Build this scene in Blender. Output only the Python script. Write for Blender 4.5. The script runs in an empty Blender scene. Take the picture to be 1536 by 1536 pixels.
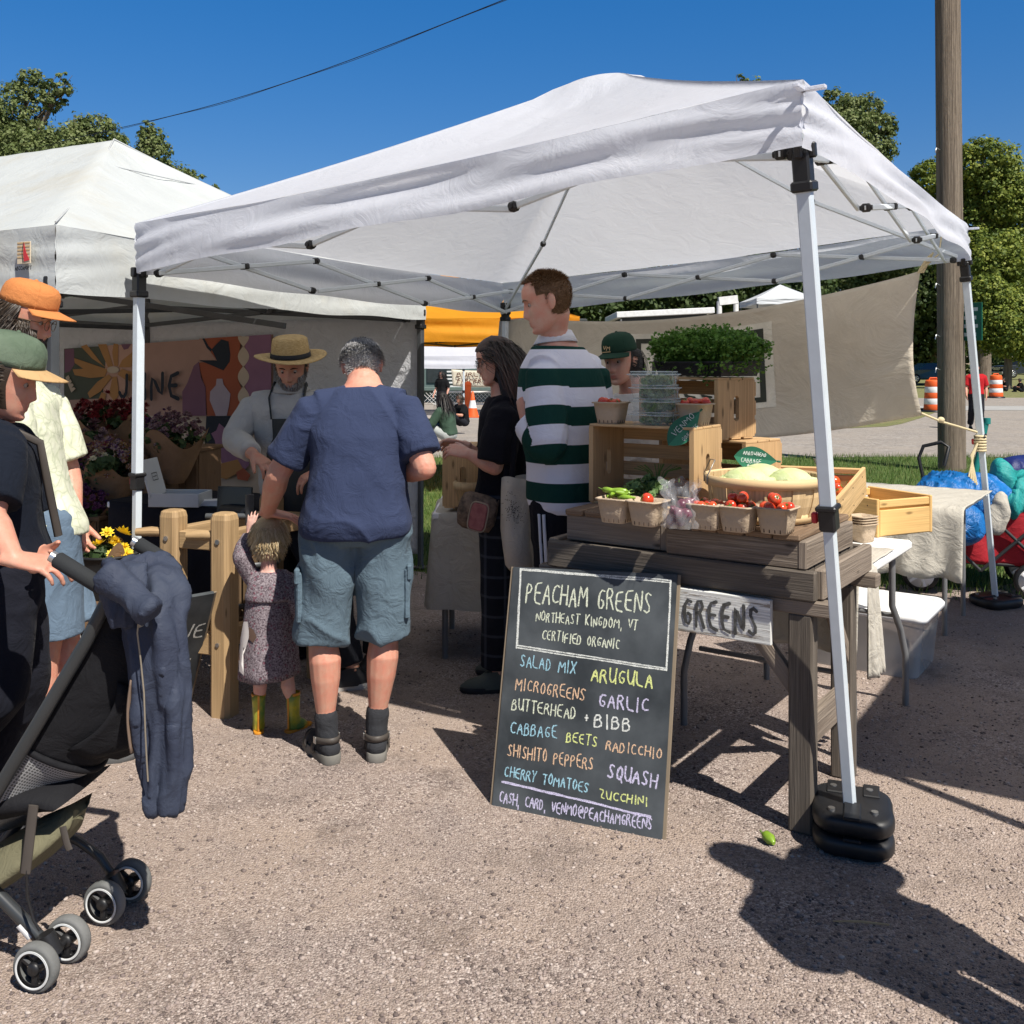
import bpy, bmesh, math, random
import numpy as np
from mathutils import Vector, Matrix
R = math.radians
rng = random.Random(7)
nrg = np.random.RandomState(11)
sc = bpy.context.scene
col = sc.collection
V = Vector
# ---------------------------------------------------------------- camera
F, H, HY = 1480.0, 1.5, 545.0          # focal length in photo pixels, eye height, horizon row
cam = bpy.data.cameras.new('camera')
cam.sensor_fit = 'HORIZONTAL'; cam.sensor_width = 36.0; cam.sensor_height = 36.0
cam.lens = 36.0 * F / 1536.0
cam.shift_y = -(768 - HY) / 1536.0
cam.clip_start = 0.05; cam.clip_end = 3000
camo = bpy.data.objects.new('camera', cam); col.objects.link(camo)
camo.location = (0, 0, H); camo.rotation_euler = (R(90), 0, 0)
sc.camera = camo
# ---------------------------------------------------------------- light
LD = V((-0.43, 0.62, -1.0)).normalized()      # the way the sunlight travels
w = bpy.data.worlds.new('World'); sc.world = w; w.use_nodes = True
nt_ = w.node_tree; nt_.nodes.clear()
sky = nt_.nodes.new('ShaderNodeTexSky'); sky.sky_type = 'NISHITA'; sky.sun_disc = False
sky.sun_elevation = math.asin(-LD.z); sky.sun_rotation = math.atan2(-LD.x, -LD.y)
sky.altitude = 500; sky.air_density = 1.0; sky.dust_density = 0.25; sky.ozone_density = 3.2
hs = nt_.nodes.new('ShaderNodeHueSaturation'); hs.inputs['Saturation'].default_value = 1.40
bg = nt_.nodes.new('ShaderNodeBackground'); bg.inputs['Strength'].default_value = 0.060
wo = nt_.nodes.new('ShaderNodeOutputWorld')
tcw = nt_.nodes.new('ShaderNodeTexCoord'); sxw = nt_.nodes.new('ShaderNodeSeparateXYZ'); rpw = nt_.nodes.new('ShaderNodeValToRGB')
ew = rpw.color_ramp.elements; ew.new(.5); ew.new(.5); ew.new(.5)                       # an even, deep blue sky: softer towards the horizon, unseen zenith darkened to cut the ambient light
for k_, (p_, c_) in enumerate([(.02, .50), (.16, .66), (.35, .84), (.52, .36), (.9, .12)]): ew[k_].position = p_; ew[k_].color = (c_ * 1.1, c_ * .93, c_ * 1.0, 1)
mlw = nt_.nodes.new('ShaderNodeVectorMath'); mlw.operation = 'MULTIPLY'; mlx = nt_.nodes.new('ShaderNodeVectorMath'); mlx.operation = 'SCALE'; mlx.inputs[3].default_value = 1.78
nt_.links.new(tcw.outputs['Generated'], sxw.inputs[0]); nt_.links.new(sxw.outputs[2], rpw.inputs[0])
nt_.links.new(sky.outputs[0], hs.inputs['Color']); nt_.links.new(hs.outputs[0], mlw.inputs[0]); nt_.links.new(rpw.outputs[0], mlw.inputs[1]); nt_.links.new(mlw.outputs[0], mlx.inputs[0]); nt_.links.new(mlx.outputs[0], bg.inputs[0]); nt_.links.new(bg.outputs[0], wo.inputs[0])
sun = bpy.data.lights.new('sun', 'SUN'); sun.energy = 5.0; sun.angle = R(0.53); sun.color = (1.0, 0.95, 0.87)
suno = bpy.data.objects.new('sun', sun); col.objects.link(suno)
suno.rotation_euler = LD.to_track_quat('-Z', 'Y').to_euler(); suno.location = (10, -10, 15)
sc.view_settings.view_transform = 'Standard'; sc.view_settings.look = 'None'
sc.view_settings.exposure = 0.46; sc.view_settings.gamma = 1.0
sc.cycles.use_denoising = True
sc.cycles.max_bounces = 8; sc.cycles.transparent_max_bounces = 12
sc.cycles.sample_clamp_indirect = 8
# ---------------------------------------------------------------- helpers
def at(px, py, Y): return V(((px - 768) / F * Y, Y, H + (HY - py) / F * Y))
def gp(px, py):
    Y = F * H / (py - HY); return at(px, py, Y)
def lerp(a, b, t): return a + (b - a) * t
def fr(d, up=V((0, 0, 1))):
    """orthonormal frame whose x axis is d, z near up"""
    x = d.normalized(); y = up.cross(x)
    if y.length < 1e-4: y = V((0, 1, 0)).cross(x)
    y.normalize(); z = x.cross(y)
    return Matrix((x, y, z)).transposed()
def rz(a): return Matrix.Rotation(a, 3, 'Z')
MW = {}
class MB:
    def __init__(s): s.v = []; s.f = []; s.uv = []; s.mi = []; s.sm = []
    def add(s, vs, fs, uvs=None, mi=0, sm=False):
        b = len(s.v); s.v.extend([tuple(p) for p in vs])
        for k, f in enumerate(fs):
            s.f.append([i + b for i in f]); s.mi.append(mi); s.sm.append(sm)
            s.uv.append(uvs[k] if uvs else [(vs[i][0], vs[i][1] + vs[i][2]) for i in f])
    def box(s, c, d, M=None, ch=0.003, mi=0, cl=None):
        """chamfered box: centre c, size d, axes M"""
        M = M or Matrix.Identity(3); c = V(c); h = [x / 2 for x in d]; ch = min(ch, min(h) * .6)
        vs = []; ix = {}
        for sx in (-1, 1):
            for sy in (-1, 1):
                for sz in (-1, 1):
                    sg = (sx, sy, sz)
                    for a in range(3):
                        p = [sg[k] * (h[k] - (0 if k == a else ch)) for k in range(3)]
                        ix[sg, a] = len(vs); vs.append(p)
        fs = []; uvs = []; o = (rng.uniform(0, 50), rng.uniform(0, 50))
        order = sorted(range(3), key=lambda k: -d[k])
        def face(ids, a):
            ax = [k for k in order if k != a]
            fs.append(ids); uvs.append([(vs[i][ax[0]] + o[0], vs[i][ax[1]] + o[1] + a * .37) for i in ids])
        for a in range(3):
            b_, c_ = [(1, 2), (2, 0), (0, 1)][a]
            for sgn in (-1, 1):
                ids = []
                for (p, q) in ((-1, -1), (1, -1), (1, 1), (-1, 1)):
                    sg = [0, 0, 0]; sg[a] = sgn; sg[b_] = p; sg[c_] = q; ids.append(ix[tuple(sg), a])
                face(ids if sgn > 0 else ids[::-1], a)
        for a in range(3):
            b_, c_ = [(1, 2), (2, 0), (0, 1)][a]
            for p in (-1, 1):
                for q in (-1, 1):
                    s0 = [0] * 3; s1 = [0] * 3
                    s0[a] = -1; s1[a] = 1; s0[b_] = s1[b_] = p; s0[c_] = s1[c_] = q
                    s0, s1 = tuple(s0), tuple(s1)
                    ids = [ix[s0, b_], ix[s1, b_], ix[s1, c_], ix[s0, c_]]
                    face(ids if p * q < 0 else ids[::-1], b_)
        for sg in {k[0] for k in ix}:
            ids = [ix[sg, 0], ix[sg, 1], ix[sg, 2]]
            face(ids if sg[0] * sg[1] * sg[2] > 0 else ids[::-1], 0)
        s.add([c + M @ V(p) for p in vs], fs, uvs, mi)
        return s
    def bar(s, p0, p1, w, h, up=V((0, 0, 1)), ch=0.003, mi=0):
        p0, p1 = V(p0), V(p1); d = p1 - p0
        return s.box((p0 + p1) / 2, (d.length, w, h), fr(d, up), ch, mi)
    def rings(s, rs, cap=True, mi=0, sm=True, closed=True, uvs=1.0):
        n = len(rs[0]); vs = [p for r in rs for p in r]; fs = []; uv = []
        L = [0.0]
        for a, b in zip(rs, rs[1:]): L.append(L[-1] + (V(b[0]) - V(a[0])).length)
        per = sum((V(rs[0][i]) - V(rs[0][(i + 1) % n])).length for i in range(n)) or .1
        o = rng.uniform(0, 30)
        for i in range(len(rs) - 1):
            for j in range(n if closed else n - 1):
                k = (j + 1) % n
                fs.append([i * n + j, i * n + k, (i + 1) * n + k, (i + 1) * n + j])
                uv.append([(L[i] + o, j / n * per), (L[i] + o, (j + 1) / n * per), (L[i + 1] + o, (j + 1) / n * per), (L[i + 1] + o, j / n * per)])
        s.add(vs, fs, uv, mi, sm)
        if cap and closed:
            for r, rev in ((rs[0], True), (rs[-1], False)):
                ids = list(range(n)); s.add(r, [ids[::-1] if rev else ids], None, mi, False)
        return s
    def tube(s, pts, r, n=8, cap=True, mi=0, sm=True, flat=1.0, side=None):
        pts = [V(p) for p in pts]; m = len(pts)
        rr = r if isinstance(r, (list, tuple)) else [r] * m
        ts = [(pts[min(i + 1, m - 1)] - pts[max(i - 1, 0)]).normalized() for i in range(m)]
        u = side or (V((0, 0, 1)) if abs(ts[0].z) < .9 else V((1, 0, 0)))
        rs = []
        for i in range(m):
            u = (u - ts[i] * u.dot(ts[i]))
            if u.length < 1e-5: u = ts[i].orthogonal()
            u.normalize(); w_ = ts[i].cross(u)
            q = rr[i]; a, b = q if isinstance(q, (tuple, list)) else (q, q * flat)
            rs.append([pts[i] + u * (a * math.cos(2 * math.pi * k / n)) + w_ * (b * math.sin(2 * math.pi * k / n)) for k in range(n)])
        return s.rings(rs, cap, mi, sm)
    def lathe(s, prof, c=(0, 0, 0), M=None, n=20, mi=0, sm=True, cap=False, wob=None):
        M = M or Matrix.Identity(3); c = V(c); rs = []
        for (r, z) in prof:
            rs.append([c + M @ V((r * math.cos(2 * math.pi * k / n), r * math.sin(2 * math.pi * k / n), z + (wob(k / n, r) if wob else 0))) for k in range(n)])
        return s.rings(rs, cap, mi, sm)
    def ball(s, c, r, M=None, n=12, m=8, mi=0):
        r = r if isinstance(r, (tuple, list)) else (r, r, r); M = M or Matrix.Identity(3); c = V(c); rs = []
        for i in range(m + 1):
            t = math.pi * min(max(i / m, .02), .98)
            rs.append([c + M @ V((r[0] * math.sin(t) * math.cos(2 * math.pi * k / n), r[1] * math.sin(t) * math.sin(2 * math.pi * k / n), -r[2] * math.cos(t))) for k in range(n)])
        return s.rings(rs, True, mi, True)
    def grid(s, fn, nu, nv, mi=0, sm=True, su=1.0, sv=1.0):
        vs = [fn(i / nu, j / nv) for j in range(nv + 1) for i in range(nu + 1)]; fs = []; uv = []
        for j in range(nv):
            for i in range(nu):
                a = j * (nu + 1) + i; fs.append([a, a + 1, a + nu + 2, a + nu + 1])
                uv.append([(i / nu * su, j / nv * sv), ((i + 1) / nu * su, j / nv * sv), ((i + 1) / nu * su, (j + 1) / nv * sv), (i / nu * su, (j + 1) / nv * sv)])
        s.add(vs, fs, uv, mi, sm); return s
    def poly(s, pts, nrm, th, mi=0, mi2=None):
        """flat outline pts given a thickness th along -nrm"""
        n = len(pts); a = [V(p) for p in pts]; b = [p - V(nrm) * th for p in a]
        s.add(a + b, [list(range(n)), list(range(2 * n - 1, n - 1, -1))] + [[i, i + n, (i + 1) % n + n, (i + 1) % n] for i in range(n)], None, mi); return s
    def mesh(s, name='m', recalc=True):
        me = bpy.data.meshes.new(name); me.from_pydata(s.v, [], s.f)
        me.polygons.foreach_set('material_index', s.mi); me.polygons.foreach_set('use_smooth', s.sm)
        uvl = me.uv_layers.new(name='UVMap'); flat = [x for f in s.uv for p in f for x in p]
        uvl.data.foreach_set('uv', flat)
        if recalc:
            bm = bmesh.new(); bm.from_mesh(me); bmesh.ops.recalc_face_normals(bm, faces=bm.faces); bm.to_mesh(me); bm.free()
        me.update(); return me
    def build(s, name, mats, parent=None, world=True, recalc=True, solid=0, offset=0, bevel=0, sub=0):
        return link(name, s.mesh(name, recalc), mats, parent, world, solid, offset, bevel, sub)
def link(name, me, mats, parent=None, world=True, solid=0, offset=0, bevel=0, sub=0):
    if not isinstance(mats, (list, tuple)): mats = [mats]
    if len(me.materials): me.materials.clear()
    for m in mats: me.materials.append(m)
    ob = bpy.data.objects.new(name, me); col.objects.link(ob)
    if parent is not None:
        ob.parent = parent; M = MW.get(parent.name, Matrix.Identity(4)); MW[ob.name] = M
        if world: me.transform(M.inverted())
    else: MW[ob.name] = Matrix.Identity(4)
    if sub:
        m = ob.modifiers.new('sub', 'SUBSURF'); m.levels = m.render_levels = sub
    if solid:
        m = ob.modifiers.new('solid', 'SOLIDIFY'); m.thickness = solid; m.offset = offset
    if bevel:
        m = ob.modifiers.new('bev', 'BEVEL'); m.width = bevel; m.segments = 2
    return ob
def rebase(ob, loc):
    """move a one-mesh thing's origin to loc without moving the thing"""
    ob.data.transform(Matrix.Translation(-V(loc))); ob.location = V(loc); MW[ob.name] = Matrix.Translation(V(loc))
def tag(o, label=None, cat=None, group=None, kind=None):
    if label: o['label'] = label
    if cat: o['category'] = cat
    if group: o['group'] = group
    if kind: o['kind'] = kind
    return o
def thing(name, label, cat, loc=(0, 0, 0), rotz=0, group=None):
    o = bpy.data.objects.new(name, None); col.objects.link(o); o.empty_display_size = .1
    o.location = loc; o.rotation_euler = (0, 0, rotz)
    MW[o.name] = Matrix.Translation(V(loc)) @ Matrix.Rotation(rotz, 4, 'Z')
    return tag(o, label, cat, group)
def dup(root, loc, rotz, label, group=None):
    c = root.copy(); col.objects.link(c); c.location = loc; c.rotation_euler = (0, 0, rotz); c['label'] = label
    if group: c['group'] = group
    for ch in list(root.children):
        d = ch.copy(); col.objects.link(d); d.parent = c
        for g in list(ch.children):
            e = g.copy(); col.objects.link(e); e.parent = d
    return c
def struct(name, mb, m, **k):
    return tag(mb.build(name, m, **k), kind='structure')
def one(name, mb, m, label, cat, loc, group=None, **k):
    ob = mb.build(name, m, **k); rebase(ob, loc); return tag(ob, label, cat, group)
def mesh_np(name, vs, fs, uv=None):
    me = bpy.data.meshes.new(name); n = len(vs); k = fs.shape[1]; m = len(fs)
    me.vertices.add(n); me.vertices.foreach_set('co', np.asarray(vs, dtype=np.float32).ravel())
    me.loops.add(m * k); me.loops.foreach_set('vertex_index', np.asarray(fs, dtype=np.int32).ravel())
    me.polygons.add(m); me.polygons.foreach_set('loop_start', np.arange(0, m * k, k, dtype=np.int32))
    me.polygons.foreach_set('loop_total', np.full(m, k, dtype=np.int32))
    me.update(calc_edges=True); me.validate(); return me
def attr(me, name, vals):
    a = me.attributes.new(name, 'FLOAT', 'POINT'); a.data.foreach_set('value', np.asarray(vals, dtype=np.float32))
# ---------------------------------------------------------------- materials
def nt(name):
    m = bpy.data.materials.new(name); m.use_nodes = True; t = m.node_tree
    return m, t.nodes, t.links, t.nodes['Principled BSDF']
def N(nodes, typ, **k):
    n = nodes.new('ShaderNode' + typ)
    for a, b in k.items():
        if a in n.inputs.keys() if isinstance(a, str) else False: n.inputs[a].default_value = b
        else: setattr(n, a, b)
    return n
def sIn(n, **k):
    for a, b in k.items(): n.inputs[a.replace('_', ' ')].default_value = b
    return n
def rgb(c): return (c[0], c[1], c[2], 1.0)
def srgb(r, g, b):
    f = lambda x: (x / 255 / 12.92) if x / 255 <= .04045 else ((x / 255 + .055) / 1.055) ** 2.4
    return (f(r), f(g), f(b))
def mixc(nodes, links, fac, a, b, mode='MIX'):
    m = nodes.new('ShaderNodeMix'); m.data_type = 'RGBA'; m.blend_type = mode
    for sock, x in ((m.inputs[0], fac), (m.inputs[6], a), (m.inputs[7], b)):
        if hasattr(x, 'links') or isinstance(x, bpy.types.NodeSocket): links.new(x, sock)
        elif isinstance(x, (int, float)): sock.default_value = x
        else: sock.default_value = rgb(x)
    return m.outputs[2]
def coordn(nodes, links, kind='Object', scale=(1, 1, 1)):
    tc = nodes.new('ShaderNodeTexCoord'); mp = nodes.new('ShaderNodeMapping'); mp.inputs['Scale'].default_value = scale
    links.new(tc.outputs[kind], mp.inputs[0]); return mp.outputs[0]
def noisen(nodes, links, vec, scale, detail=4, rough=.55, dist=0):
    n = nodes.new('ShaderNodeTexNoise'); n.inputs['Scale'].default_value = scale; n.inputs['Detail'].default_value = detail
    n.inputs['Roughness'].default_value = rough; n.inputs['Distortion'].default_value = dist; links.new(vec, n.inputs['Vector']); return n.outputs[0]
def ramp(nodes, links, fac, stops):
    r = nodes.new('ShaderNodeValToRGB'); links.new(fac, r.inputs[0]); e = r.color_ramp.elements
    while len(e) < len(stops): e.new(.5)
    for k, (p, c) in enumerate(stops): e[k].position = p; e[k].color = rgb(c) if not isinstance(c, (int, float)) else (c, c, c, 1)
    return r.outputs[0]
def bumpn(nodes, links, h, strength, dist, prev=None):
    b = nodes.new('ShaderNodeBump'); b.inputs['Strength'].default_value = strength; b.inputs['Distance'].default_value = dist
    links.new(h, b.inputs['Height'])
    if prev is not None: links.new(prev, b.inputs['Normal'])
    return b.outputs[0]
def mat(name, c, rough=.7, metal=0, var=.12, vs=7, c2=None, bump=0, bs=80, wr=0, ws=9, spec=.35, trl=0, trc=None, sheen=0, stretch=(1, 1, 1), coord='Object', bd=.004, wd=.02, alpha=1, dirt=None, ds=2.5):
    m, n, l, b = nt(name)
    vec = coordn(n, l, coord, stretch)
    f = noisen(n, l, vec, vs, 6)
    if c2 is not None: cc = mixc(n, l, ramp(n, l, f, [(.35, 0.0), (.65, 1.0)]), c, c2)
    else: cc = mixc(n, l, ramp(n, l, f, [(.3, 0.0), (.7, 1.0)]), tuple(x * (1 - var) for x in c), tuple(min(x * (1 + var), .95) for x in c))
    if dirt:
        g = noisen(n, l, vec, ds, 8, .65)
        cc = mixc(n, l, ramp(n, l, g, [(.5, 0.0), (.72, .75)]), cc, dirt)
    l.new(cc, b.inputs['Base Color'])
    sIn(b, Roughness=rough, Metallic=metal); b.inputs['Specular IOR Level'].default_value = spec
    if sheen: b.inputs['Sheen Weight'].default_value = sheen
    nm = None
    if wr: nm = bumpn(n, l, noisen(n, l, vec, ws, 5, .6, 1.2), wr, wd)
    if bump: nm = bumpn(n, l, noisen(n, l, vec, bs, 3), bump, bd, nm)
    if nm is not None: l.new(nm, b.inputs['Normal'])
    if alpha < 1: b.inputs['Alpha'].default_value = alpha
    if trl:
        tr = n.new('ShaderNodeBsdfTranslucent'); tr.inputs[0].default_value = rgb(trc or c)
        if nm is not None: l.new(nm, tr.inputs['Normal'])
        mx = n.new('ShaderNodeMixShader'); mx.inputs[0].default_value = trl
        l.new(b.outputs[0], mx.inputs[1]); l.new(tr.outputs[0], mx.inputs[2]); l.new(mx.outputs[0], n['Material Output'].inputs[0])
    return m
def wood(name, c1, c2, c3=None, gs=1.0, rough=.75, bump=.5, knots=True, wear=None):
    """long-grained timber on the UV map (u runs with the board)"""
    m, n, l, b = nt(name)
    v = coordn(n, l, 'UV', (1.6 * gs, 26 * gs, 1)); v2 = coordn(n, l, 'UV', (4 * gs, 190 * gs, 1)); v3 = coordn(n, l, 'UV', (.6, 1.2, 1)); v4 = coordn(n, l, 'UV', (4.5, 14, 1))
    a = noisen(n, l, v, 1.0, 5, .6, .8); f = noisen(n, l, v2, 1.0, 3, .6); g = noisen(n, l, v3, 1.5, 2)
    cc = mixc(n, l, ramp(n, l, a, [(.3, 0.0), (.68, 1.0)]), c1, c2)
    cc = mixc(n, l, ramp(n, l, f, [(.42, .55), (.6, 0.0)]), cc, tuple(x * .5 for x in c1))
    if c3: cc = mixc(n, l, ramp(n, l, g, [(.4, 0.0), (.62, .8)]), cc, c3)
    if knots:
        vo = n.new('ShaderNodeTexVoronoi'); vo.inputs['Scale'].default_value = 1.0; l.new(v4, vo.inputs['Vector'])
        cc = mixc(n, l, ramp(n, l, vo.outputs['Distance'], [(.05, .85), (.13, 0.0)]), cc, tuple(x * .35 for x in c1))
    if wear:
        wv = coordn(n, l, 'UV', (3.5, 30, 1)); q = noisen(n, l, wv, 1.6, 6, .7)
        cc = mixc(n, l, ramp(n, l, q, [(.56, 0.0), (.60, 1.0)]), cc, wear)
    l.new(cc, b.inputs['Base Color']); sIn(b, Roughness=rough); b.inputs['Specular IOR Level'].default_value = .25
    nm = bumpn(n, l, f, bump * .6, .004); nm = bumpn(n, l, a, bump, .006, nm); l.new(nm, b.inputs['Normal'])
    return m
# ================================================================ materials
def gravelmat(name, cols, scale, fine=1.0, patch=(.0, .0, .0), bump=.7, bd=.008):
    m, n, l, b = nt(name)
    vec = coordn(n, l, 'Object')
    wv = noisen(n, l, vec, 30, 2)
    vo = n.new('ShaderNodeTexVoronoi'); vo.inputs['Scale'].default_value = scale; l.new(vec, vo.inputs['Vector'])
    v2 = n.new('ShaderNodeTexVoronoi'); v2.inputs['Scale'].default_value = scale * 2.7; l.new(vec, v2.inputs['Vector'])
    sx = n.new('ShaderNodeSeparateColor'); l.new(vo.outputs['Color'], sx.inputs[0])
    sy = n.new('ShaderNodeSeparateColor'); l.new(v2.outputs['Color'], sy.inputs[0])
    c1 = ramp(n, l, sx.outputs[0], [(0.0, cols[0]), (.3, cols[1]), (.62, cols[2]), (.93, cols[3])])
    c2 = ramp(n, l, sy.outputs[1], [(0.0, cols[1]), (.4, cols[2]), (.75, cols[0]), (1.0, cols[3])])
    cc = mixc(n, l, ramp(n, l, noisen(n, l, vec, 2.2 * fine, 6, .7), [(.4, .15), (.62, .8)]), c1, c2)
    big = noisen(n, l, vec, .9, 8, .68)
    cc = mixc(n, l, ramp(n, l, big, [(.40, 0.0), (.60, .75)]), cc, patch)
    dk = noisen(n, l, vec, 2.6, 7, .7); cc = mixc(n, l, ramp(n, l, dk, [(.52, 0.0), (.72, .55)]), cc, cols[0])
    l.new(cc, b.inputs['Base Color']); sIn(b, Roughness=.95); b.inputs['Specular IOR Level'].default_value = .15
    nm = bumpn(n, l, vo.outputs['Distance'], bump, -bd)
    nm = bumpn(n, l, sy.outputs[0], bump * .6, bd * .5, nm)
    l.new(nm, b.inputs['Normal']); return m
m_gravel = gravelmat('gravel', [(.068, .052, .047), (.245, .190, .168), (.365, .295, .258), (.62, .53, .475)], 150, 1, (.385, .300, .242))
m_road = gravelmat('road surface', [(.20, .18, .16), (.27, .24, .215), (.31, .28, .25), (.38, .35, .32)], 14, .3, (.33, .29, .25), .5, .02)
m_conc = mat('pale concrete', (.36, .355, .34), .9, var=.15, vs=1.5)
m_turf = mat('turf', (.075, .13, .03), .95, var=.35, vs=5, c2=(.12, .17, .045), bump=.8, bs=60, bd=.03)
m_turf2 = mat('dry turf', (.13, .16, .05), .95, vs=2.5, c2=(.24, .21, .10), bump=.8, bs=40, bd=.03)
m_white = mat('white canopy cloth', (.73, .75, .82), .75, var=.03, vs=3, wr=.32, ws=5, bump=.12, bs=300, trl=.42, trc=(.84, .85, .88), bd=.001, wd=.03)
m_white2 = mat('aged white canopy cloth', (.53, .555, .55), .75, var=.05, vs=3, wr=.35, ws=5, bump=.12, bs=300, trl=.14, trc=(.6, .6, .58), bd=.001, wd=.03, dirt=(.50, .48, .41), ds=1.7)
m_orange = mat('orange canopy cloth', (.85, .36, .02), .7, var=.06, wr=.4, ws=5, trl=.4, trc=(.95, .42, .02))
m_steelw = mat('white enamelled steel', (.62, .68, .72), .35, var=.04, vs=20, spec=.5)
m_dark = mat('dark painted steel', (.055, .06, .065), .45, var=.2, spec=.5)
m_blk = mat('black plastic', (.012, .012, .013), .45, var=.2, spec=.5)
m_red = mat('red plastic', (.55, .02, .03), .4, spec=.5)
m_bolt = mat('zinc bolt', (.45, .45, .44), .35, metal=.9)
m_wcloth = mat('white side wall cloth', (.62, .63, .66), .8, var=.05, wr=.7, ws=9, trl=.15, wd=.04)
# ================================================================ ground
def plane(name, pts, z, m, kind='structure'):
    mb = MB(); mb.add([(p[0], p[1], z) for p in pts], [list(range(len(pts)))]); return tag(mb.build(name, m), kind=kind)
plane('ground', [(-900, -60), (900, -60), (900, 1500), (-900, 1500)], -.012, m_turf2)
def edge(fn, x0, x1, n): return [(lerp(x0, x1, i / n), fn(lerp(x0, x1, i / n))) for i in range(n + 1)]
wig = lambda x: .12 * math.sin(x * 2.1) + .09 * math.sin(x * 5.3 + 1) + .05 * math.sin(x * 11.7)
e1 = lambda x: 7.15 - .16 * x + wig(x)
plane('gravel_lot', [(-40, -20), (40, -20)] + edge(e1, 40, -40, 300), 0, m_gravel)
plane('grass_verge', edge(lambda x: e1(x) - .25, -40, 40, 300) + edge(lambda x: 15.9 + .5 * wig(x * .6), 40, -40, 200), -.004, m_turf)
plane('gravel_road', edge(lambda x: 15.8 + .5 * wig(x * .6), -90, 90, 300) + edge(lambda x: 43 + 2 * wig(x * .3), 90, -90, 200), -.0005, m_road)
isl = [gp(1180, 641), gp(1260, 643), gp(1330, 640), gp(1352, 636), gp(1382, 627), gp(1400, 620), gp(1415, 612), gp(1330, 613), gp(1225, 628), gp(1150, 636)]
plane('grass_island', [(p.x, p.y) for p in isl], .006, m_turf2)
plane('concrete_strip', [(12, 31.4), (60, 31.4), (60, 34.6), (12, 34.6)], .006, m_conc)
# loose stones of the lot, near the camera
def pebbles(name, n, gen, smin, smax, m):
    ico = [V(p).normalized() for p in ((0, .53, .85), (0, -.53, .85), (0, .53, -.85), (0, -.53, -.85), (.53, .85, 0), (-.53, .85, 0), (.53, -.85, 0), (-.53, -.85, 0), (.85, 0, .53), (.85, 0, -.53), (-.85, 0, .53), (-.85, 0, -.53))]
    fi = [(0, 1, 8), (0, 8, 4), (0, 4, 5), (0, 5, 10), (0, 10, 1), (1, 10, 7), (1, 7, 6), (1, 6, 8), (3, 2, 9), (3, 9, 6), (3, 6, 7), (3, 7, 11), (3, 11, 2), (2, 11, 5), (2, 5, 4), (2, 4, 9), (8, 6, 9), (8, 9, 4), (5, 11, 10), (7, 10, 11)]
    B = np.array([tuple(p) for p in ico]); X, Y = gen(n)
    s = smin * (smax / smin) ** (nrg.rand(n) ** 3.2); an = nrg.rand(n) * 6.28
    sh = np.stack([.7 + .6 * nrg.rand(n), .7 + .6 * nrg.rand(n), .35 + .4 * nrg.rand(n)], 1) * s[:, None]
    jit = 1 + .5 * (nrg.rand(n, 12, 1) - .5)
    P = B[None] * jit * sh[:, None, :]
    ca, sa = np.cos(an)[:, None], np.sin(an)[:, None]
    x = P[:, :, 0] * ca - P[:, :, 1] * sa + X[:, None]; y = P[:, :, 0] * sa + P[:, :, 1] * ca + Y[:, None]; z = P[:, :, 2] + (s * .18)[:, None]
    vs = np.stack([x, y, z], 2).reshape(-1, 3); fs = (np.array(fi)[None] + (np.arange(n) * 12)[:, None, None]).reshape(-1, 3)
    me = mesh_np(name, vs, fs); attr(me, 'tint', np.repeat(nrg.rand(n), 12)); ob = link(name, me, m); return tag(ob, kind='stuff')
m_stone, n_, l_, b_ = nt('loose stone')
a_ = n_.new('ShaderNodeAttribute'); a_.attribute_name = 'tint'
l_.new(ramp(n_, l_, a_.outputs['Fac'], [(0, (.085, .064, .058)), (.35, (.245, .190, .168)), (.8, (.345, .28, .246)), (1, (.48, .41, .365))]), b_.inputs['Base Color']); sIn(b_, Roughness=.9)
def _near(n):
    Y = 2.15 + 3.6 * nrg.rand(n) ** 1.5; X = (nrg.rand(n) * 2 - 1) * Y * .56; return X, Y
pebbles('gravel_stones', 60000, _near, .0016, .0078, m_stone)
# grass blades on the verge
def blades(name, n, gen, hmin, hmax, wd, m, kind='stuff'):
    X, Y = gen(n); h = hmin + (hmax - hmin) * nrg.rand(n); a = nrg.rand(n) * 6.28; ln = (nrg.rand(n, 2) - .5) * 1.1
    bx, by = np.cos(a) * wd * .5, np.sin(a) * wd * .5; z0 = np.full(n, -.01)
    p0 = np.stack([X - bx, Y - by, z0], 1); p1 = np.stack([X + bx, Y + by, z0], 1)
    p2 = np.stack([X + ln[:, 0] * h, Y + ln[:, 1] * h, h], 1)
    vs = np.stack([p0, p1, p2], 1).reshape(-1, 3); fs = np.arange(3 * n).reshape(-1, 3)
    me = mesh_np(name, vs, fs); attr(me, 'tint', np.repeat(nrg.rand(n), 3)); return tag(link(name, me, m), kind=kind)
def leafmat(name, cols, trl=.35, rough=.6, sheen=0):
    m, n, l, b = nt(name)
    a = n.new('ShaderNodeAttribute'); a.attribute_name = 'tint'
    k = len(cols) - 1
    c = ramp(n, l, a.outputs['Fac'], [(i / k, x) for i, x in enumerate(cols)])
    l.new(c, b.inputs['Base Color']); sIn(b, Roughness=rough); b.inputs['Specular IOR Level'].default_value = .3
    tr = n.new('ShaderNodeBsdfTranslucent'); l.new(c, tr.inputs[0])
    mx = n.new('ShaderNodeMixShader'); mx.inputs[0].default_value = trl
    l.new(b.outputs[0], mx.inputs[1]); l.new(tr.outputs[0], mx.inputs[2]); l.new(mx.outputs[0], n['Material Output'].inputs[0]); return m
m_blade = leafmat('grass blades', [(.05, .10, .02), (.09, .17, .03), (.15, .23, .05), (.28, .27, .11)])
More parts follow.
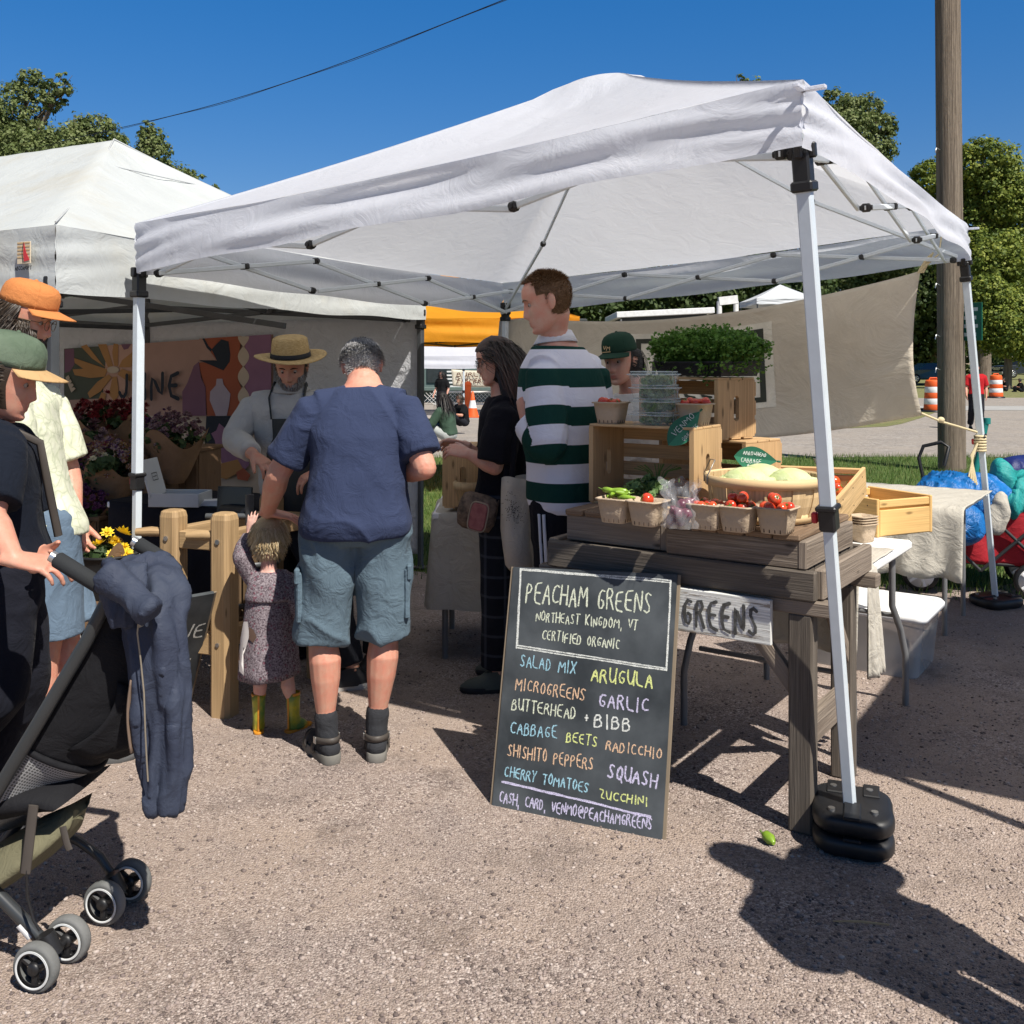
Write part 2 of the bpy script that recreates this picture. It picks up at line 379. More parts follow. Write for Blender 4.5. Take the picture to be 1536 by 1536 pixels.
def _verge(n):
    Y = 6.0 + 10 * nrg.rand(n) ** 1.3; X = -1.4 + nrg.rand(n) * (2.4 + Y * .52); k = Y > 7.0 - .16 * X + .15 * nrg.randn(n); return X[k], Y[k]
X_, Y_ = _verge(90000)
blades('grass', len(X_), lambda n: (X_, Y_), .03, .09, .008, m_blade)
# ================================================================ trees
def leaves(name, blobs, n, size, m, parent, seed, clump=.3, per=22, droop=.3):
    """leaf-sized faces in clumps through the volume of the ellipsoids blobs [(c, r)]"""
    r = np.random.RandomState(seed); C = []; K = max(8, n // per)
    wts = np.array([b[1][0] * b[1][1] * b[1][2] for b in blobs]) ** .75; wts /= wts.sum()
    ids = r.choice(len(blobs), K, p=wts); u = r.randn(K, 3); u /= np.linalg.norm(u, axis=1)[:, None]
    rad = .35 + .67 * r.rand(K) ** .45
    bc = np.array([tuple(b[0]) for b in blobs]); br = np.array([b[1] for b in blobs])
    cc = bc[ids] + u * rad[:, None] * br[ids]
    cr = clump * br[ids].mean(1) * (.6 + .9 * r.rand(K))
    nl = K * per; k = np.repeat(np.arange(K), per); d = r.randn(nl, 3); d /= np.linalg.norm(d, axis=1)[:, None]
    P = cc[k] + d * (cr[k] * r.rand(nl) ** .5)[:, None] * np.array([1, 1, .62])
    P[:, 2] -= droop * cr[k] * r.rand(nl)
    nr = d + u[k] * .6 + r.randn(nl, 3) * .55 + np.array([0, 0, .55]); nr /= np.linalg.norm(nr, axis=1)[:, None]
    t = np.cross(nr, r.randn(nl, 3)); t /= np.linalg.norm(t, axis=1)[:, None]; b = np.cross(nr, t)
    s = size * (.55 + .8 * r.rand(nl)); L = s[:, None] * t; W = (s * .36)[:, None] * b
    vs = np.stack([P - L * .5, P + W, P + L * .5 - nr * (s * .12)[:, None], P - W], 1).reshape(-1, 3)
    me = mesh_np(name, vs, np.arange(4 * nl).reshape(-1, 4))
    tint = np.clip(.5 * r.rand(K)[k] + .5 * r.rand(nl), 0, 1); attr(me, 'tint', np.repeat(tint, 4))
    return link(name, me, m, parent)
m_bark = mat('bark', (.13, .10, .075), .95, c2=(.22, .18, .14), vs=4, stretch=(3, 3, .5), bump=.8, bs=14, bd=.05)
m_leaf1 = leafmat('cottonwood leaves', [(.05, .08, .026), (.11, .15, .045), (.19, .23, .08), (.33, .36, .17)])
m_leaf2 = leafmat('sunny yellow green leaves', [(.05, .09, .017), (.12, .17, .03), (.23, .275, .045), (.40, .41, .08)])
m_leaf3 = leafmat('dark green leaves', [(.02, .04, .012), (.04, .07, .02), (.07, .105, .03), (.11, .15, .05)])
def tree(label, X, Y, top, blobs, n, size, m, seed, trunk=.3, group='trees behind the market', clump=.3):
    t = thing('leafy_tree', label, 'tree', (X, Y, 0), 0, group)
    bl = [(V((X + b[0], Y + b[1], b[2])), (b[3], b[3], b[4])) for b in blobs]
    leaves('crown', bl, n, size, m, t, seed, clump)
    mb = MB(); r = random.Random(seed); zt = top * .8
    mb.tube([(X, Y, -.1), (X + .1, Y, zt * .3), (X - .1, Y + .1, zt * .65), (X, Y, zt)], [trunk * 1.25, trunk, trunk * .6, trunk * .15], 10)
    for c, rr in bl:
        z0 = min(c.z * .6, zt * .75); p = V((X, Y, z0)); q = lerp(p, c, .5) + V((r.uniform(-.4, .4), r.uniform(-.4, .4), .5))
        mb.tube([p, q, c + V((0, 0, rr[2] * .4))], [trunk * .5, trunk * .3, trunk * .06], 7)
        for _ in range(5):
            e = c + V((r.uniform(-.8, .8) * rr[0], r.uniform(-.8, .8) * rr[1], r.uniform(-.3, .8) * rr[2])); mb.tube([q, lerp(q, e, .5) + V((0, 0, .3)), e], [trunk * .22, trunk * .12, trunk * .03], 5)
    mb.build('trunk', m_bark, t); return t
def pblobs(px0, Y, lst):
    """crown blobs given as (photo x, photo y, half width, half height) at the tree's own distance -> metres about its foot"""
    X0 = at(px0, 545, Y).x; out = []
    for i, (x, y, rx, ry) in enumerate(lst):
        p = at(x, y, Y); out.append((p.x - X0, (i % 3 - 1) * rx / F * Y * .35, p.z, rx / F * Y, ry / F * Y))
    return X0, out
def ptree(label, px0, Y, lst, n, size, m, seed, trunk=.3, clump=.3):
    X0, b = pblobs(px0, Y, lst); return tree(label, X0, Y, max(q[2] + q[4] for q in b), b, n, size, m, seed, trunk, clump=clump)
ptree('tall grey green cottonwood at the edge, its thin top sprays above the aged white tent', -10, 48,
      [(-20, 260, 75, 90), (20, 180, 45, 55), (45, 125, 26, 22), (95, 125, 18, 20), (-60, 170, 60, 70), (78, 150, 20, 14), (60, 250, 60, 60), (-20, 380, 110, 90), (30, 215, 50, 40)], 64000, .17, m_leaf1, 3)
ptree('rounded cottonwood crown just behind the peak of the aged white tent', 130, 52,
      [(110, 235, 50, 45), (140, 195, 32, 26), (165, 215, 26, 22), (100, 290, 70, 60), (150, 330, 90, 80)], 54000, .18, m_leaf1, 5)
ptree('cottonwood with a drooping right branch between the two white tents', 235, 50,
      [(232, 225, 24, 34), (222, 200, 12, 20), (250, 265, 36, 28), (285, 272, 26, 16), (312, 280, 14, 7), (215, 300, 60, 60), (260, 360, 90, 70)], 50000, .17, m_leaf1, 8)
ptree('slim upright poplar whose tip shows over the peak of the main white canopy', 1125, 80,
      [(1125, 165, 30, 45), (1112, 120, 12, 10), (1140, 125, 12, 9), (1125, 260, 60, 90), (1125, 400, 80, 90)], 30000, .28, m_leaf1, 10)
ptree('poplar with a ragged crown left of the utility pole', 1280, 74,
      [(1270, 190, 40, 42), (1300, 165, 26, 26), (1255, 150, 22, 20), (1322, 190, 22, 18), (1310, 225, 34, 24), (1275, 270, 55, 60), (1290, 360, 75, 80), (1280, 445, 85, 60)], 60000, .25, m_leaf1, 12)
ptree('broad sunlit yellow green tree right of the utility pole', 1475, 66,
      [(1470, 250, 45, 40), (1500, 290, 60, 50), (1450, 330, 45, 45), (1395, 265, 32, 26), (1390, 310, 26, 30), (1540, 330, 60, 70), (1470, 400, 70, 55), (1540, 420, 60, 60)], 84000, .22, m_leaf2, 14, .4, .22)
ptree('low bushy tree at the right edge behind the dark parked truck', 1510, 58,
      [(1500, 490, 45, 42), (1540, 490, 50, 50), (1462, 470, 30, 50), (1475, 440, 34, 26), (1520, 460, 40, 30)], 46000, .18, m_leaf2, 16, .22)
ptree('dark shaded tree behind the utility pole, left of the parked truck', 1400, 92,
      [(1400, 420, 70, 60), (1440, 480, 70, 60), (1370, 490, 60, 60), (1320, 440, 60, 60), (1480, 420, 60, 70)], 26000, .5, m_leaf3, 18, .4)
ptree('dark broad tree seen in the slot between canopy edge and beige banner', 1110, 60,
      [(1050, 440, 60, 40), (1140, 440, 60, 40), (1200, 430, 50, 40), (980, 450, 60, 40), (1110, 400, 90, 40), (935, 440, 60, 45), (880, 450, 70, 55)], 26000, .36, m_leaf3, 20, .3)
# far wood that closes the horizon
fw = [(V((x, 150 + 20 * math.sin(x), 8 + 2 * math.sin(x * .7))), (13, 9, 12 + 3 * math.sin(x * 1.9))) for x in range(-150, 190, 10)]
tag(leaves('far_woods', fw, 52000, 1.2, m_leaf3, None, 30, .2), kind='stuff')
# ================================================================ utility pole and wire
m_pole = mat('weathered pole timber', (.14, .105, .078), .9, c2=(.29, .23, .175), vs=3, stretch=(20, 20, .3), bump=1, bs=9, bd=.02)
pb = gp(1428, 706); t = thing('utility_pole', 'tall weathered wooden utility pole standing in the grass verge', 'utility pole', (pb.x, pb.y, 0))
mb = MB(); pt = at(1421, -60, pb.y); mb.tube([(pb.x, pb.y, -.2), (pb.x, pb.y, 0), lerp(pb, pt, .5), pt, lerp(pb, pt, 1.3)], [.20, .185, .172, .165, .158], 20)
mb.build('shaft', m_pole, t)
mb = MB()
for y in (225, 428, 505, 555): mb.tube([at(1410, y, pb.y - .1), at(1404, y - 3, pb.y - .16), at(1403, y + 4, pb.y - .16)], .008, 6)
mb.build('step_hook', m_bolt, t)
m_sgn = mat('street sign green', (.01, .14, .09), .5); m_wht = mat('white paint', (.8, .8, .78), .6)
c0 = at(1444, 483, pb.y - .12)
t2 = thing('street_sign', 'green metal sign seen edge on, fixed to the utility pole', 'sign', c0)
Ms = rz(R(28 + 270)); mb = MB(); mb.box(c0 + V((.06, -.05, 0)), (.42, .012, .52), Ms, .002); mb.build('plate', m_sgn, t2)
mb = MB()
for k in range(4): mb.box(c0 + V((.06, -.05, .17 - .115 * k)) + Ms @ V((0, -.009, 0)), (.3 - .05 * (k % 2), .003, .05), Ms, .0005)
mb.build('lettering', m_wht, t2)
mb = MB(); wpts = [lerp(at(170, 194, 40), at(755, 0, 26), k / 20) - V((0, 0, .35 * math.sin(math.pi * k / 20))) for k in range(-8, 34)]
mb.tube(wpts, .013, 6); mb.tube([p + V((0, 0, -.03 - .02 * math.sin(i * .9))) for i, p in enumerate(wpts)], .009, 6)
one('overhead_wire', mb, m_blk, 'thin black overhead wire crossing the blue sky', 'wire', wpts[20])
# ================================================================ canopy tents
def hsum(u, v, s=0): return math.sin(7.3 * u + 3 * v + s) * .5 + math.sin(15.7 * u - 5 * v + 2 * s) * .3 + math.sin(29 * u + 11 * v + s * 3) * .2
def roof_panel(mb, A, B, P0, P1, sag, nu=28, nv=22, s=0, vmax=1.0, hip=.022):
    def fn(u, v):
        v *= vmax; a = lerp(A, B, u); p = lerp(P0, P1, u); q = lerp(a, p, v)
        e = math.sin(math.pi * u)
        q = q + V((0, 0, -sag * e * math.sin(math.pi * min(v, 1)) ** .8 - hip * (1 - e) * math.sin(math.pi * v)))
        q.z += .006 * hsum(u * 2, v * 2, s) * e - .025 * e * (1 - v) ** 4
        return q
    mb.grid(fn, nu, nv, su=3.5, sv=2.2)
def valance(mb, A, B, Ab, Bb, out, nu=64, nv=12, s=0, amp=.016, tiltv=.012):
    def fn(u, v):
        p = lerp(lerp(A, B, u), lerp(Ab, Bb, u), v); e = math.sin(math.pi * u)
        g = math.exp(-u * 9) + math.exp(-(1 - u) * 9)
        fan = math.sin(v * 17 + 3.5 * (u if u < .5 else 1 - u) * 9 + s) * g * .55
        long_ = (math.sin(v * 6.2 + u * 5 + s) + .5 * math.sin(v * 11 - u * 9 + 2 * s)) * e
        o = amp * (fan + long_) * math.sin(math.pi * min(1, v * 1.0 + .06)) ** .5 + amp * .8 * v * math.sin(u * 13 + s) * e + tiltv * e ** .5 * v
        q = p + out * o; q.z -= (.028 * (1 - v) + .012 * v) * e + .006 * v * math.sin(u * 21 + s)
        return q
    mb.grid(fn, nu, nv, su=3.5, sv=.3)
def truss_side(P0, P1, zt0, zb0, zt1, zb1, n, m, parent, w=.026, j=m_blk, inset=V((0, 0, 0))):
    for k in range(n):
        for (fa, fb) in ((0, 1), (1, 0)):
            a = lerp(P0, P1, k / n); b = lerp(P0, P1, (k + 1) / n)
            za, zb = lerp(zt0, zt1, k / n), lerp(zb0, zb1, k / n); zc, zd = lerp(zt0, zt1, (k + 1) / n), lerp(zb0, zb1, (k + 1) / n)
            p = V((a.x, a.y, za if fa == 0 else zb)) + inset; q = V((b.x, b.y, zd if fa == 0 else zc)) + inset
            off = inset.normalized() * (.014 if fa else -.014) if inset.length else V((0, 0, 0))
            mb = MB(); mb.bar(p + off, q + off, w * .55, w, ch=.004); bar = mb.build('truss_bar', m, parent)
            mb = MB(); ax = fr(q - p); mb.box(lerp(p, q, .5) + off, (.028, .034, .03), ax, .006); mb.build('joint', j, bar); mb = MB(); mb.box(lerp(p, q, .985) + off, (.034, .036, .034), ax, .007)
            mb.tube([lerp(p, q, .985) + off - ax.col[1] * .024, lerp(p, q, .985) + off + ax.col[1] * .024], .010, 8)
            mb.build('joint', j, bar)
def tent_leg(top, foot, ax, m, parent, w=.041, lock=.5, wlow=.033):
    d = (top - foot); M = fr(d, ax)
    k = lerp(foot, top, lock)
    mb = MB(); mb.box((k + top) / 2, ((top - k).length, w, w), M, .004); mb.box((k + foot) / 2, ((foot - k).length, wlow, wlow), M, .003)
    mb.box(foot + V((0, 0, .012)), (.11, .11, .008), Matrix((ax, V((0, 0, 1)).cross(ax), V((0, 0, 1)))).transposed(), .003)
    L = mb.build('leg', m, parent)
    mb = MB(); mb.box(k, (.075, w + .010, w + .010), M, .006); mb.box(k + M @ V((.034, 0, 0)), (.018, w + .022, w + .022), M, .005)
    lk = mb.build('leg_lock', m_blk, L); mb = MB(); mb.box(k + M @ V((.0, 0, -w * .5 - .022)), (.035, .018, .02), M, .005); mb.build('release_button', m_red, lk)
    mb = MB(); t = top - d.normalized() * .03
    mb.box(t + M @ V((-.01, 0, 0)), (.10, w + .010, w + .010), M, .006); mb.box(t + M @ V((-.062, 0, 0)), (.032, w + .024, w + .024), M, .006)
    for s in (-1, 1): mb.box(t + M @ V((.04, s * w * .75, 0)), (.045, .022, .026), M, .005); mb.box(t + M @ V((.04, 0, s * w * .75)), (.045, .026, .022), M, .005)
    mb.build('corner_bracket', m_blk, L)
    return L
UX = V((.82, -.57, 0)).normalized(); UV_ = V((.57, .82, 0)).normalized()     # row direction of the stalls, and its normal into the stalls
def canopy(label, C, Cb, apexes, cloth, frame, legs, sag=.12, nt_=3, tr=True, trw=.026, name='canopy_tent', cap_r=.16, vamp=.016, lock=.5, valm=None, group=None, apexdrop=.9, zt=None, hubs=True, rnd=False):
    """C eave corners, Cb valance bottom corners (same order, walking round); apexes: for every side (P0, P1)"""
    cen = sum(C, V()) / len(C)
    t = thing(name, label, 'canopy tent', (cen.x, cen.y, 0), 0, group); n = len(C)
    mb = MB()
    for i in range(n):
        P0, P1 = apexes[i]; roof_panel(mb, C[i], C[(i + 1) % n], P0, P1, sag, s=i * 1.7)
    mbm = mb.mesh('roof'); bm = bmesh.new(); bm.from_mesh(mbm); bmesh.ops.remove_doubles(bm, verts=bm.verts, dist=.012); bm.to_mesh(mbm); bm.free()
    if rnd:
        for v in mbm.vertices:
            A0 = apexes[0][0]; q = math.hypot(v.co.x - A0.x, v.co.y - A0.y)
            if q < .42: zc_ = A0.z - .03 - .34 * (math.sqrt(q * q + .16 ** 2) - .16); f_ = min(1, (.42 - q) / .2); v.co.z = lerp(v.co.z, zc_, f_)
    for p in mbm.polygons: p.use_smooth = True
    ro = link('roof', mbm, cloth, t)
    for i in range(n):
        a, b = C[i], C[(i + 1) % n]; o = V(((b - a).y, -(b - a).x, 0)).normalized()
        if o.dot((a + b) / 2 - cen) < 0: o = -o
        mb = MB(); valance(mb, a, b, Cb[i], Cb[(i + 1) % n], o, s=i * 2.1, amp=vamp, tiltv=.06 if rnd else .012); mb.build('valance', valm or cloth, t)
    for (top, foot) in legs: tent_leg(V(top), V(foot), UX, frame, t, lock=lock)
    if tr:
        for i in range(n):
            a, b = C[i], C[(i + 1) % n]; ins = (cen - (a + b) / 2); ins.z = 0; ins = ins.normalized() * .05
            za, zb = (zt[i], zt[(i + 1) % n]) if zt else (Cb[i].z + .165, Cb[(i + 1) % n].z + .165)
            truss_side(lerp(a, cen, .03), lerp(b, cen, .03), za, za - .17, zb, zb - .17, nt_, frame, t, trw, inset=ins)
    if hubs:
        for i in range(n):
            P = lerp(apexes[i][0], apexes[i - 1][1], .5); a = lerp(C[i], cen, .03); a = V((a.x, a.y, Cb[i].z + .02)); p = P - V((0, 0, .1)); mid = lerp(a, p, .45) - V((0, 0, .08))
            mb = MB(); mb.bar(a, mid, .016, .022); mb.bar(mid, p, .014, .02); rb = mb.build('roof_strut', frame, t)
            mb = MB(); mb.box(mid, (.036, .036, .036), fr(p - a), .01); mb.build('joint', m_blk, rb)
    return t
# ---- the main white canopy
FR, FL, BL, BR = V((.82, 2.78, 2.30)), V((-1.756, 4.60, 2.153)), V((-.07, 7.60, 2.12)), V((2.675, 5.80, 2.32))
FRb, FLb, BLb, BRb = V((.82, 2.79, 2.115)), V((-1.75, 4.60, 1.925)), V((-.07, 7.58, 1.885)), V((2.69, 5.79, 2.105))
AP = V((.52, 5.15, 3.02))
main = canopy('large white pop-up canopy over the produce stall, the nearest tent', [FR, FL, BL, BR], [FRb, FLb, BLb, BRb], [(AP, AP)] * 4, m_white, m_steelw,
    [(at(1203, 232, 2.86), gp(1279, 1262)), (at(209, 412, 4.66), (at(203, 1025, 4.66).x, 4.66, 0)), ((-.05, 7.52, 1.93), (-.07, 7.52, 0)), (at(1447, 395, 5.85), gp(1494, 908))], sag=.1, trw=.024, vamp=.02, lock=.49, rnd=True)
mb = MB()
for c, d in ((FR, UX), (BR, UX), (FR, -UV_)):
    mb.box(c + d * .03 + V((0, 0, -.03)), (.07, .018, .012), fr(d), .002)
mb.build('strap_end', m_white, main)
# ---- leg weights
def weight(name, label, x, y, z0, n, rot, r=.175):
    t = thing(name, label, 'tent weight', (x, y, z0), rot, 'black weights on the canopy legs')
    for k in range(n):
        mb = MB(); zz = k * .066; rs = []; hh = .062
        for (f, z) in ((.86, 0), (.97, .012), (1, .022), (1, .044), (.96, .056), (.86, hh), (.3, hh)):
            ring = []
            for j in range(48):
                a = 2 * math.pi * j / 48; q = r * f * (1 - .09 * math.cos(4 * a)) * (1 + .03 * math.sin(2 * a)); rx, ry = q * math.cos(a) * 1.02, q * math.sin(a) * .9
                if abs(math.sin(a)) < .42 and math.cos(a) > 0: rx = min(rx, r * f * .93)
                ring.append((rx, ry, zz + z))
            rs.append(ring)
        mb.rings(rs, True)
        # slot lips for the leg and bolts on the top face
        mb.box((-.085, .0, zz + .064), (.12, .05, .010), None, .004); mb.box((.085, .055, zz + .063), (.09, .05, .01), None, .004); mb.box((.085, -.055, zz + .063), (.09, .05, .01), None, .004)
        ob = mb.build('weight_plate', m_blk, t, world=False)
        mb = MB()
        for (bx, by) in ((-.09, .06), (-.075, -.065), (.085, .06), (.085, -.05)): mb.tube([(bx, by, zz + .062), (bx, by, zz + .070)], .011, 8)
        mb.build('bolt', m_bolt, ob, world=False)
    return t
f0 = gp(1279, 1262); weight('leg_weight', 'two stacked black plates at the foot of the nearest canopy leg', f0.x, f0.y, 0, 2, R(70), .145)
f1 = gp(1494, 908); weight('leg_weight', 'black plate at the foot of the canopy leg beside the red wagon', f1.x, f1.y, 0, 1, R(20), .15)
# ---- the flower seller's aged white tent
A_, B_, n_l = V((-2.04, 4.41, 0)), V((-.63, 7.22, 0)), V((-.893, .449, 0))
Wd = 5.6; Cc = [A_, A_ + n_l * Wd, B_ + n_l * Wd, B_]; mid = (A_ + B_) / 2
zz = lambda p, z: V((p.x, p.y, z))
a1, a2 = zz(mid + n_l * 1.42, 2.96), zz(mid + n_l * (Wd - 1.42), 2.96)
left = canopy('aged white canopy of the flower stall with dark frame', [zz(p, 2.12) for p in Cc], [zz(p, 1.82) for p in Cc], [(a1, a2), (a2, a2), (a2, a1), (a1, a1)], m_white2, m_dark,
    [(zz(p, 1.86), zz(p, 0)) for p in (lerp(A_, mid + n_l * 2.8, .02), lerp(B_, mid + n_l * 2.8, .012), lerp(Cc[1], mid, .02), lerp(Cc[2], mid, .02))], sag=.07, trw=.034, vamp=.012, nt_=2)
mb = MB()
for q in (A_ * .5 + Cc[1] * .5, B_ * .5 + Cc[2] * .5): mb.bar(zz(q, 1.62), zz(q, 2.35), .04, .04); 
mb.bar(zz(lerp(A_, Cc[1], .5), 1.8), zz(lerp(B_, Cc[2], .5), 1.8), .02, .035); mb.bar(zz(lerp(A_, Cc[1], .25), 1.75), zz(lerp(B_, Cc[2], .45), 1.95), .02, .035); mb.bar(zz(lerp(A_, B_, .5), 1.72), zz(lerp(A_, B_, .5) + n_l * 2.8, 2.1), .02, .035)
mb.build('truss_bar', m_dark, left)
mb = MB()   # seams of the roof
for (c, p) in ((Cc[0], a1), (Cc[3], a1)):
    mb.tube([lerp(zz(c, 2.125), p, k / 14) + V((0, 0, .006 - .05 * math.sin(math.pi * k / 14))) for k in range(15)], .005, 5)
mb.tube([lerp(zz(A_, 2.12), a1, .72) + V((0, 0, -.03))] + [lerp(lerp(zz(A_, 2.12), a1, .72), lerp(zz(B_, 2.12), a1, .72), k / 8) + V((0, 0, -.035)) for k in range(1, 8)], .004, 5)
mb.build('seam', mat('grey seam', (.45, .46, .46), .8), left)
# maker's patch on the front valance: tan stripes, red sail, black lettering
m_tan = mat('tan print', (.55, .38, .2), .8); m_redp = mat('red print', (.55, .04, .05), .8); m_ink = mat('black print', (.02, .02, .02), .8); m_crm = mat('cream print', (.62, .52, .38), .8)
# ---- stroke lettering
GL = {'A': [[(0, 0), (.5, 1), (1, 0)], [(.2, .38), (.8, .38)]], 'B': [[(0, 0), (0, 1), (.7, .95), (.8, .75), (.6, .55), (0, .52)], [(.6, .55), (.95, .4), (.9, .1), (.6, 0), (0, 0)]],
 'C': [[(.95, .85), (.6, 1), (.2, .85), (0, .5), (.15, .12), (.5, 0), (.95, .12)]], 'D': [[(0, 0), (0, 1), (.5, .95), (.95, .6), (.85, .2), (.45, 0), (0, 0)]],
 'E': [[(.9, 1), (0, 1), (0, 0), (.95, 0)], [(0, .52), (.75, .52)]], 'F': [[(.9, 1), (0, 1), (0, 0)], [(0, .52), (.75, .52)]], 'G': [[(.95, .88), (.55, 1), (.15, .8), (0, .42), (.25, .04), (.7, .02), (.95, .25), (.95, .46), (.55, .46)]],
 'H': [[(0, 0), (0, 1)], [(1, 0), (1, 1)], [(0, .5), (1, .5)]], 'I': [[(.5, 0), (.5, 1)]], 'J': [[(.85, 1), (.85, .2), (.55, 0), (.15, .05), (0, .25)]], 'K': [[(0, 0), (0, 1)], [(.9, 1), (0, .45), (.95, 0)]],
 'L': [[(0, 1), (0, 0), (.9, 0)]], 'M': [[(0, 0), (.1, 1), (.5, .3), (.9, 1), (1, 0)]], 'N': [[(0, 0), (0, 1), (1, 0), (1, 1)]], 'O': [[(.5, 1), (.1, .8), (0, .45), (.2, .06), (.55, 0), (.9, .2), (1, .55), (.85, .88), (.5, 1)]],
 'P': [[(0, 0), (0, 1), (.7, .97), (.9, .75), (.7, .5), (0, .45)]], 'Q': [[(.5, 1), (.1, .8), (0, .45), (.2, .06), (.55, 0), (.9, .2), (1, .55), (.85, .88), (.5, 1)], [(.6, .3), (1.05, -.15)]],
 'R': [[(0, 0), (0, 1), (.7, .97), (.88, .75), (.7, .52), (0, .48)], [(.45, .5), (.95, 0)]], 'S': [[(.9, .85), (.55, 1), (.15, .9), (.1, .66), (.5, .5), (.88, .35), (.88, .1), (.45, 0), (.05, .14)]], 'T': [[(0, 1), (1, 1)], [(.5, 1), (.5, 0)]],
 'U': [[(0, 1), (.02, .25), (.35, 0), (.7, .04), (.95, .3), (1, 1)], [(.97, .4), (1, 0)]], 'V': [[(0, 1), (.5, 0), (1, 1)]], 'W': [[(0, 1), (.25, 0), (.5, .7), (.75, 0), (1, 1)]], 'X': [[(0, 1), (1, 0)], [(1, 1), (0, 0)]], 'Y': [[(0, 1), (.5, .5), (1, 1)], [(.5, .5), (.4, 0)]],
 'Z': [[(0, 1), (1, 1), (0, 0), (1, 0)]], '+': [[(.5, .15), (.5, .75)], [(.15, .45), (.85, .45)]], ',': [[(.4, .08), (.25, -.22)]], '@': [[(.68, .62), (.42, .64), (.3, .42), (.42, .24), (.62, .32), (.68, .62)], [(.7, .64), (.72, .28), (.9, .3), (1.0, .6), (.82, .95), (.42, 1.0), (.08, .75), (.05, .3), (.3, -.03), (.75, -.03)]], '$': [[(.9, .85), (.55, 1), (.15, .9), (.1, .66), (.5, .5), (.88, .35), (.88, .1), (.45, 0), (.05, .14)], [(.5, 1.1), (.5, -.1)]],
 '5': [[(.85, 1), (.15, 1), (.1, .58), (.6, .62), (.9, .35), (.6, .02), (.05, .08)]], '-': [[(.1, .45), (.8, .45)]]}
LI = [0]
def ribbon(mb, pts, th, O, U, Vv, Nn, mi=0, rnd=4, jit=0):
    """flat brush or chalk stroke through 2-D pts on the plane O,U,Vv, each stroke a hair above the last"""
    LI[0] += 1; off = Nn * (.0006 + .00002 * (LI[0] % 40))
    P = [np.array(p, float) for p in pts]; Q = [P[0]]
    for a, b in zip(P, P[1:]):
        k = max(1, int(np.linalg.norm(b - a) / (th * 2.2)))
        for i in range(1, k + 1): Q.append(a + (b - a) * i / k)
    for _ in range(1):
        if len(Q) > 3: Q = [Q[0]] + [.25 * Q[i - 1] + .5 * Q[i] + .25 * Q[i + 1] for i in range(1, len(Q) - 1)] + [Q[-1]]
    Lp, Rp = [], []
    for i, q in enumerate(Q):
        d = Q[min(i + 1, len(Q) - 1)] - Q[max(i - 1, 0)]; d = d / (np.linalg.norm(d) or 1); nn = np.array([-d[1], d[0]])
        w_ = th * .5 * (1 + jit * rng.uniform(-1, 1))
        if i == 0: a0 = q - d * w_ * .8; Lp.append(a0 + nn * w_ * .5); Rp.append(a0 - nn * w_ * .5)
        Lp.append(q + nn * w_); Rp.append(q - nn * w_)
        if i == len(Q) - 1: a0 = q + d * w_ * .8; Lp.append(a0 + nn * w_ * .5); Rp.append(a0 - nn * w_ * .5)
    W3 = lambda p: O + U * float(p[0]) + Vv * float(p[1]) + off
    vs = [W3(p) for p in Lp] + [W3(p) for p in Rp]; n = len(Lp)
    mb.add(vs, [[i, i + n, i + n + 1, i + 1] for i in range(n - 1)], None, mi)
def text(mb, s, x0, x1, y0, hgt, th, O, U, Vv, Nn, mi=0, slope=0, wob=.0, gap=.35, seed=1):
    """s written between x0 and x1 with base line y0"""
    r = random.Random(seed); wd = {'I': .35, ' ': .75, ',': .35, 'M': 1.15, 'W': 1.2, '-': .6, '@': 1.25}
    tot = sum(wd.get(c, .85) + gap for c in s) - gap; k = (x1 - x0) / tot; x = x0
    for c in s:
        cw = wd.get(c, .85)
        if c in GL:
            dy = r.uniform(-1, 1) * wob * hgt; sc_ = 1 + r.uniform(-1, 1) * wob; sh = r.uniform(-1, 1) * wob * .6
            for st in GL[c]:
                ribbon(mb, [(x + (p[0] * cw + sh * p[1]) * k + r.uniform(-1, 1) * wob * .02, y0 + dy + p[1] * hgt * sc_ + slope * (x + p[0] * cw * k - x0)) for p in st], th, O, U, Vv, Nn, mi, jit=.25 if wob else 0)
        x += (cw + gap) * k
o_ = V((n_l.y, -n_l.x, 0)); o_ = o_ if o_.y < 0 else -o_
pc = zz(A_ + n_l * .17, 2.0) + o_ * .03; Uo = -n_l
mb = MB(); mb.box(pc, (.09, .1, .004), Matrix((Uo, V((0, 0, 1)), -o_)).transposed(), .001, 0)
for k in range(5): ribbon(mb, [(-.04, -.02 + .016 * k), (.04, -.02 + .016 * k)], .006, pc - o_ * -.003, Uo, V((0, 0, 1)), o_, 1)
ribbon(mb, [(.0, -.045), (-.008, .0), (.002, .045)], .004, pc + o_ * .0045, Uo, V((0, 0, 1)), o_, 3)
mb.poly([pc + o_ * .005 + Uo * x + V((0, 0, y)) for x, y in ((.004, .045), (.0, .0), (.005, -.04), (.042, -.035), (.02, .0))], o_, .001, 2)
text(mb, 'ABCCANOPY', -.055, .055, -.078, .018, .004, pc + o_ * .004, Uo, V((0, 0, 1)), o_, 3)
mb.build('logo_patch', [m_crm, m_tan, m_redp, m_ink], left)
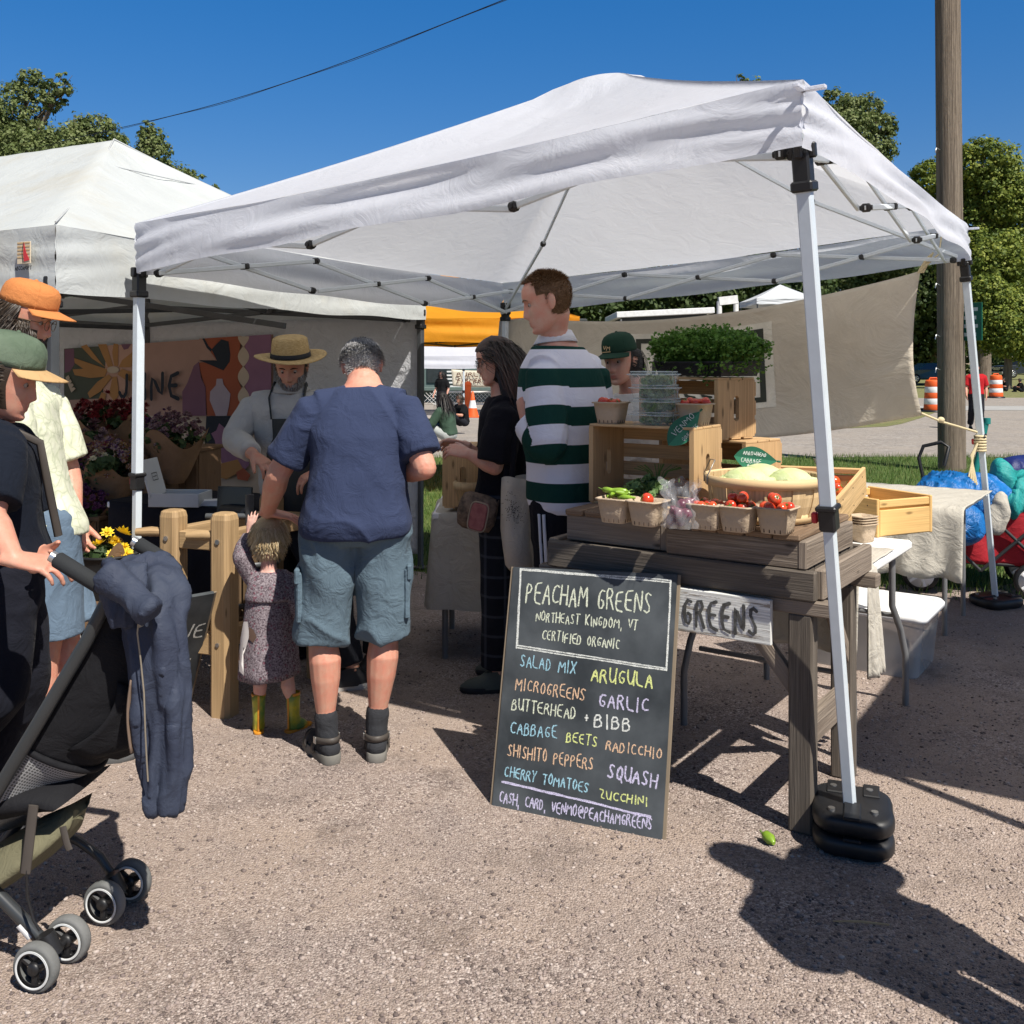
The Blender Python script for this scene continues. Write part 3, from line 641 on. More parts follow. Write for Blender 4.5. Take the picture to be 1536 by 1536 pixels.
# side wall cloths
def cloth_wall(mb, A, B, zt, zb, amp=.03, s=0, nu=70, nv=40, nr=None):
    nr = nr or V(((B - A).y, -(B - A).x, 0)).normalized()
    def fn(u, v):
        q = lerp(A, B, u); q = V((q.x, q.y, lerp(zt, zb, v))); return q + nr * amp * (.4 * hsum(u * 3, v, s) + .5 * math.sin(u * 9 + 5 * v + s) * (.3 + v) + .25 * math.sin(26 * u + s + 2 * v) * v)
    mb.grid(fn, nu, nv, su=3, sv=2)
mb = MB(); Bw = B_ + n_l * .05; cloth_wall(mb, zz(Bw, 0), zz(B_ + n_l * 4.6, 0), 1.84, .1, .03)
one('white_side_wall', mb, m_wcloth, 'white cloth wall hung across the back of the flower stall', 'tent wall', zz(Bw, 0), solid=.002)
# neighbouring canopy beyond the right edge of the photo: its shade falls across the lot
C1 = V((2.2, 2.36, 0)); C2 = C1 + V((.532, .845, 0)) * 3.05; C4 = C1 + V((.845, -.532, 0)) * 3.05; C3 = C2 + (C4 - C1)
cn = [C1, C2, C3, C4]; ap = zz((C1 + C3) / 2, 2.95)
canopy('white canopy of the neighbouring stall, beyond the red wagon', [zz(p, 2.3) for p in cn], [zz(p, 2.1) for p in cn], [(ap, ap)] * 4, m_white, m_steelw, [(zz(lerp(p, ap, .015), 2.12), zz(lerp(p, ap, .015), 0)) for p in cn], tr=False)
# orange canopy and a white canopy farther back, seen through the gap between the stalls
oc = [V((-2.3, 10.5, 0)), V((.72, 10.5, 0)), V((.72, 13.4, 0)), V((-2.3, 13.4, 0))]; ap = V((-.8, 12, 2.6))
canopy('orange canopy in the gap between the two white stalls', [zz(p, 2.0) for p in oc], [zz(p, 1.735) for p in oc], [(ap, ap)] * 4, m_orange, m_dark, [(zz(lerp(p, ap, .02), 1.8), zz(lerp(p, ap, .02), 0)) for p in oc], tr=True, nt_=2, lock=.45)
wc = [V((-6.2, 27.7, 0)), V((.6, 27.7, 0)), V((.6, 31, 0)), V((-6.2, 31, 0))]; ap = V((-2.8, 29.4, 2.35))
canopy('white canopy far off, below the orange one', [zz(p, 1.72) for p in wc], [zz(p, 1.36) for p in wc], [(ap, ap)] * 4, m_white, m_steelw, [(zz(q, 1.4), zz(q, 0)) for q in (V((-1.36, 27.75, 0)), V((.5, 27.8, 0)), V((-6.1, 27.8, 0)))], tr=False)
# ================================================================ the produce stall
m_old = wood('weathered grey board', (.15, .115, .088), (.32, .265, .21), (.24, .195, .155), 1.0, .85, 1.0)
m_oldd = wood('dark weathered board', (.085, .07, .056), (.19, .16, .13), (.13, .11, .09), 1.0, .85, .8)
m_deck = wood('worn brown deck board', (.155, .095, .058), (.32, .225, .145), (.24, .165, .11), 1.0, .8, .8)
m_pine = wood('pale pine', (.56, .36, .16), (.70, .48, .24), (.62, .41, .19), .8, .6, .25)
m_pine2 = wood('raw yellow pine', (.62, .38, .14), (.74, .50, .21), (.70, .44, .17), .7, .6, .25)
m_crate = wood('crate wood', (.46, .29, .14), (.60, .40, .21), (.52, .34, .17), .8, .65, .3)
m_paint = wood('flaking white paint on board', (.70, .70, .66), (.86, .86, .82), None, 1, .8, .5, False, (.30, .265, .22))
m_slate = mat('chalkboard', (.026, .031, .035), .6, c2=(.075, .085, .092), vs=4.2, spec=.35, bump=.1, bs=40)
m_pulp = mat('moulded pulp', (.46, .36, .255), .95, var=.1, bump=.9, bs=55, bd=.006, spec=.1)
m_linen = mat('unbleached linen', (.46, .43, .37), .95, var=.07, wr=.6, ws=8, bump=.3, bs=220, wd=.03, spec=.1)
m_canvas = mat('beige canvas', (.70, .63, .515), .9, var=.06, wr=.55, ws=4, bump=.2, bs=200, wd=.04, spec=.1, trl=.22, trc=(.55, .48, .38))
m_plastic = mat('white plastic', (.78, .78, .77), .45, var=.03, bump=.15, bs=25)
m_grey = mat('grey steel tube', (.20, .20, .20), .45, metal=.3)
def axes(a, b=V((0, 0, 1))): a = a.normalized(); y = b.cross(a).normalized(); return Matrix((a, y, a.cross(y))).transposed()
E = UX; W = UV_; UP = V((0, 0, 1)); AE = axes(E)           # AE: x = right along the stall front, y = into the stall
def chalk(name, c):
    m, n, l, b = nt(name); b.inputs['Base Color'].default_value = rgb(c); sIn(b, Roughness=.95)
    v = coordn(n, l, 'Object'); f = noisen(n, l, v, 420, 3, .7); a = ramp(n, l, f, [(.36, .12), (.56, .95)]); l.new(a, b.inputs['Alpha']); return m
def onplane(px, py, O, Nn):
    d = V(((px - 768) / F, 1, (HY - py) / F)); o = V((0, 0, H)); k = (O - o).dot(Nn) / d.dot(Nn); return o + d * k
# ---- trestle table
Q0 = V((.96, 3.11, 0)); T_ = lambda t, s, z: Q0 - E * t + W * s + UP * z
t = thing('trestle_table', 'weathered grey timber trestle table with white lettered board, bearing slatted boxes', 'table', T_(.5, .28, 0))
for (a, s) in ((.055, .035), (.07, .53), (.93, .035), (.92, .53)):
    mb = MB(); b0 = T_(a, s, 0); mb.box(b0 + UP * .35, (.078, .062, .70), AE, .006); mb.build('leg', m_oldd, t)
for s in (.03, .545):
    mb = MB(); mb.bar(T_(-.05, s, .722), T_(1.05, s, .722), .055, .048, ch=.005); mb.build('rail', m_old, t)
for a in (.06, .925):
    mb = MB(); mb.bar(T_(a, .06, .30), T_(a, .51, .30), .035, .10); mb.build('side_rail', m_old, t)
for (p, q) in ((T_(.06, .05, .42), T_(.28, .03, .70)), (T_(.92, .05, .42), T_(.70, .03, .70)), (T_(.06, .52, .44), T_(.06, .30, .70))):
    mb = MB(); mb.bar(p, q, .035, .05); mb.build('brace', m_old, t)
mb = MB()
mb.bar(T_(0, 0, .795), T_(1.0, 0, .795), .032, .094, ch=.005); mb.bar(T_(.02, .56, .795), T_(.98, .56, .795), .032, .094)
mb.build('frame_board', m_oldd, t)
for a in (.0, 1.0):
    mb = MB(); mb.bar(T_(a, .02, .797), T_(a, .58, .797), .034, .096, ch=.005); mb.build('frame_board', m_old, t)
mb = MB()
for k in range(6): mb.bar(T_(.04, .06 + .095 * k, .83), T_(.96, .06 + .095 * k, .83), .085, .018)
mb.build('shelf', m_oldd, t)
mb = MB(); sO = T_(.133, -.032, .669); sL = T_(.96, -.032, .669)
mb.bar(sO, sL, .018, .146, ch=.003); sg = mb.build('lettered_board', m_paint, t)
m_letter = mat('faded black sign paint', (.055, .053, .05), .85, c2=(.10, .10, .095), vs=60)
mb = MB(); text(mb, 'PEACHAM', .02, .33, -.05, .094, .0112, sL - W * .0105, E, UP, -W, wob=.02); text(mb, 'GREENS', .525, .782, -.05, .094, .0112, sL - W * .0105, E, UP, -W, wob=.02, seed=3, gap=.5)
mb.build('lettering', m_letter, sg)
# ---- slatted display boxes
def slat_box(label, t0, wd, s0, dp, z, h):
    c = T_(t0 + wd / 2, s0 + dp / 2, z); b = thing('display_box', label, 'display box', c, 0, 'slatted boxes on the trestle table')
    P = lambda a, s, zz_: T_(t0 + a, s0 + s, z + zz_)
    hb = h - .022
    mb = MB(); mb.bar(P(.012, 0, hb / 2), P(wd - .0, 0, hb / 2), .024, hb, ch=.004); mb.build('front_board', m_old, b)
    mb = MB(); mb.bar(P(0, -.014, hb / 2), P(0, dp, hb / 2), .028, hb, ch=.004); mb.bar(P(wd, .014, hb / 2), P(wd, dp, hb / 2), .026, hb, ch=.004); mb.build('side_board', m_old, b)
    k = 5
    for i in range(k):
        a = wd * (i + .5) / k; j = rng.uniform(-.006, .006)
        mb = MB(); mb.bar(P(a, -.024 + j, h - .011), P(a, dp + .01, h - .011), wd / k - .006, .021, ch=.004); mb.build('slat', m_deck, b)
    return b
slat_box('right slatted wooden box under the bushel basket, front right of the trestle table', .045, .475, .01, .5, .844, .112)
slat_box('left slatted wooden box under the large open crate, behind the menu board', .545, .40, .045, .56, .844, .116)
ZD = .957
# ---- menu chalkboard
b0, b1 = gp(738, 1208), gp(993, 1260); c1 = at(1016, 862, 3.335); c0 = at(770, 850, 3.565)
bu = (b1 - b0).normalized(); bn = bu.cross(((c0 - b0) + (c1 - b1)) / 2).normalized(); bn = bu.cross(c1 - b1).normalized(); bn = bn if bn.y < 0 else -bn
Dm = V(((770 - 768) / F, 1, (HY - 850) / F)); c0 = V((0, 0, H)) + Dm * ((b0 - V((0, 0, H))).dot(bn) / Dm.dot(bn))
t = thing('menu_chalkboard', 'black menu chalkboard with coloured chalk lettering, leaning on the trestle table', 'chalkboard', (b0 + b1) / 2)
mb = MB(); mb.poly([b0, b1, c1, c0], bn, .016); mb.build('board', m_slate, t)
m_edge = mat('worn board edge', (.21, .165, .115), .8); mb = MB()
mb.bar(b1 + bu * .003 - bn * .008, c1 + bu * .003 - bn * .008, .0155, .006, bn, .001); mb.build('edge_strip', m_edge, t); mb = MB(); mb.bar(b0 - bu * .003 - bn * .008, c0 - bu * .003 - bn * .008, .0155, .006, bn, .001); mb.build('edge_strip', m_edge, t)
ck = {k: chalk('chalk ' + k, c) for k, c in dict(white=(.74, .76, .72), pale=(.72, .76, .60), blue=(.36, .62, .74), yellow=(.74, .80, .30), orange=(.78, .52, .34), pink=(.62, .58, .78)).items()}
CP = lambda x, y: onplane(740 + x * .28653, 840 + y * .28653, b0, bn)
def cline(mb, a, b, th):
    p, q = CP(*a), CP(*b); u = (q - p).normalized(); vv = bn.cross(u); vv = vv if vv.z > 0 else -vv
    ribbon(mb, [((q - p).length * k / 6, .0015 * rng.uniform(-1, 1)) for k in range(7)], th, p, u, vv, bn, jit=.35)
mbs = {k: MB() for k in ck}
def ctext(s, x0, y0, x1, y1, hgt, c, th=.0043, sd=1):
    p, q = CP(x0, y0), CP(x1, y1); u = (q - p).normalized(); vv = bn.cross(u); vv = vv if vv.z > 0 else -vv
    hh = (CP(x0, y0 - hgt) - p).length; text(mbs[c], s, 0, (q - p).length, 0, hh, th, p, u, vv, bn, wob=.07, seed=sd)
for i, a in enumerate([('PEACHAM GREENS', 170, 220, 822, 282, 104, 'pale', .0058), ('NORTHEAST KINGDOM, VT', 225, 318, 752, 368, 50, 'pale', .004), ('CERTIFIED ORGANIC', 255, 416, 658, 470, 50, 'pale', .004),
    ('SALAD MIX', 140, 560, 430, 592, 62, 'blue'), ('ARUGULA', 515, 630, 830, 672, 72, 'yellow', .006), ('MICROGREENS', 115, 678, 478, 738, 62, 'orange'), ('GARLIC', 553, 768, 812, 797, 72, 'pink', .006),
    ('BUTTERHEAD', 97, 785, 430, 833, 60, 'pale'), ('+', 475, 845, 500, 847, 45, 'white', .0045), ('BIBB', 530, 873, 718, 897, 68, 'white', .006), ('CABBAGE', 90, 905, 332, 935, 62, 'blue'), ('BEETS', 382, 950, 542, 977, 52, 'yellow'), ('RADICCHIO', 590, 995, 880, 1042, 52, 'orange'),
    ('SHISHITO PEPPERS', 75, 1025, 520, 1100, 64, 'orange'), ('SQUASH', 598, 1140, 852, 1196, 74, 'pink', .006), ('CHERRY TOMATOES', 58, 1130, 495, 1218, 54, 'blue'), ('ZUCCHINI', 556, 1246, 806, 1287, 45, 'yellow'), ('CASH, CARD, VENMO@PEACHAMGREENS', 30, 1268, 828, 1416, 58, 'pink', .0045)]):
    ctext(*a, sd=i + 3) if len(a) == 8 else ctext(*a, .0043, i + 3)
for k in (0, 12):
    for a, b in (((147 - k * .5, 52 - k * .4), (928 + k * .2, 118 - k)), ((928 + k * .2, 118 - k), (905 + k * .2, 566 + k)), ((905 + k * .2, 566 + k), (125 - k * .3, 448 + k)), ((125 - k * .3, 448 + k), (147 - k * .5, 52 - k * .4))): cline(mbs['white'], a, b, .0045)
cline(mbs['pink'], (45, 1160), (822, 1342), .006); cline(mbs['pink'], (45, 1163), (822, 1346), .004)
for k, x in mbs.items():
    if x.v: x.build('chalk_lettering', ck[k], t)
# chalk dust smear under BEETS
# ---- moulded pulp berry baskets
def basket_mesh():
    mb = MB(); n = 28
    def ring(h, z, rr=.16):
        out = []
        for k in range(n):
            a = 2 * math.pi * (k + .5) / n; c, s = math.cos(a), math.sin(a); p = 7
            q = (abs(c) ** p + abs(s) ** p) ** (-1 / p); out.append((h * c * q, h * s * q, z))
        return out
    mb.rings([ring(.040, 0), ring(.043, .003), ring(.050, .045), ring(.055, .078), ring(.0615, .079), ring(.062, .084), ring(.055, .085), ring(.047, .045), ring(.04, .006)], True)
    return mb
m_slit = mat('slit shadow', (.10, .07, .05), .95)
def basket(label, x, y, z, rot, group='pulp berry baskets'):
    t = thing('berry_basket', label, 'basket', (x, y, z), rot, group)
    basket_mesh().build('tub', m_pulp, t, world=False)
    mb = MB()
    for s in range(4):
        M = rz(s * math.pi / 2)
        for k in range(4):
            o = -.027 + .018 * k; hgt = .022 if k % 2 else .028
            mb.box(M @ V((o, -.0435, .004 + hgt / 2)), (.0035, .003, hgt), M, .0005)
    mb.build('slits', m_slit, t, world=False); return t
th = math.atan2(E.y, E.x)
def dpos(px, py, z): Y = F * (H - z) / (py - HY); return at(px, py, Y)
def wx(p): return p + W * .06
bk = []
for (px, py, z, lab, gl) in ((913, 786, ZD, 'pulp basket of green peppers, leftmost on the slatted boxes', 'p'), (960, 791, ZD, 'pulp basket holding one large tomato, second from left', 'r'), (1051, 796, ZD, 'pulp basket with a few tomatoes beside the bag of red onions', 't'), (1098, 800, ZD, 'pulp basket heaped with cherry tomatoes, second from right', 't'), (1156, 803, ZD, 'pulp basket heaped with tomatoes on the front right deck corner', 't')):
    p = wx(dpos(px, py, z)); bk.append((p, gl)); basket(lab, p.x, p.y, z, th + rng.uniform(-.06, .06))
m_tom = mat('ripe tomato skin', (.52, .025, .012), .22, var=.25, vs=9, c2=(.60, .07, .02), spec=.6)
n_, l_, b_ = m_tom.node_tree.nodes, m_tom.node_tree.links, m_tom.node_tree.nodes['Principled BSDF']; oi_ = n_.new('ShaderNodeObjectInfo'); l_.new(mixc(n_, l_, ramp(n_, l_, oi_.outputs['Random'], [(0, 0.0), (.55, .1), (1, .8)]), b_.inputs['Base Color'].links[0].from_socket, (.62, .14, .02)), b_.inputs['Base Color'])
m_stem = mat('green stem', (.10, .17, .03), .7)
def tomato_proto(r):
    t = thing('tomato', 'x', 'tomato')
    mb = MB(); mb.lathe([(r * a, r * b) for a, b in ((.02, -.93), (.4, -.88), (.75, -.63), (.96, -.25), (1.0, .08), (.92, .45), (.66, .76), (.34, .87), (.12, .84), (.02, .80))], (0, 0, 0), None, 16, wob=lambda u, q: .0); mb.build('flesh', m_tom, t, world=False)
    mb = MB()
    for k in range(5): a = k * 1.257; mb.tube([(0, 0, r * .74), (r * .3 * math.cos(a), r * .3 * math.sin(a), r * .86), (r * .55 * math.cos(a), r * .55 * math.sin(a), r * .82)], [.0022, .002, .0006], 5)
    mb.tube([(0, 0, r * .72), (.002, 0, r * 1.05)], .0018, 5); mb.build('calyx', m_stem, t, world=False); return t
TOM = {}
def tomato(p, r, lab, grp):
    k = round(r, 3)
    if k not in TOM: TOM[k] = tomato_proto(r); o = TOM[k]; o.location = p; o['label'] = lab; o['group'] = grp
    else: o = dup(TOM[k], p, 0, lab, grp)
    o.rotation_euler = (rng.uniform(-1.4, 1.4), rng.uniform(-1.4, 1.4), rng.uniform(0, 6)); return o
def heap(p, z, lab, grp, n, rs=(.019, .023, .026), rad=.036, top=.075):
    for k in range(n):
        r0 = sum(rs) / len(rs)
        if k == 0: a = 0; rr = 0; zz_ = top
        elif k < 7: a = k * 1.047 + n; rr = r0 * 1.98; zz_ = top + rng.uniform(-.004, .004)
        else: a = k * 2.09 + n * .7; rr = r0 * 1.12; zz_ = top + r0 * 1.5
        tomato(V((p.x + rr * math.cos(a), p.y + rr * math.sin(a), z + zz_)), rng.choice(rs), lab, grp)
tomato(bk[1][0] + V((-.005, -.01, .086)), .023, 'large ripe tomato in the second pulp basket from left', 'tomatoes in the pulp baskets')
heap(bk[2][0], ZD, 'tomato in the basket beside the bag of red onions', 'tomatoes in the pulp baskets', 7, rs=(.0175, .019), top=.076)
heap(bk[3][0], ZD, 'tomato in the heaped basket second from right', 'tomatoes in the pulp baskets', 10, rs=(.0175, .019), top=.080)
heap(bk[4][0], ZD, 'tomato in the heaped basket on the front right deck corner', 'tomatoes in the pulp baskets', 9, rs=(.0185, .020), top=.080)
m_pep = mat('green pepper skin', (.20, .33, .03), .3, var=.3, vs=20, spec=.55)
for k in range(11):
    a = rng.uniform(0, 6.28); p = bk[0][0] + V((rng.uniform(-.03, .03), rng.uniform(-.03, .03), .086 + .007 * (k % 4))); d = V((math.cos(a), math.sin(a), rng.uniform(-.05, .25)))
    L = rng.uniform(.05, .075); s_ = d.cross(UP)
    t = thing('green_pepper', 'small wrinkled green pepper in the leftmost pulp basket', 'pepper', p, 0, 'peppers in the leftmost basket')
    mb = MB(); mb.tube([p - d * L * .5, p - d * L * .4, p - d * L * .1 + s_ * .004, p + d * L * .25 + s_ * .007, p + d * L * .5 + s_ * .002], [.003, .0085, .0105, .008, .003], 9); mb.build('pod', m_pep, t)
    mb = MB(); mb.tube([p - d * L * .49, p - d * L * .75 + UP * .006 + s_ * .005], .0016, 5); mb.build('stalk', m_stem, t)
# ---- wooden crates
def crate(label, c, L, D, Hh, M, nsl=3, mats=m_crate, hole=True, name='wooden_crate', openax='front', group='wooden produce crates'):
    """crate on its side: ends at +-x, slats on back, top and bottom, open towards -y; M axes, c centre of its base"""
    t = thing(name, label, 'crate', c, 0, group); P = lambda x, y, z: c + M @ V((x, y, z))
    for s in (-1, 1):
        mb = MB(); ex = s * (L / 2 - .009); n = 18
        # end board with a hand hole: two stiles, two rails and rounded corners
        hw, hh = .017, .052
        ow, oh = D / 2, Hh / 2
        inn = [];
        for k in range(28):
            a = 2 * math.pi * k / 28; x = hw * math.cos(a); z = hh * math.copysign(1, math.sin(a)) * (1 - hw / hh) + hw * math.sin(a) if abs(math.sin(a)) > 1e-6 else 0
            inn.append((x, z))
        out = []
        for (x, z) in inn:
            q = max(abs(x) / ow, abs(z) / oh); out.append((x / q, z / q))
        for cx, cz in ((ow, oh), (-ow, oh), (ow, -oh), (-ow, -oh)):
            i = min(range(28), key=lambda k: (out[k][0] - cx) ** 2 + (out[k][1] - cz) ** 2); out[i] = (cx, cz)
        vs = []
        for dx in (-.009, .009):
            for (x, z) in inn + out: vs.append(P(ex + dx, x, Hh / 2 + z))
        fs = []; uv = []
        def q(ids): fs.append(ids); uv.append([((vs[i] - c).z + s, (vs[i] - c).dot(M.col[1]) + s * 2) for i in ids])
        for k in range(28):
            j = (k + 1) % 28
            q([k, j, 28 + j, 28 + k]); q([56 + k, 84 + k, 84 + j, 56 + j]); q([28 + k, 28 + j, 84 + j, 84 + k]); q([k, 56 + k, 56 + j, j])
        mb.add(vs, fs, uv); mb.build('end_board', mats, t)
    def slats(nm, f, num, span):
        for k in range(num):
            mb = MB(); wv = span / num; o = -span / 2 + wv * (k + .5); f(mb, o, wv - .018); mb.build(nm, mats, t)
    slats('back_slat', lambda mb, o, w_: mb.box(P(0, D / 2 + .005, Hh / 2 + o), (L, .01, w_), M, .002), nsl, Hh)
    slats('top_slat', lambda mb, o, w_: mb.box(P(0, o, Hh + .005), (L, w_ + .012, .01), M, .002), 3, D)
    slats('bottom_slat', lambda mb, o, w_: mb.box(P(0, o, -.004), (L, w_, .009), M, .002), 3, D)
    return t
k0 = V((.303, 3.83, 0)); cc = k0 + E * .215 + W * .125; ZC = .962
crate('large open crate lying on its side, holding herbs on the left slatted box', V((cc.x, cc.y, ZC + .004)), .44, .25, .29, AE, 4)
ZT = ZC + .304
m_clear = mat('clear plastic', (.75, .82, .82), .12, spec=.6)
def clearmat(name, tint, alpha=.28):
    m, n, l, b = nt(name); b.inputs['Base Color'].default_value = rgb(tint); sIn(b, Roughness=.12); b.inputs['Specular IOR Level'].default_value = .7; b.inputs['Alpha'].default_value = alpha; return m
m_clear = clearmat('clear plastic', (.72, .82, .80), .17); m_bag = clearmat('thin bag film', (.85, .86, .88), .12); m_bin = clearmat('cloudy plastic', (.66, .70, .72), .6)
m_rimp = mat('frosted plastic rim', (.62, .68, .67), .3, spec=.6, alpha=.38)
m_sprout = leafmat('packed sprouts', [(.08, .13, .06), (.17, .25, .11), (.32, .38, .22)], .2)
pC = at(982, 643, 3.76)
for k in range(4):
    z = ZT + .051 * k; rot = rng.uniform(-.12, .12); ox, oy = rng.uniform(-.008, .008), rng.uniform(-.008, .008)
    t = thing('clamshell_box', ['clear clamshell of greens, bottom of the stack on the open crate', 'clear clamshell of greens, second from bottom of the stack', 'clear clamshell of greens, second from top of the stack', 'clear clamshell box, topmost of the stack on the crate'][k], 'clamshell box', (pC.x + ox, pC.y + oy, z), th + rot, 'clear clamshells stacked on the crate')
    mb = MB(); n = 64
    def ring(a, b, z_, rib=0):
        out = []
        for j in range(n):
            u = 2 * math.pi * j / n; c_, s_ = math.cos(u), math.sin(u); q = (abs(c_) ** 5 + abs(s_) ** 5) ** (-.2); q *= 1 + rib * (1 if j % 2 else -1); out.append((a * c_ * q, b * s_ * q, z_))
        return out
    mb.rings([ring(.075, .06, .001, .012), ring(.079, .064, .02, .012), ring(.084, .069, .036, .012), ring(.092, .077, .037), ring(.092, .077, .041), ring(.082, .067, .043), ring(.08, .065, .049), ring(.06, .045, .05)], True)
    mb.build('shell', m_clear, t, world=False)
    mb = MB()
    for z_ in (.038, .0495): mb.tube([(q[0], q[1], z_) for q in ring(.091 if z_ < .04 else .08, .076 if z_ < .04 else .065, 0)] + [ring(.091 if z_ < .04 else .08, .076 if z_ < .04 else .065, 0)[0]], .0016, 5)
    mb.build('rim', m_rimp, t, world=False)
    lf = leaves('greens', [(V((pC.x + ox, pC.y + oy, z + .020)), (.068, .055, .017))], 620, .019, m_sprout, t, 50 + k, .5, 30, 0)
p = at(917, 643, 3.84); basket('pulp basket at the left end of the open crate top, beside the clamshells', p.x, p.y, ZT, th); heap(V((p.x, p.y, 0)), ZT, 'dark small tomato in the basket at the left end of the crate top', 'tomatoes on the crate top', 6, rs=(.0165, .019), top=.082)
p = at(1043, 641, 3.70); basket('pulp basket at the right end of the open crate top, behind the leaf sign', p.x, p.y, ZT, th); heap(V((p.x, p.y, 0)), ZT, 'tomato in the basket at the right end of the crate top', 'tomatoes on the crate top', 5, rs=(.0185, .0205), top=.086)
M2 = rz(R(-17)) @ AE
p = at(1090, 657, 4.02); c2 = V((p.x, p.y, 1.197)) - M2 @ V((.23 - .02, -.05, 0)); crate('wooden crate under the tray of microgreens, its end with the hand hole facing the right', c2, .44, .235, .235, M2, 3)
M3 = rz(R(-12)) @ AE; c3 = V((c2.x + .10, c2.y - .0, .745)); crate('upright wooden crate half hidden under the microgreens crate', c3, .44, .26, .43, M3, 4)
# ---- microgreens tray
tp = V((c2.x + .045, c2.y - .02, 1.447)); t = thing('microgreens_tray', 'black tray overflowing with green microgreens on top of the crates', 'plant tray', tp, 0)
mb = MB()
def rr(hx, hy, z): return [tp + M2 @ V(q) for q in ((-hx, -hy, z), (hx, -hy, z), (hx, hy, z), (-hx, hy, z))]
mb.rings([rr(.172, .115, 0), rr(.182, .13, .055), rr(.192, .142, .056), rr(.192, .142, .061), rr(.18, .125, .06), rr(.172, .118, .03)], True, sm=False); mb.build('tray', m_blk, t)
m_micro = leafmat('microgreen leaves', [(.04, .095, .015), (.075, .17, .025), (.12, .24, .04), (.20, .33, .08)], .35)
n = 5200; gx = (nrg.rand(n) * 2 - 1); gy = (nrg.rand(n) * 2 - 1); edge_ = np.maximum(np.abs(gx), np.abs(gy)); hgt = (.085 + .05 * nrg.rand(n)) * (1 - .35 * edge_ ** 5)
spl = (edge_ > .86) & (nrg.rand(n) < .12)
base = np.stack([gx * .168, gy * .118, np.full(n, .045)], 1); lean = np.stack([gx * (.012 + .03 * edge_ ** 3), gy * (.008 + .015 * edge_ ** 3), np.zeros(n)], 1) + .016 * nrg.randn(n, 3)
topp = base + lean; topp[:, 2] += hgt; topp[spl, 2] -= hgt[spl] * (.5 + .9 * nrg.rand(spl.sum())); topp[spl, 0] += np.sign(gx[spl]) * .03 * nrg.rand(spl.sum()); topp[spl, 1] -= .02 * nrg.rand(spl.sum())
Mn = np.array(M2); tpn = np.array(tuple(tp)); base = base @ Mn.T + tpn; topp = topp @ Mn.T + tpn
vs = []; fs = []; tn = []
sw = .0009; sx = np.stack([np.full(n, sw), np.full(n, sw), np.zeros(n)], 1)
q1 = np.stack([base - sx, base + sx, topp + sx * .6, topp - sx * .6], 1).reshape(-1, 3); L_ = []
for k in range(4):
    d = nrg.randn(n, 3); d[:, 2] = np.abs(d[:, 2]) * .35 - .1; d /= np.linalg.norm(d, axis=1)[:, None]; s_ = .011 + .009 * nrg.rand(n); nn = np.cross(d, nrg.randn(n, 3)); nn /= np.linalg.norm(nn, axis=1)[:, None]
    o_ = topp - np.array([0, 0, 1]) * (k * .011 * nrg.rand(n))[:, None]
    L_.append(np.stack([o_, o_ + d * (s_ * .5)[:, None] + nn * (s_ * .42)[:, None], o_ + d * s_[:, None], o_ + d * (s_ * .5)[:, None] - nn * (s_ * .42)[:, None]], 1).reshape(-1, 3))
vs = np.concatenate([q1] + L_); me = mesh_np('greens', vs, np.arange(len(vs)).reshape(-1, 4)); tint = np.concatenate([np.repeat(.25 * nrg.rand(n) + .55, 4)] + [np.repeat(np.clip(.75 * nrg.rand(n) + .12, 0, 1), 4) for _ in range(4)]); attr(me, 'tint', tint)
me.transform(Matrix.Translation(-tp)); link('greens', me, m_micro, t, world=False)
# ---- bushel basket
pb_ = V((.885, 3.455, ZD)); t = thing('bushel_basket', 'wide low bushel basket of wood staves filled with pale cabbages', 'basket', pb_)
m_stave = wood('basket veneer', (.60, .42, .22), (.72, .53, .30), (.66, .47, .25), .6, .6, .2, False)
rb_, rt_, hb_ = .158, .192, .152
for k in range(26):
    a0 = 2 * math.pi * k / 26; mb = MB(); dr = .004 if k % 2 else 0
    rs = []
    for j in range(6):
        f = j / 5; r_ = lerp(rb_, rt_, f) + .012 * math.sin(math.pi * f) + dr; hwid = .128 + (.004 if k % 2 else -.012); ring = []
        for (da, dr2) in ((-hwid, 0), (0, 0), (hwid, 0), (hwid, -.003), (0, -.003), (-hwid, -.003)):
            ring.append(pb_ + V(((r_ + dr2) * math.cos(a0 + da), (r_ + dr2) * math.sin(a0 + da), hb_ * f)))
        rs.append(ring)
    mb.rings(rs, True, sm=False); mb.build('stave', m_stave, t)
for (z, r_, hh, th_) in ((hb_ - .03, rt_ + .008, .034, .006), (.004, rb_ + .008, .03, .005)):
    mb = MB(); n = 48; rs = []
    for k in range(n + 1):
        a = 2 * math.pi * k / n; c_ = V((math.cos(a), math.sin(a), 0)); rs.append([pb_ + c_ * r_ + UP * z, pb_ + c_ * (r_ + th_) + UP * z, pb_ + c_ * (r_ + th_ + .002) + UP * (z + hh), pb_ + c_ * (r_ + .002) + UP * (z + hh)])
    mb.rings(rs, False, sm=True); mb.build('hoop', m_stave, t)
mb = MB(); mb.lathe([(.01, .004), (rb_, .004), (rb_, .0)], pb_, None, 32); mb.build('base', m_stave, t)
m_wire = mat('handle wire', (.3, .28, .25), .4, metal=.7)
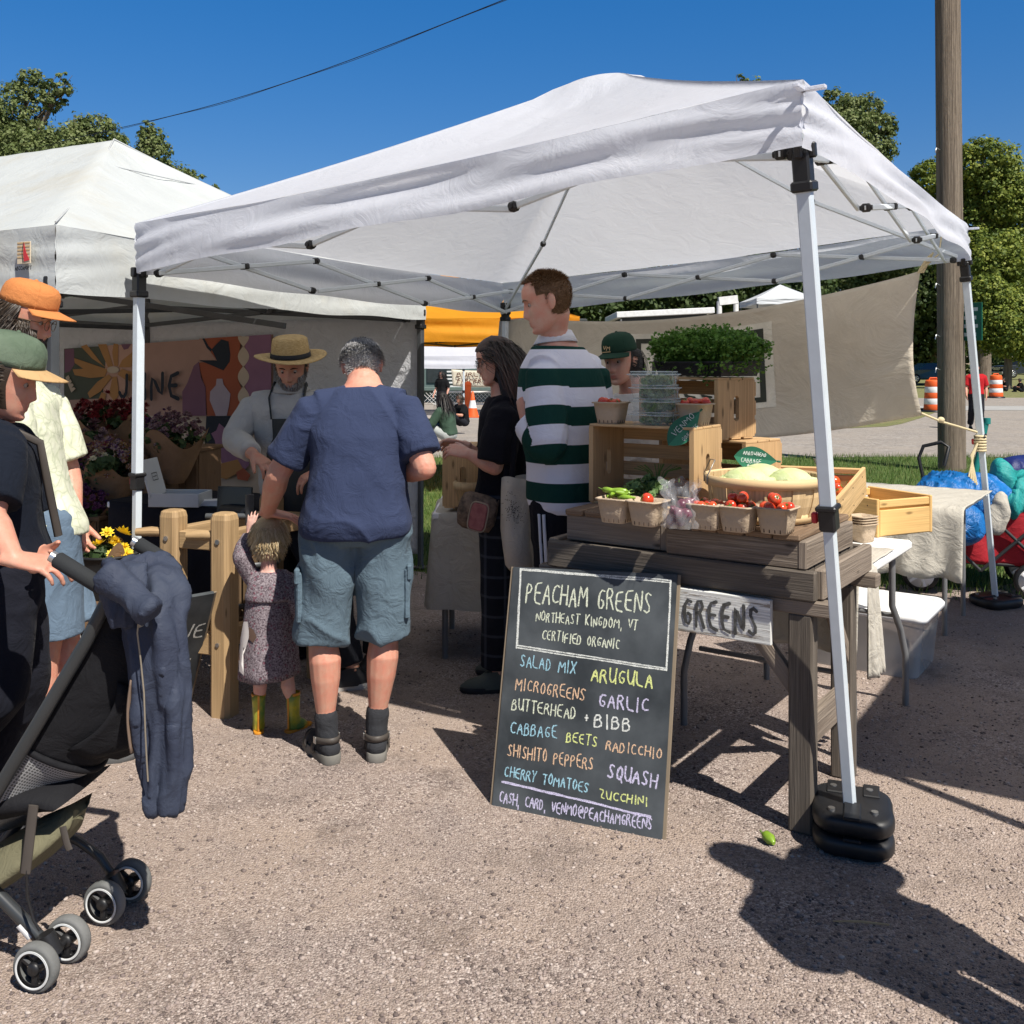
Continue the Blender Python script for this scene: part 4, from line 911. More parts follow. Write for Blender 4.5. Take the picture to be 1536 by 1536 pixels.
for a in (R(175), R(-5)):
    c_ = V((math.cos(a), math.sin(a), 0)); s_ = V((-c_.y, c_.x, 0)); mb = MB()
    mb.tube([pb_ + c_ * (rt_ + .012) - s_ * .05 + UP * (hb_ - .03), pb_ + c_ * (rt_ + .012) - s_ * .05 + UP * hb_, pb_ + c_ * (rt_ - .01) - s_ * .045 + UP * (hb_ + .05), pb_ + c_ * (rt_ - .015) + s_ * .045 + UP * (hb_ + .055), pb_ + c_ * (rt_ + .012) + s_ * .05 + UP * hb_, pb_ + c_ * (rt_ + .012) + s_ * .05 + UP * (hb_ - .03)], .0022, 6)
    mb.build('wire_handle', m_wire, t)
m_cab = mat('pale cabbage leaf', (.58, .66, .30), .55, var=.12, vs=14, c2=(.70, .74, .44), wr=.5, ws=14, wd=.02, trl=.2, trc=(.6, .7, .3))
for (dx, dy, r_, lab) in ((-.075, -.03, .085, 'pale green cabbage in the left of the bushel basket'), (.085, -.02, .08, 'pale green cabbage in the right of the bushel basket'), (.01, .09, .085, 'pale green cabbage at the back of the bushel basket')):
    c_ = pb_ + V((dx, dy, hb_ - .03)); cb = thing('cabbage', lab, 'cabbage', c_, 0, 'cabbages in the bushel basket')
    mb = MB(); mb.ball(c_, (r_, r_, r_ * .72), None, 20, 12); mb.build('heart', m_cab, cb)
    for k in range(7):
        a = k * .9 + dx * 30; d = V((math.cos(a), math.sin(a), 0)); s_ = V((-d.y, d.x, 0)); mb = MB()
        mb.grid(lambda u, v: c_ + d * (r_ * (.55 + .62 * v) * (1 - .1 * (2 * u - 1) ** 2)) + s_ * ((2 * u - 1) * r_ * .8 * math.sin(math.pi * min(1, .25 + v * .75)) ** .6) + UP * (r_ * (-.1 + .75 * v - .45 * v * v + .25 * (1 - v)) + .010 * math.sin(u * 13 + k) * v - .02 * (2 * u - 1) ** 2), 12, 8)
        mb.build('leaf', m_cab, cb, solid=.0015)
# ---- green leaf-shaped price signs
m_lsign = mat('dark green sign', (.012, .10, .055), .5, var=.08); m_lsign2 = mat('light green sign half', (.03, .17, .095), .5, var=.08)
def leaf_sign(label, tip, tail, Y, wid, words, flip=1, fold=.25):
    a, b = at(*tip, Y), at(*tail, Y + .02); a, b = (a, b) if a.x < b.x else (b, a); u = (b - a).normalized(); nn = V((-.25, -1, .12)).normalized(); nn = (nn - u * nn.dot(u)).normalized(); vv = nn.cross(u); vv = vv if vv.z > 0 else -vv
    t = thing('leaf_sign', label, 'price sign', (a + b) / 2, 0, 'leaf shaped price signs'); L = (b - a).length
    for s, m_, nm in ((1, m_lsign, 'upper_half'), (-1, m_lsign2, 'lower_half')):
        mb = MB(); pts = [a + u * (L * k / 14) + (vv * s + nn * -fold * 0) * wid * math.sin(math.pi * (k / 14) ** .8) for k in range(15)]
        mid_ = [a + u * (L * k / 14) for k in range(15)]
        vs = pts + mid_; vs2 = [p - nn * .002 for p in vs]
        mb.add(vs, [[k, k + 1, k + 16, k + 15] for k in range(14)]); mb.build(nm, m_, t, solid=.002)
    mb = MB()
    for (w_, x0, x1, y0, h_) in words: text(mb, w_, x0 * L, x1 * L, y0 * wid, h_ * wid, .0022, a + nn * .003, u, vv, nn, wob=.06)
    mb.build('chalk_lettering', ck['white'], t)
    mb = MB(); mb.tube([b, b + u * .012], .004, 6); mb.build('stalk', m_lsign, t)
leaf_sign('green leaf sign lettered in white, hanging at the top corner of the open crate', (1050, 617), (1002, 668), 3.60, .044, [('VENMO', .25, .85, -.0, .5), ('ORGANIC', .3, .75, -.75, .32)])
leaf_sign('green leaf sign lettered CABBAGE behind the bushel basket', (1101, 684), (1166, 692), 3.66, .044, [('ARROWHEAD', .2, .72, .25, .33), ('CABBAGE', .16, .62, -.42, .4), ('$5', .3, .45, -.85, .3)])
# ---- herbs, bag of onions
hb = at(975, 735, 3.64); t = thing('herb_bunch', 'bunch of leafy green herbs in front of the open crate', 'herbs', hb)
leaves('leaves', [(hb + V((-.02, .05, -.005)), (.055, .04, .035)), (hb + V((.03, .06, .02)), (.05, .04, .04)), (hb + V((.0, .02, -.03)), (.05, .03, .03))], 520, .034, leafmat('herb leaves', [(.08, .15, .04), (.20, .32, .11), (.38, .48, .26)]), t, 61, .4, 20)
mb = MB()
for k in range(16): a = rng.uniform(0, 3.1); mb.tube([hb + V((.04, .08, .0)), hb + V((.04 + .04 * math.cos(a), .08, .06)), hb + V((.04 + .09 * math.cos(a), .07, .07 + .02 * math.sin(a)))], .0016, 4)
mb.build('stems', m_stem, t)
ob_ = wx(dpos(1012, 797, ZD)) + V((0, .03, 0)); t = thing('onion_bag', 'clear plastic bag of red onions standing between the pulp baskets', 'bag', ob_)
m_onion = mat('red onion skin', (.13, .03, .055), .35, var=.3, vs=25, spec=.5)
for k in range(11):
    a = k * 2.4; mb = MB(); rr_ = .035 * (k / 11) ** .5; c_ = ob_ + V((rr_ * math.cos(a), rr_ * math.sin(a), .024 + .026 * (k % 3))); mb.lathe([(.001, -.02), (.014, -.017), (.022, 0), (.014, .016), (.004, .024), (.001, .032)], c_, fr(V((rng.uniform(-1, 1), rng.uniform(-1, 1), 1))), 12); mb.build('onion', m_onion, t)
mb = MB(); n = 40
def bagp(u, v):
    a = 2 * math.pi * u; r_ = .062 * (1 - .25 * v) + .010 * math.sin(7 * a + 9 * v) * (.3 + v) + .006 * math.sin(13 * a - 15 * v) + .028 * max(0, v - .62) * (1 + math.sin(3 * a)); return ob_ + V((r_ * math.cos(a), r_ * math.sin(a), .003 + .15 * v + .012 * math.sin(5 * a + 1) * v))
mb.grid(bagp, 60, 22); mb.build('film', m_bag, t)
# ---- white folding table and linen cloths
W0, W1 = V((1.30, 3.68, 0)), V((1.765, 4.34, 0)); ZW = .722
t = thing('folding_table', 'white plastic folding table behind the trestle table, partly under linen', 'table', lerp(W0, W1, .5) - E * .37)
mb = MB(); ctr = (W0 + W1) / 2 - E * .375; mb.box(ctr + UP * (ZW - .02), ((W1 - W0).length, .75, .042), axes(W), .012); mb.build('tabletop', m_plastic, t)
def bent_leg(p0, d, spread):
    mb = MB(); mb.tube([p0 + UP * (ZW - .05), p0 + UP * .45, p0 + d * .06 + UP * .34, p0 + d * .10 + UP * .22, p0 + d * .10 + UP * .0], .0145, 10); mb.build('leg', m_grey, t)
for s in (.06, .69):
    bent_leg(W1 - W * .12 - E * s, W * .9 + E * .35, 0); bent_leg(W0 + W * .1 - E * s, -W * .9 + E * (.3 if s < .3 else -.3), 0)
mb = MB(); mb.tube([W1 - W * .08 - E * .06 + UP * .4, W1 - W * .08 - E * .69 + UP * .4], .011, 8); mb.tube([W0 + W * .1 - E * .69 + UP * .3, W0 + W * .1 - E * .06 + UP * .3], .011, 8); mb.build('cross_bar', m_grey, t)
def drape(name, label, path, along, z0, drop, amp=.012, seed=0, m=m_linen, nu=60):
    """cloth over a table edge: path = list of (offset, z) across, swept along the vector from A to B"""
    A, B, out = along; mb = MB(); L = [0]
    for p, q in zip(path, path[1:]): L.append(L[-1] + math.hypot(q[0] - p[0], q[1] - p[1]))
    def fn(u, v):
        s = v * L[-1]; k = max(i for i in range(len(L)) if L[i] <= s + 1e-9); k = min(k, len(L) - 2); f = (s - L[k]) / (L[k + 1] - L[k]); o = lerp(path[k][0], path[k + 1][0], f); z = lerp(path[k][1], path[k + 1][1], f)
        hang = max(0, (z0 - z) / drop); b = lerp(A, B, u); w_ = amp * hang * (math.sin(u * 19 + seed) + .6 * math.sin(u * 37 + seed * 2 + 2 * v)); return V((b.x, b.y, 0)) + out * (o + w_ + .02 * hang) + UP * (z + .006 * hang * math.sin(u * 23 + seed) + .0015 * math.sin(u * 40 + v * 30))
    mb.grid(fn, nu, 30, su=1, sv=1); ob = mb.build(name, m, solid=.0025); rebase(ob, (A + B) / 2); return tag(ob, label, 'tablecloth')
drape('linen_cloth', 'linen cloth hanging behind the trestle legs at the front end of the folding table', [(-.5, ZW + .006), (0, ZW + .006), (.018, ZW - .01), (.02, .42)], (W0 + E * .0, W0 - E * .76, -W), ZW, .3, .012, 1)
drape('linen_cloth', 'short linen cloth end hanging over the right edge beside the nearest canopy leg', [(-.30, ZW + .010), (.01, ZW + .010), (.028, ZW - .01), (.03, .335)], (W0 - W * .01, W0 + W * .13, E), ZW, .38, .016, 4, nu=24)
X0_ = V((2.33, 5.15, 0)); X1_ = X0_ + W * .9
t = thing('side_table', 'cloth covered table in line behind the white folding table', 'table', (X0_ + X1_) / 2 - E * .37)
mb = MB(); mb.box((X0_ + X1_) / 2 - E * .375 + UP * (.72), ((X1_ - X0_).length, .74, .04), axes(W), .01); mb.build('tabletop', m_plastic, t)
for a in (.3, .88):
    for s in (.12, .69): mb = MB(); q_ = lerp(X0_, X1_, a) - E * s; mb.tube([q_ + UP * .7, q_], .0145, 8); mb.build('leg', m_grey, t)
drape('linen_cloth', 'broad linen cloth over the side table, hanging beside the red wagon', [(-.85, .746), (0, .746), (.02, .73), (.03, .37)], (X0_ - E * .76, X0_ + E * .03, -W), .74, .38, .016, 7)
# ---- pale wooden boxes on the tables
def tray_box(name, label, O, ax, L, D, Hh, mats, group='pale pine produce boxes'):
    t = thing(name, label, 'wooden box', O, 0, group); P = lambda x, y, z: O + ax @ V((x, y, z))
    for s in (-1, 1):
        mb = MB(); mb.box(P(s * (L / 2 - .008), 0, Hh / 2), (.016, D, Hh), ax, .003); mb.build('end_board', mats, t)
        mb = MB(); mb.box(P(0, s * (D / 2 - .008), Hh * .36), (L - .033, .015, Hh * .68), ax, .003); mb.box(P(0, s * (D / 2 - .012), Hh * .86), (L - .033, .018, Hh * .2), ax, .003); mb.build('side_board', mats, t)
    mb = MB()
    for k in range(4): mb.box(P(0, -D / 2 + D * (k + .5) / 4, .006), (L - .034, D / 4 - .006, .01), ax, .002)
    mb.build('bottom', mats, t)
    mb = MB()
    for s in (-1, 1):
        for q in (-.35, 0, .35):
            for z in (.2, .8): mb.tube([P(s * (L / 2), q * D, z * Hh), P(s * (L / 2 + .0015), q * D, z * Hh)], .003, 6)
    mb.build('nail', m_blk, t); return t
axb = axes(E + V((.12, 0, .02)), (UP * 1 - W * .16 - E * .10))
bO = V((1.17, 4.06, .905)); tray_box('pine_box', 'shallow pine box of dark red tomatoes tilted beside the bushel basket', bO, axb, .46, .50, .12, m_pine)
for k in range(26):
    q = bO + axb @ V((rng.uniform(-.2, .2), rng.uniform(-.22, .22), .045 + .02 * (k % 2))); tomato(q, rng.choice((.021, .026)), 'dark red tomato lying in the tilted pine box', 'tomatoes in the pine box')
crate('wooden crate holding up the tilted pine box of tomatoes', bO - UP * .163 + V((-.02, .03, 0)), .42, .3, .135, AE, 2)
a_, b2 = dpos(1317, 808, ZW), dpos(1403, 799, ZW); ax2 = axes(b2 - a_); tray_box('pine_box', 'empty pine box turned over beside the stack of pulp baskets', (a_ + b2) / 2 + ax2 @ V((0, .20, .002)), ax2, .345, .38, .17, m_pine2)
p = dpos(1300, 816, ZW) + V((0, .055, 0)); t = thing('basket_stack', 'nested stack of empty pulp baskets at the end of the white folding table', 'basket stack', (p.x, p.y, ZW), .5)
for k in range(4):
    x = basket_mesh(); x.v = [(a * .86, b * .86, c * .95 + .011 * k + .002) for a, b, c in x.v]; x.build('basket', m_pulp, t, world=False)
# ---- clear storage bin
cb_ = V((1.80, 4.98, 0)); t = thing('storage_bin', 'cloudy plastic storage bin with a white lid under the tables', 'storage bin', cb_)
def rbx(hx, hy, z, r=.05):
    out = []
    for (cx, cy, a0) in ((hx - r, hy - r, 0), (-hx + r, hy - r, 90), (-hx + r, -hy + r, 180), (hx - r, -hy + r, 270)):
        for k in range(6): a = R(a0 + 90 * k / 5); out.append(cb_ + AE @ V((cx + r * math.cos(a), cy + r * math.sin(a), z)))
    return out
mb = MB(); mb.rings([rbx(.27, .19, 0), rbx(.275, .195, .01), rbx(.30, .215, .27), rbx(.31, .225, .272), rbx(.31, .225, .285)], True); mb.build('tub', m_bin, t)
mb = MB(); mb.rings([rbx(.315, .23, .278), rbx(.322, .237, .28), rbx(.322, .237, .30), rbx(.31, .225, .315), rbx(.28, .195, .316), rbx(.275, .19, .309)], True); mb.build('lid', m_plastic, t)
mb = MB(); mb.box(cb_ + UP * .08 + E * .03, (.3, .2, .12), rz(.3), .03); mb.box(cb_ + UP * .1 - E * .16, (.16, .25, .1), rz(.9), .04); mb.build('contents', m_linen, t)
# ---- banner of the stall, tied between the rear canopy legs
m_bink = mat('dark green banner print', (.045, .05, .04), .9, var=.1); m_bpan = mat('cream banner panel', (.70, .66, .56), .9, wr=.5, ws=5, wd=.03)
b_a, b_b = V((2.43, 5.86, 0)), V((-.1, 7.62, 0)); bd_ = (b_b - b_a).normalized(); bnn = V((bd_.y, -bd_.x, 0)); bnn = bnn if bnn.y < 0 else -bnn; bL = (b_b - b_a).length
TOPZ = lambda u: lerp(2.05, 1.83, u) - .13 * math.sin(math.pi * min(1, u * 1.1)) ** .8 ; BOTZ = lambda u: lerp(1.19, 1.02, u) - .13 * math.sin(math.pi * min(1, u * 1.25)) if u < .8 else lerp(1.19, 1.02, u) - .13 * math.sin(math.pi)
def bpt(u, v, off=0):
    q = lerp(b_a, b_b, u); z = lerp(TOPZ(u), BOTZ(u), v); o = .035 * math.sin(6 * u + 4 * v) + .02 * math.sin(13 * u - 7 * v + 1) * math.exp(-2 * u) + .03 * math.sin(3 * v + 9 * u) * (1 - u); return V((q.x, q.y, z)) + bnn * (o + off) + bd_ * (.035 * math.sin(math.pi * v) * (1 - u) ** 8)
t = thing('stall_banner', 'large beige canvas banner with dark framed lettering tied across the back of the stall', 'banner', lerp(b_a, b_b, .5))
mb = MB(); mb.grid(bpt, 90, 30, su=2.6, sv=.9); mb.build('canvas', m_canvas, t, solid=.002)
mb = MB()
def bgrid(u0, u1, v0, v1, off, mi, nu=40, nv=16): mb.grid(lambda u, v: bpt(lerp(u0, u1, u), lerp(v0, v1, v), off), nu, nv, mi)
def bu_of(px):
    k = (px - 768) / F; d = b_b - b_a; return (k * b_a.y - b_a.x) / (d.x - k * d.y)
def bv_of(px, py): u = bu_of(px); Y = lerp(b_a, b_b, u).y; z = at(px, py, Y).z; return (TOPZ(u) - z) / (TOPZ(u) - BOTZ(u))
U0, U1 = bu_of(1160), bu_of(940); V0, V1 = bv_of(1145, 484), bv_of(1145, 612)
bgrid(U0, U1, V0, V1, .004, 0)
for (a, b, c, d) in ((U0 + .02, U1 - .02, V0 + .045, V0 + .085), (U0 + .02, U1 - .02, V1 - .085, V1 - .045), (U0 + .02, U0 + .033, V0 + .085, V1 - .085), (U1 - .033, U1 - .02, V0 + .085, V1 - .085)): bgrid(a, b, c, d, .007, 1)
mb.build('printed_panel', [m_bpan, m_bink], t)
mb = MB(); tmp = MB(); text(tmp, 'PEACHAM', 0, 1, 0, 1, .06, V((0, 0, 0)), V((1, 0, 0)), V((0, 1, 0)), V((0, 0, 1)), gap=.45)
for (wrd, v0, v1) in (('PEACHAM', .33, .49), ('GREENS', .52, .66)):
    tmp = MB(); text(tmp, wrd, 0, 1, 0, .28, .042, V((0, 0, 0)), V((1, 0, 0)), V((0, 1, 0)), V((0, 0, 1)), gap=.45)
    mb.add([bpt(lerp(U1 - .065, U0 + .065, x), lerp(v1, v0, y / .28), .008 + z) for x, y, z in tmp.v], tmp.f)
mb.build('lettering', m_bink, t)
m_rope = mat('pale rope', (.62, .52, .32), .9, bump=.5, bs=200)
BRt = at(1447, 395, 5.85); brf = gp(1494, 908); kz = lerp(brf, BRt, .515)
mb = MB(); mb.tube([bpt(.0, .985), lerp(bpt(0, .985), kz, .35) + V((0, 0, -.01)), kz], .007, 7)
mb.ball(lerp(bpt(0, .985), kz, .33), (.022, .018, .018))
for k in range(6): mb.tube([kz + V((.03 * math.cos(a), .03 * math.sin(a), -.02 - .017 * k)) for a in [x * .7 for x in range(10)]], .008, 6)
for k in range(5): mb.tube([kz + V((-.03, -.03, -.06)), kz + V((-.06 - .004 * k, -.04, -.13)), kz + V((-.09 + .012 * k, -.045, -.26 - .012 * k))], .006, 5)
one('tie_rope', mb, m_rope, 'pale rope tying the lower banner corner to the right canopy leg', 'rope', kz)
mb = MB(); mb.tube([bpt(0.004, .01), lerp(bpt(0, .01), BR + V((0, 0, -.02)), .4) , lerp(bpt(0, .01), V((2.55, 5.86, 2.25)), 1)], .005, 6)
for k in range(4): mb.tube([bpt(.004, .01) + V((.01 * k, 0, .0)), bpt(.004, .01) + V((.05 + .012 * k, -.01, .09 + .01 * k))], .006, 5)
one('tie_rope', mb, m_rope, 'pale cord tying the top banner corner to the canopy frame', 'rope', bpt(0.004, .01))
# ---- dropped green pepper
p = gp(1153, 1266); t = thing('green_pepper', 'green pepper dropped on the gravel beside the trestle leg', 'pepper', p)
mb = MB(); mb.tube([p + V((-.012, .02, .02)), p + V((-.006, .01, .022)), p + V((.004, -.008, .018)), p + V((.01, -.025, .014))], [.008, .016, .017, .006], 10); mb.build('pod', m_pep, t); mb = MB(); mb.tube([p + V((-.012, .02, .02)), p + V((-.02, .03, .03))], .003, 5); mb.build('stalk', m_stem, t)
# ================================================================ people
def wn(P, seed, f):
    """smooth pseudo noise on an (n,3) array"""
    r = np.random.RandomState(seed); q = P * f; w_ = q + .6 * np.sin(q[:, [1, 2, 0]] * 1.3 + r.rand(3) * 6); o = 0
    for k in range(6):
        d = r.randn(3); d /= np.linalg.norm(d); o = o + np.sin(w_ @ d * (1 + .45 * k) + r.rand() * 6.28) / (1 + .35 * k)
    return o / 3
def remesh(mb, voxel, smooth=2, sf=.5):
    me = mb.mesh('tmp', False); ob = bpy.data.objects.new('tmp', me); col.objects.link(ob)
    m = ob.modifiers.new('r', 'REMESH'); m.mode = 'VOXEL'; m.voxel_size = voxel; m.adaptivity = 0; m.use_smooth_shade = True
    if smooth: s = ob.modifiers.new('s', 'SMOOTH'); s.iterations = smooth; s.factor = sf
    bpy.context.view_layer.update(); dg = bpy.context.evaluated_depsgraph_get()
    out = bpy.data.meshes.new_from_object(ob.evaluated_get(dg)); bpy.data.objects.remove(ob); bpy.data.meshes.remove(me)
    out.polygons.foreach_set('use_smooth', [True] * len(out.polygons)); return out
def coords(me): a = np.empty(len(me.vertices) * 3, np.float32); me.vertices.foreach_get('co', a); return a.reshape(-1, 3)
def normals(me): a = np.empty(len(me.vertices) * 3, np.float32); me.vertex_normals.foreach_get('vector', a); return a.reshape(-1, 3)
def displace(me, d): me.vertices.foreach_set('co', (coords(me) + normals(me) * d[:, None]).astype(np.float32).ravel()); me.update()
def folds(me, seed, amp, f=14, stretch=(1, 1, .55), ridge=True):
    P = coords(me) * np.array(stretch); n = wn(P, seed, f); n2 = wn(P, seed + 9, f * 2.1)
    d = (1 - np.minimum(np.abs(n), 1)) ** 4 * .95 + .22 * n2 if ridge else n; displace(me, amp * d)
def blob(mb, pts, rad, side=None, n=14):
    """closed tapered limb with rounded ends; rad entries r or (a,b)"""
    mb.tube(pts, rad, n, True, side=side)
    for p, r in ((pts[0], rad[0]), (pts[-1], rad[-1])):
        r = min(r) if isinstance(r, tuple) else r; mb.ball(p, r * .99, None, 12, 8)
HZ = [-.118, -.112, -.10, -.086, -.072, -.05, -.028, -.005, .018, .04, .066, .09, .106, .114]
HFr = [.060, .076, .083, .082, .084, .083, .083, .082, .087, .091, .084, .063, .035, .004]
HBk = [.040, .022, .0, -.03, -.052, -.068, -.083, -.094, -.100, -.101, -.092, -.070, -.040, -.006]
HWd = [.012, .026, .040, .050, .056, .062, .067, .0715, .075, .0765, .070, .052, .030, .004]
def hprof(z): return float(np.interp(z, HZ, HFr)), float(np.interp(z, HZ, HBk)), float(np.interp(z, HZ, HWd))
def face_d(x, y, z, c):
    g = lambda a, s: math.exp(-(a / s) ** 2); f = 0
    if c > 0:
        zn = z
        nose = np.interp(zn, [-.06, -.048, -.040, -.026, .0, .016], [0, .012, .024, .020, .011, 0]); wdn = np.interp(zn, [-.05, -.035, .0, .01], [.0125, .0125, .008, .008])
        f += nose * g(x, wdn) + .005 * g(abs(x) - .012, .006) * g(zn + .044, .008)
        f -= .0115 * g(abs(x) - .031, .016) * g(zn - .002, .0125)
        f += .004 * g(abs(x) - .028, .02) * g(zn - .023, .009)
        f += .0055 * g(x, .021) * (g(zn + .0655, .0055) + .9 * g(zn + .078, .0055)) - .0035 * g(x, .026) * g(zn + .0717, .0025)
        f -= .005 * g(zn + .090, .006) * g(x, .03); f += .005 * g(zn + .108, .012) * g(x, .02)
        f += .004 * g(abs(x) - .045, .016) * g(zn + .025, .015)
        f -= .003 * g(x, .004) * g(zn + .056, .006)
    return f
def head_mesh(mb, c, M, s, ears=True, chub=1.0):
    rs = []; n = 60; zs = np.concatenate([np.linspace(-.118, -.09, 9), np.linspace(-.087, .03, 52), np.linspace(.036, .114, 22)])
    for z in zs:
        f, b, w_ = hprof(z); cy = (f + b) / 2; d = (f - b) / 2; w_ *= chub; ring = []
        for k in range(n):
            a = 2 * math.pi * k / n; ca, sa = math.cos(a), math.sin(a); p = 2.35; q = (abs(ca) ** p + abs(sa) ** p) ** (-1 / p)
            x, y = w_ * ca * q, cy + d * sa * q
            y += face_d(x, y, z, sa)
            ring.append(c + M @ (V((x, y, z)) * s))
        rs.append(ring)
    mb.rings(rs, True)
    if ears:
        for sg in (-1, 1):
            E_ = M @ Matrix.Rotation(R(18) * sg, 3, 'Z'); o = c + M @ (V((sg * .0755, -.012, -.006)) * s)
            mb.ball(o, (.0085 * s, .017 * s, .031 * s), E_, 12, 10); mb.ball(o + M @ (V((sg * .005, -.006, .006)) * s), (.006 * s, .0125 * s, .021 * s), E_, 10, 8)
            mb.ball(o + M @ (V((-sg * .0, .004, -.024)) * s), (.006 * s, .008 * s, .010 * s), E_, 8, 6)
def hand(mb, w, d, nrm, thumb, s=1.0, curl=(.3, .4, .3), spread=.10, thumb_out=.7, thumb_curl=.3):
    """palm and five fingers; d along the hand, nrm out of the palm, thumb = side vector towards the thumb"""
    d = d.normalized(); nrm = (nrm - d * nrm.dot(d)).normalized(); t = d.cross(nrm); t = t if t.dot(thumb) > 0 else -t
    P = lambda a, b, c_=0: w + (d * a + t * b + nrm * c_) * s
    mb.tube([P(-.03, 0), P(.0, 0), P(.03, .0), P(.07, .0), P(.096, .0)], [(.027 * s, .021 * s), (.029 * s, .019 * s), (.036 * s, .017 * s), (.041 * s, .0145 * s), (.038 * s, .011 * s)], 16, True, side=t)
    for k, (o, L, r) in enumerate(((.0305, .074, .0088), (.0105, .083, .009), (-.0105, .077, .0086), (-.030, .06, .0076))):
        a = spread * (1.5 - k); dd = (d * math.cos(a) + t * math.sin(a)).normalized(); p = P(.088 - .006 * abs(k - 1), o); pts = [P(.06, o * .9), p]; ang = 0
        for seg, cu in zip((.45, .30, .25), curl):
            ang += cu; v = dd * math.cos(ang) + nrm * math.sin(ang); p = p + v * (L * seg * s); pts.append(p)
        blob(mb, pts, [r * s, r * s * 1.03, r * s * 1.0, r * s * .9, r * s * .72], None, 10)
    td = (d * math.cos(thumb_out) + t * math.sin(thumb_out)).normalized(); p = P(.022, .022, .004); pts = [P(.01, .012), p]; v = td
    for seg in (.036, .03, .024):
        v = (v * math.cos(thumb_curl) + (nrm * .5 + d * .5) * math.sin(thumb_curl)).normalized(); p = p + v * seg * s; pts.append(p)
    blob(mb, pts, [.015 * s, .0145 * s, .0115 * s, .0105 * s, .008 * s], None, 10)
def skinmat(name, c, red=.25):
    m, n, l, b = nt(name); v = coordn(n, l, 'Object'); f = noisen(n, l, v, 22, 5, .6); g = noisen(n, l, v, 90, 3)
    cc = mixc(n, l, ramp(n, l, f, [(.32, 0.0), (.66, 1.0)]), c, (min(1, c[0] * 1.04), c[1] * (1 - red * .95), c[2] * (1 - red * 1.05)))
    cc = mixc(n, l, ramp(n, l, g, [(.55, 0.0), (.75, .35)]), cc, (c[0] * .8, c[1] * .66, c[2] * .6))
    a = n.new('ShaderNodeAttribute'); a.attribute_name = 'lip'; cc = mixc(n, l, a.outputs['Fac'], cc, (c[0] * .75, c[1] * .38, c[2] * .38))
    l.new(cc, b.inputs['Base Color']); sIn(b, Roughness=.5); b.inputs['Specular IOR Level'].default_value = .35
    b.inputs['Subsurface Weight'].default_value = .12; b.inputs['Subsurface Radius'].default_value = (.012, .005, .003); b.inputs['Subsurface Scale'].default_value = .6
    l.new(bumpn(n, l, g, .25, .002), b.inputs['Normal']); return m
SK1 = skinmat('ruddy light skin', (.56, .31, .22)); SK2 = skinmat('fair skin', (.58, .36, .27)); SK3 = skinmat('tanned skin', (.48, .27, .18)); SK4 = skinmat('pale child skin', (.60, .40, .33))
def hairmat(name, cols, rough=.5):
    m, n, l, b = nt(name); a = n.new('ShaderNodeAttribute'); a.attribute_name = 'tint'; k = len(cols) - 1
    l.new(ramp(n, l, a.outputs['Fac'], [(i / k, c) for i, c in enumerate(cols)]), b.inputs['Base Color']); sIn(b, Roughness=rough); b.inputs['Specular IOR Level'].default_value = .4; return m
H_grey = hairmat('grey hair', [(.13, .13, .13), (.28, .275, .27), (.48, .47, .46), (.68, .67, .65)]); H_dark = hairmat('near black hair', [(.006, .005, .005), (.014, .011, .010), (.03, .022, .018)])
H_brown = hairmat('dark brown hair', [(.018, .012, .008), (.04, .027, .018), (.08, .055, .035)]); H_ginger = hairmat('short light brown hair', [(.10, .055, .025), (.19, .105, .05), (.28, .17, .09)])
H_blond = hairmat('blond hair', [(.36, .25, .12), (.56, .42, .23), (.76, .64, .42)]); H_pinkb = hairmat('dark hair with faded blond ends', [(.012, .009, .008), (.03, .018, .014), (.12, .05, .035), (.40, .26, .14)])
H_beardg = hairmat('greying beard', [(.06, .045, .035), (.18, .16, .14), (.40, .38, .35)])
def scalp(c, M, s, a, z, k=1.0):
    f, b, w_ = hprof(z); cy = (f + b) / 2; d = (f - b) / 2; ca, sa = math.cos(a), math.sin(a); p = 2.35; q = (abs(ca) ** p + abs(sa) ** p) ** (-1 / p)
    L_ = V((w_ * ca * q * k, cy + d * sa * q * k, .01 + (z - .01) * k)); return c + M @ (L_ * s), L_
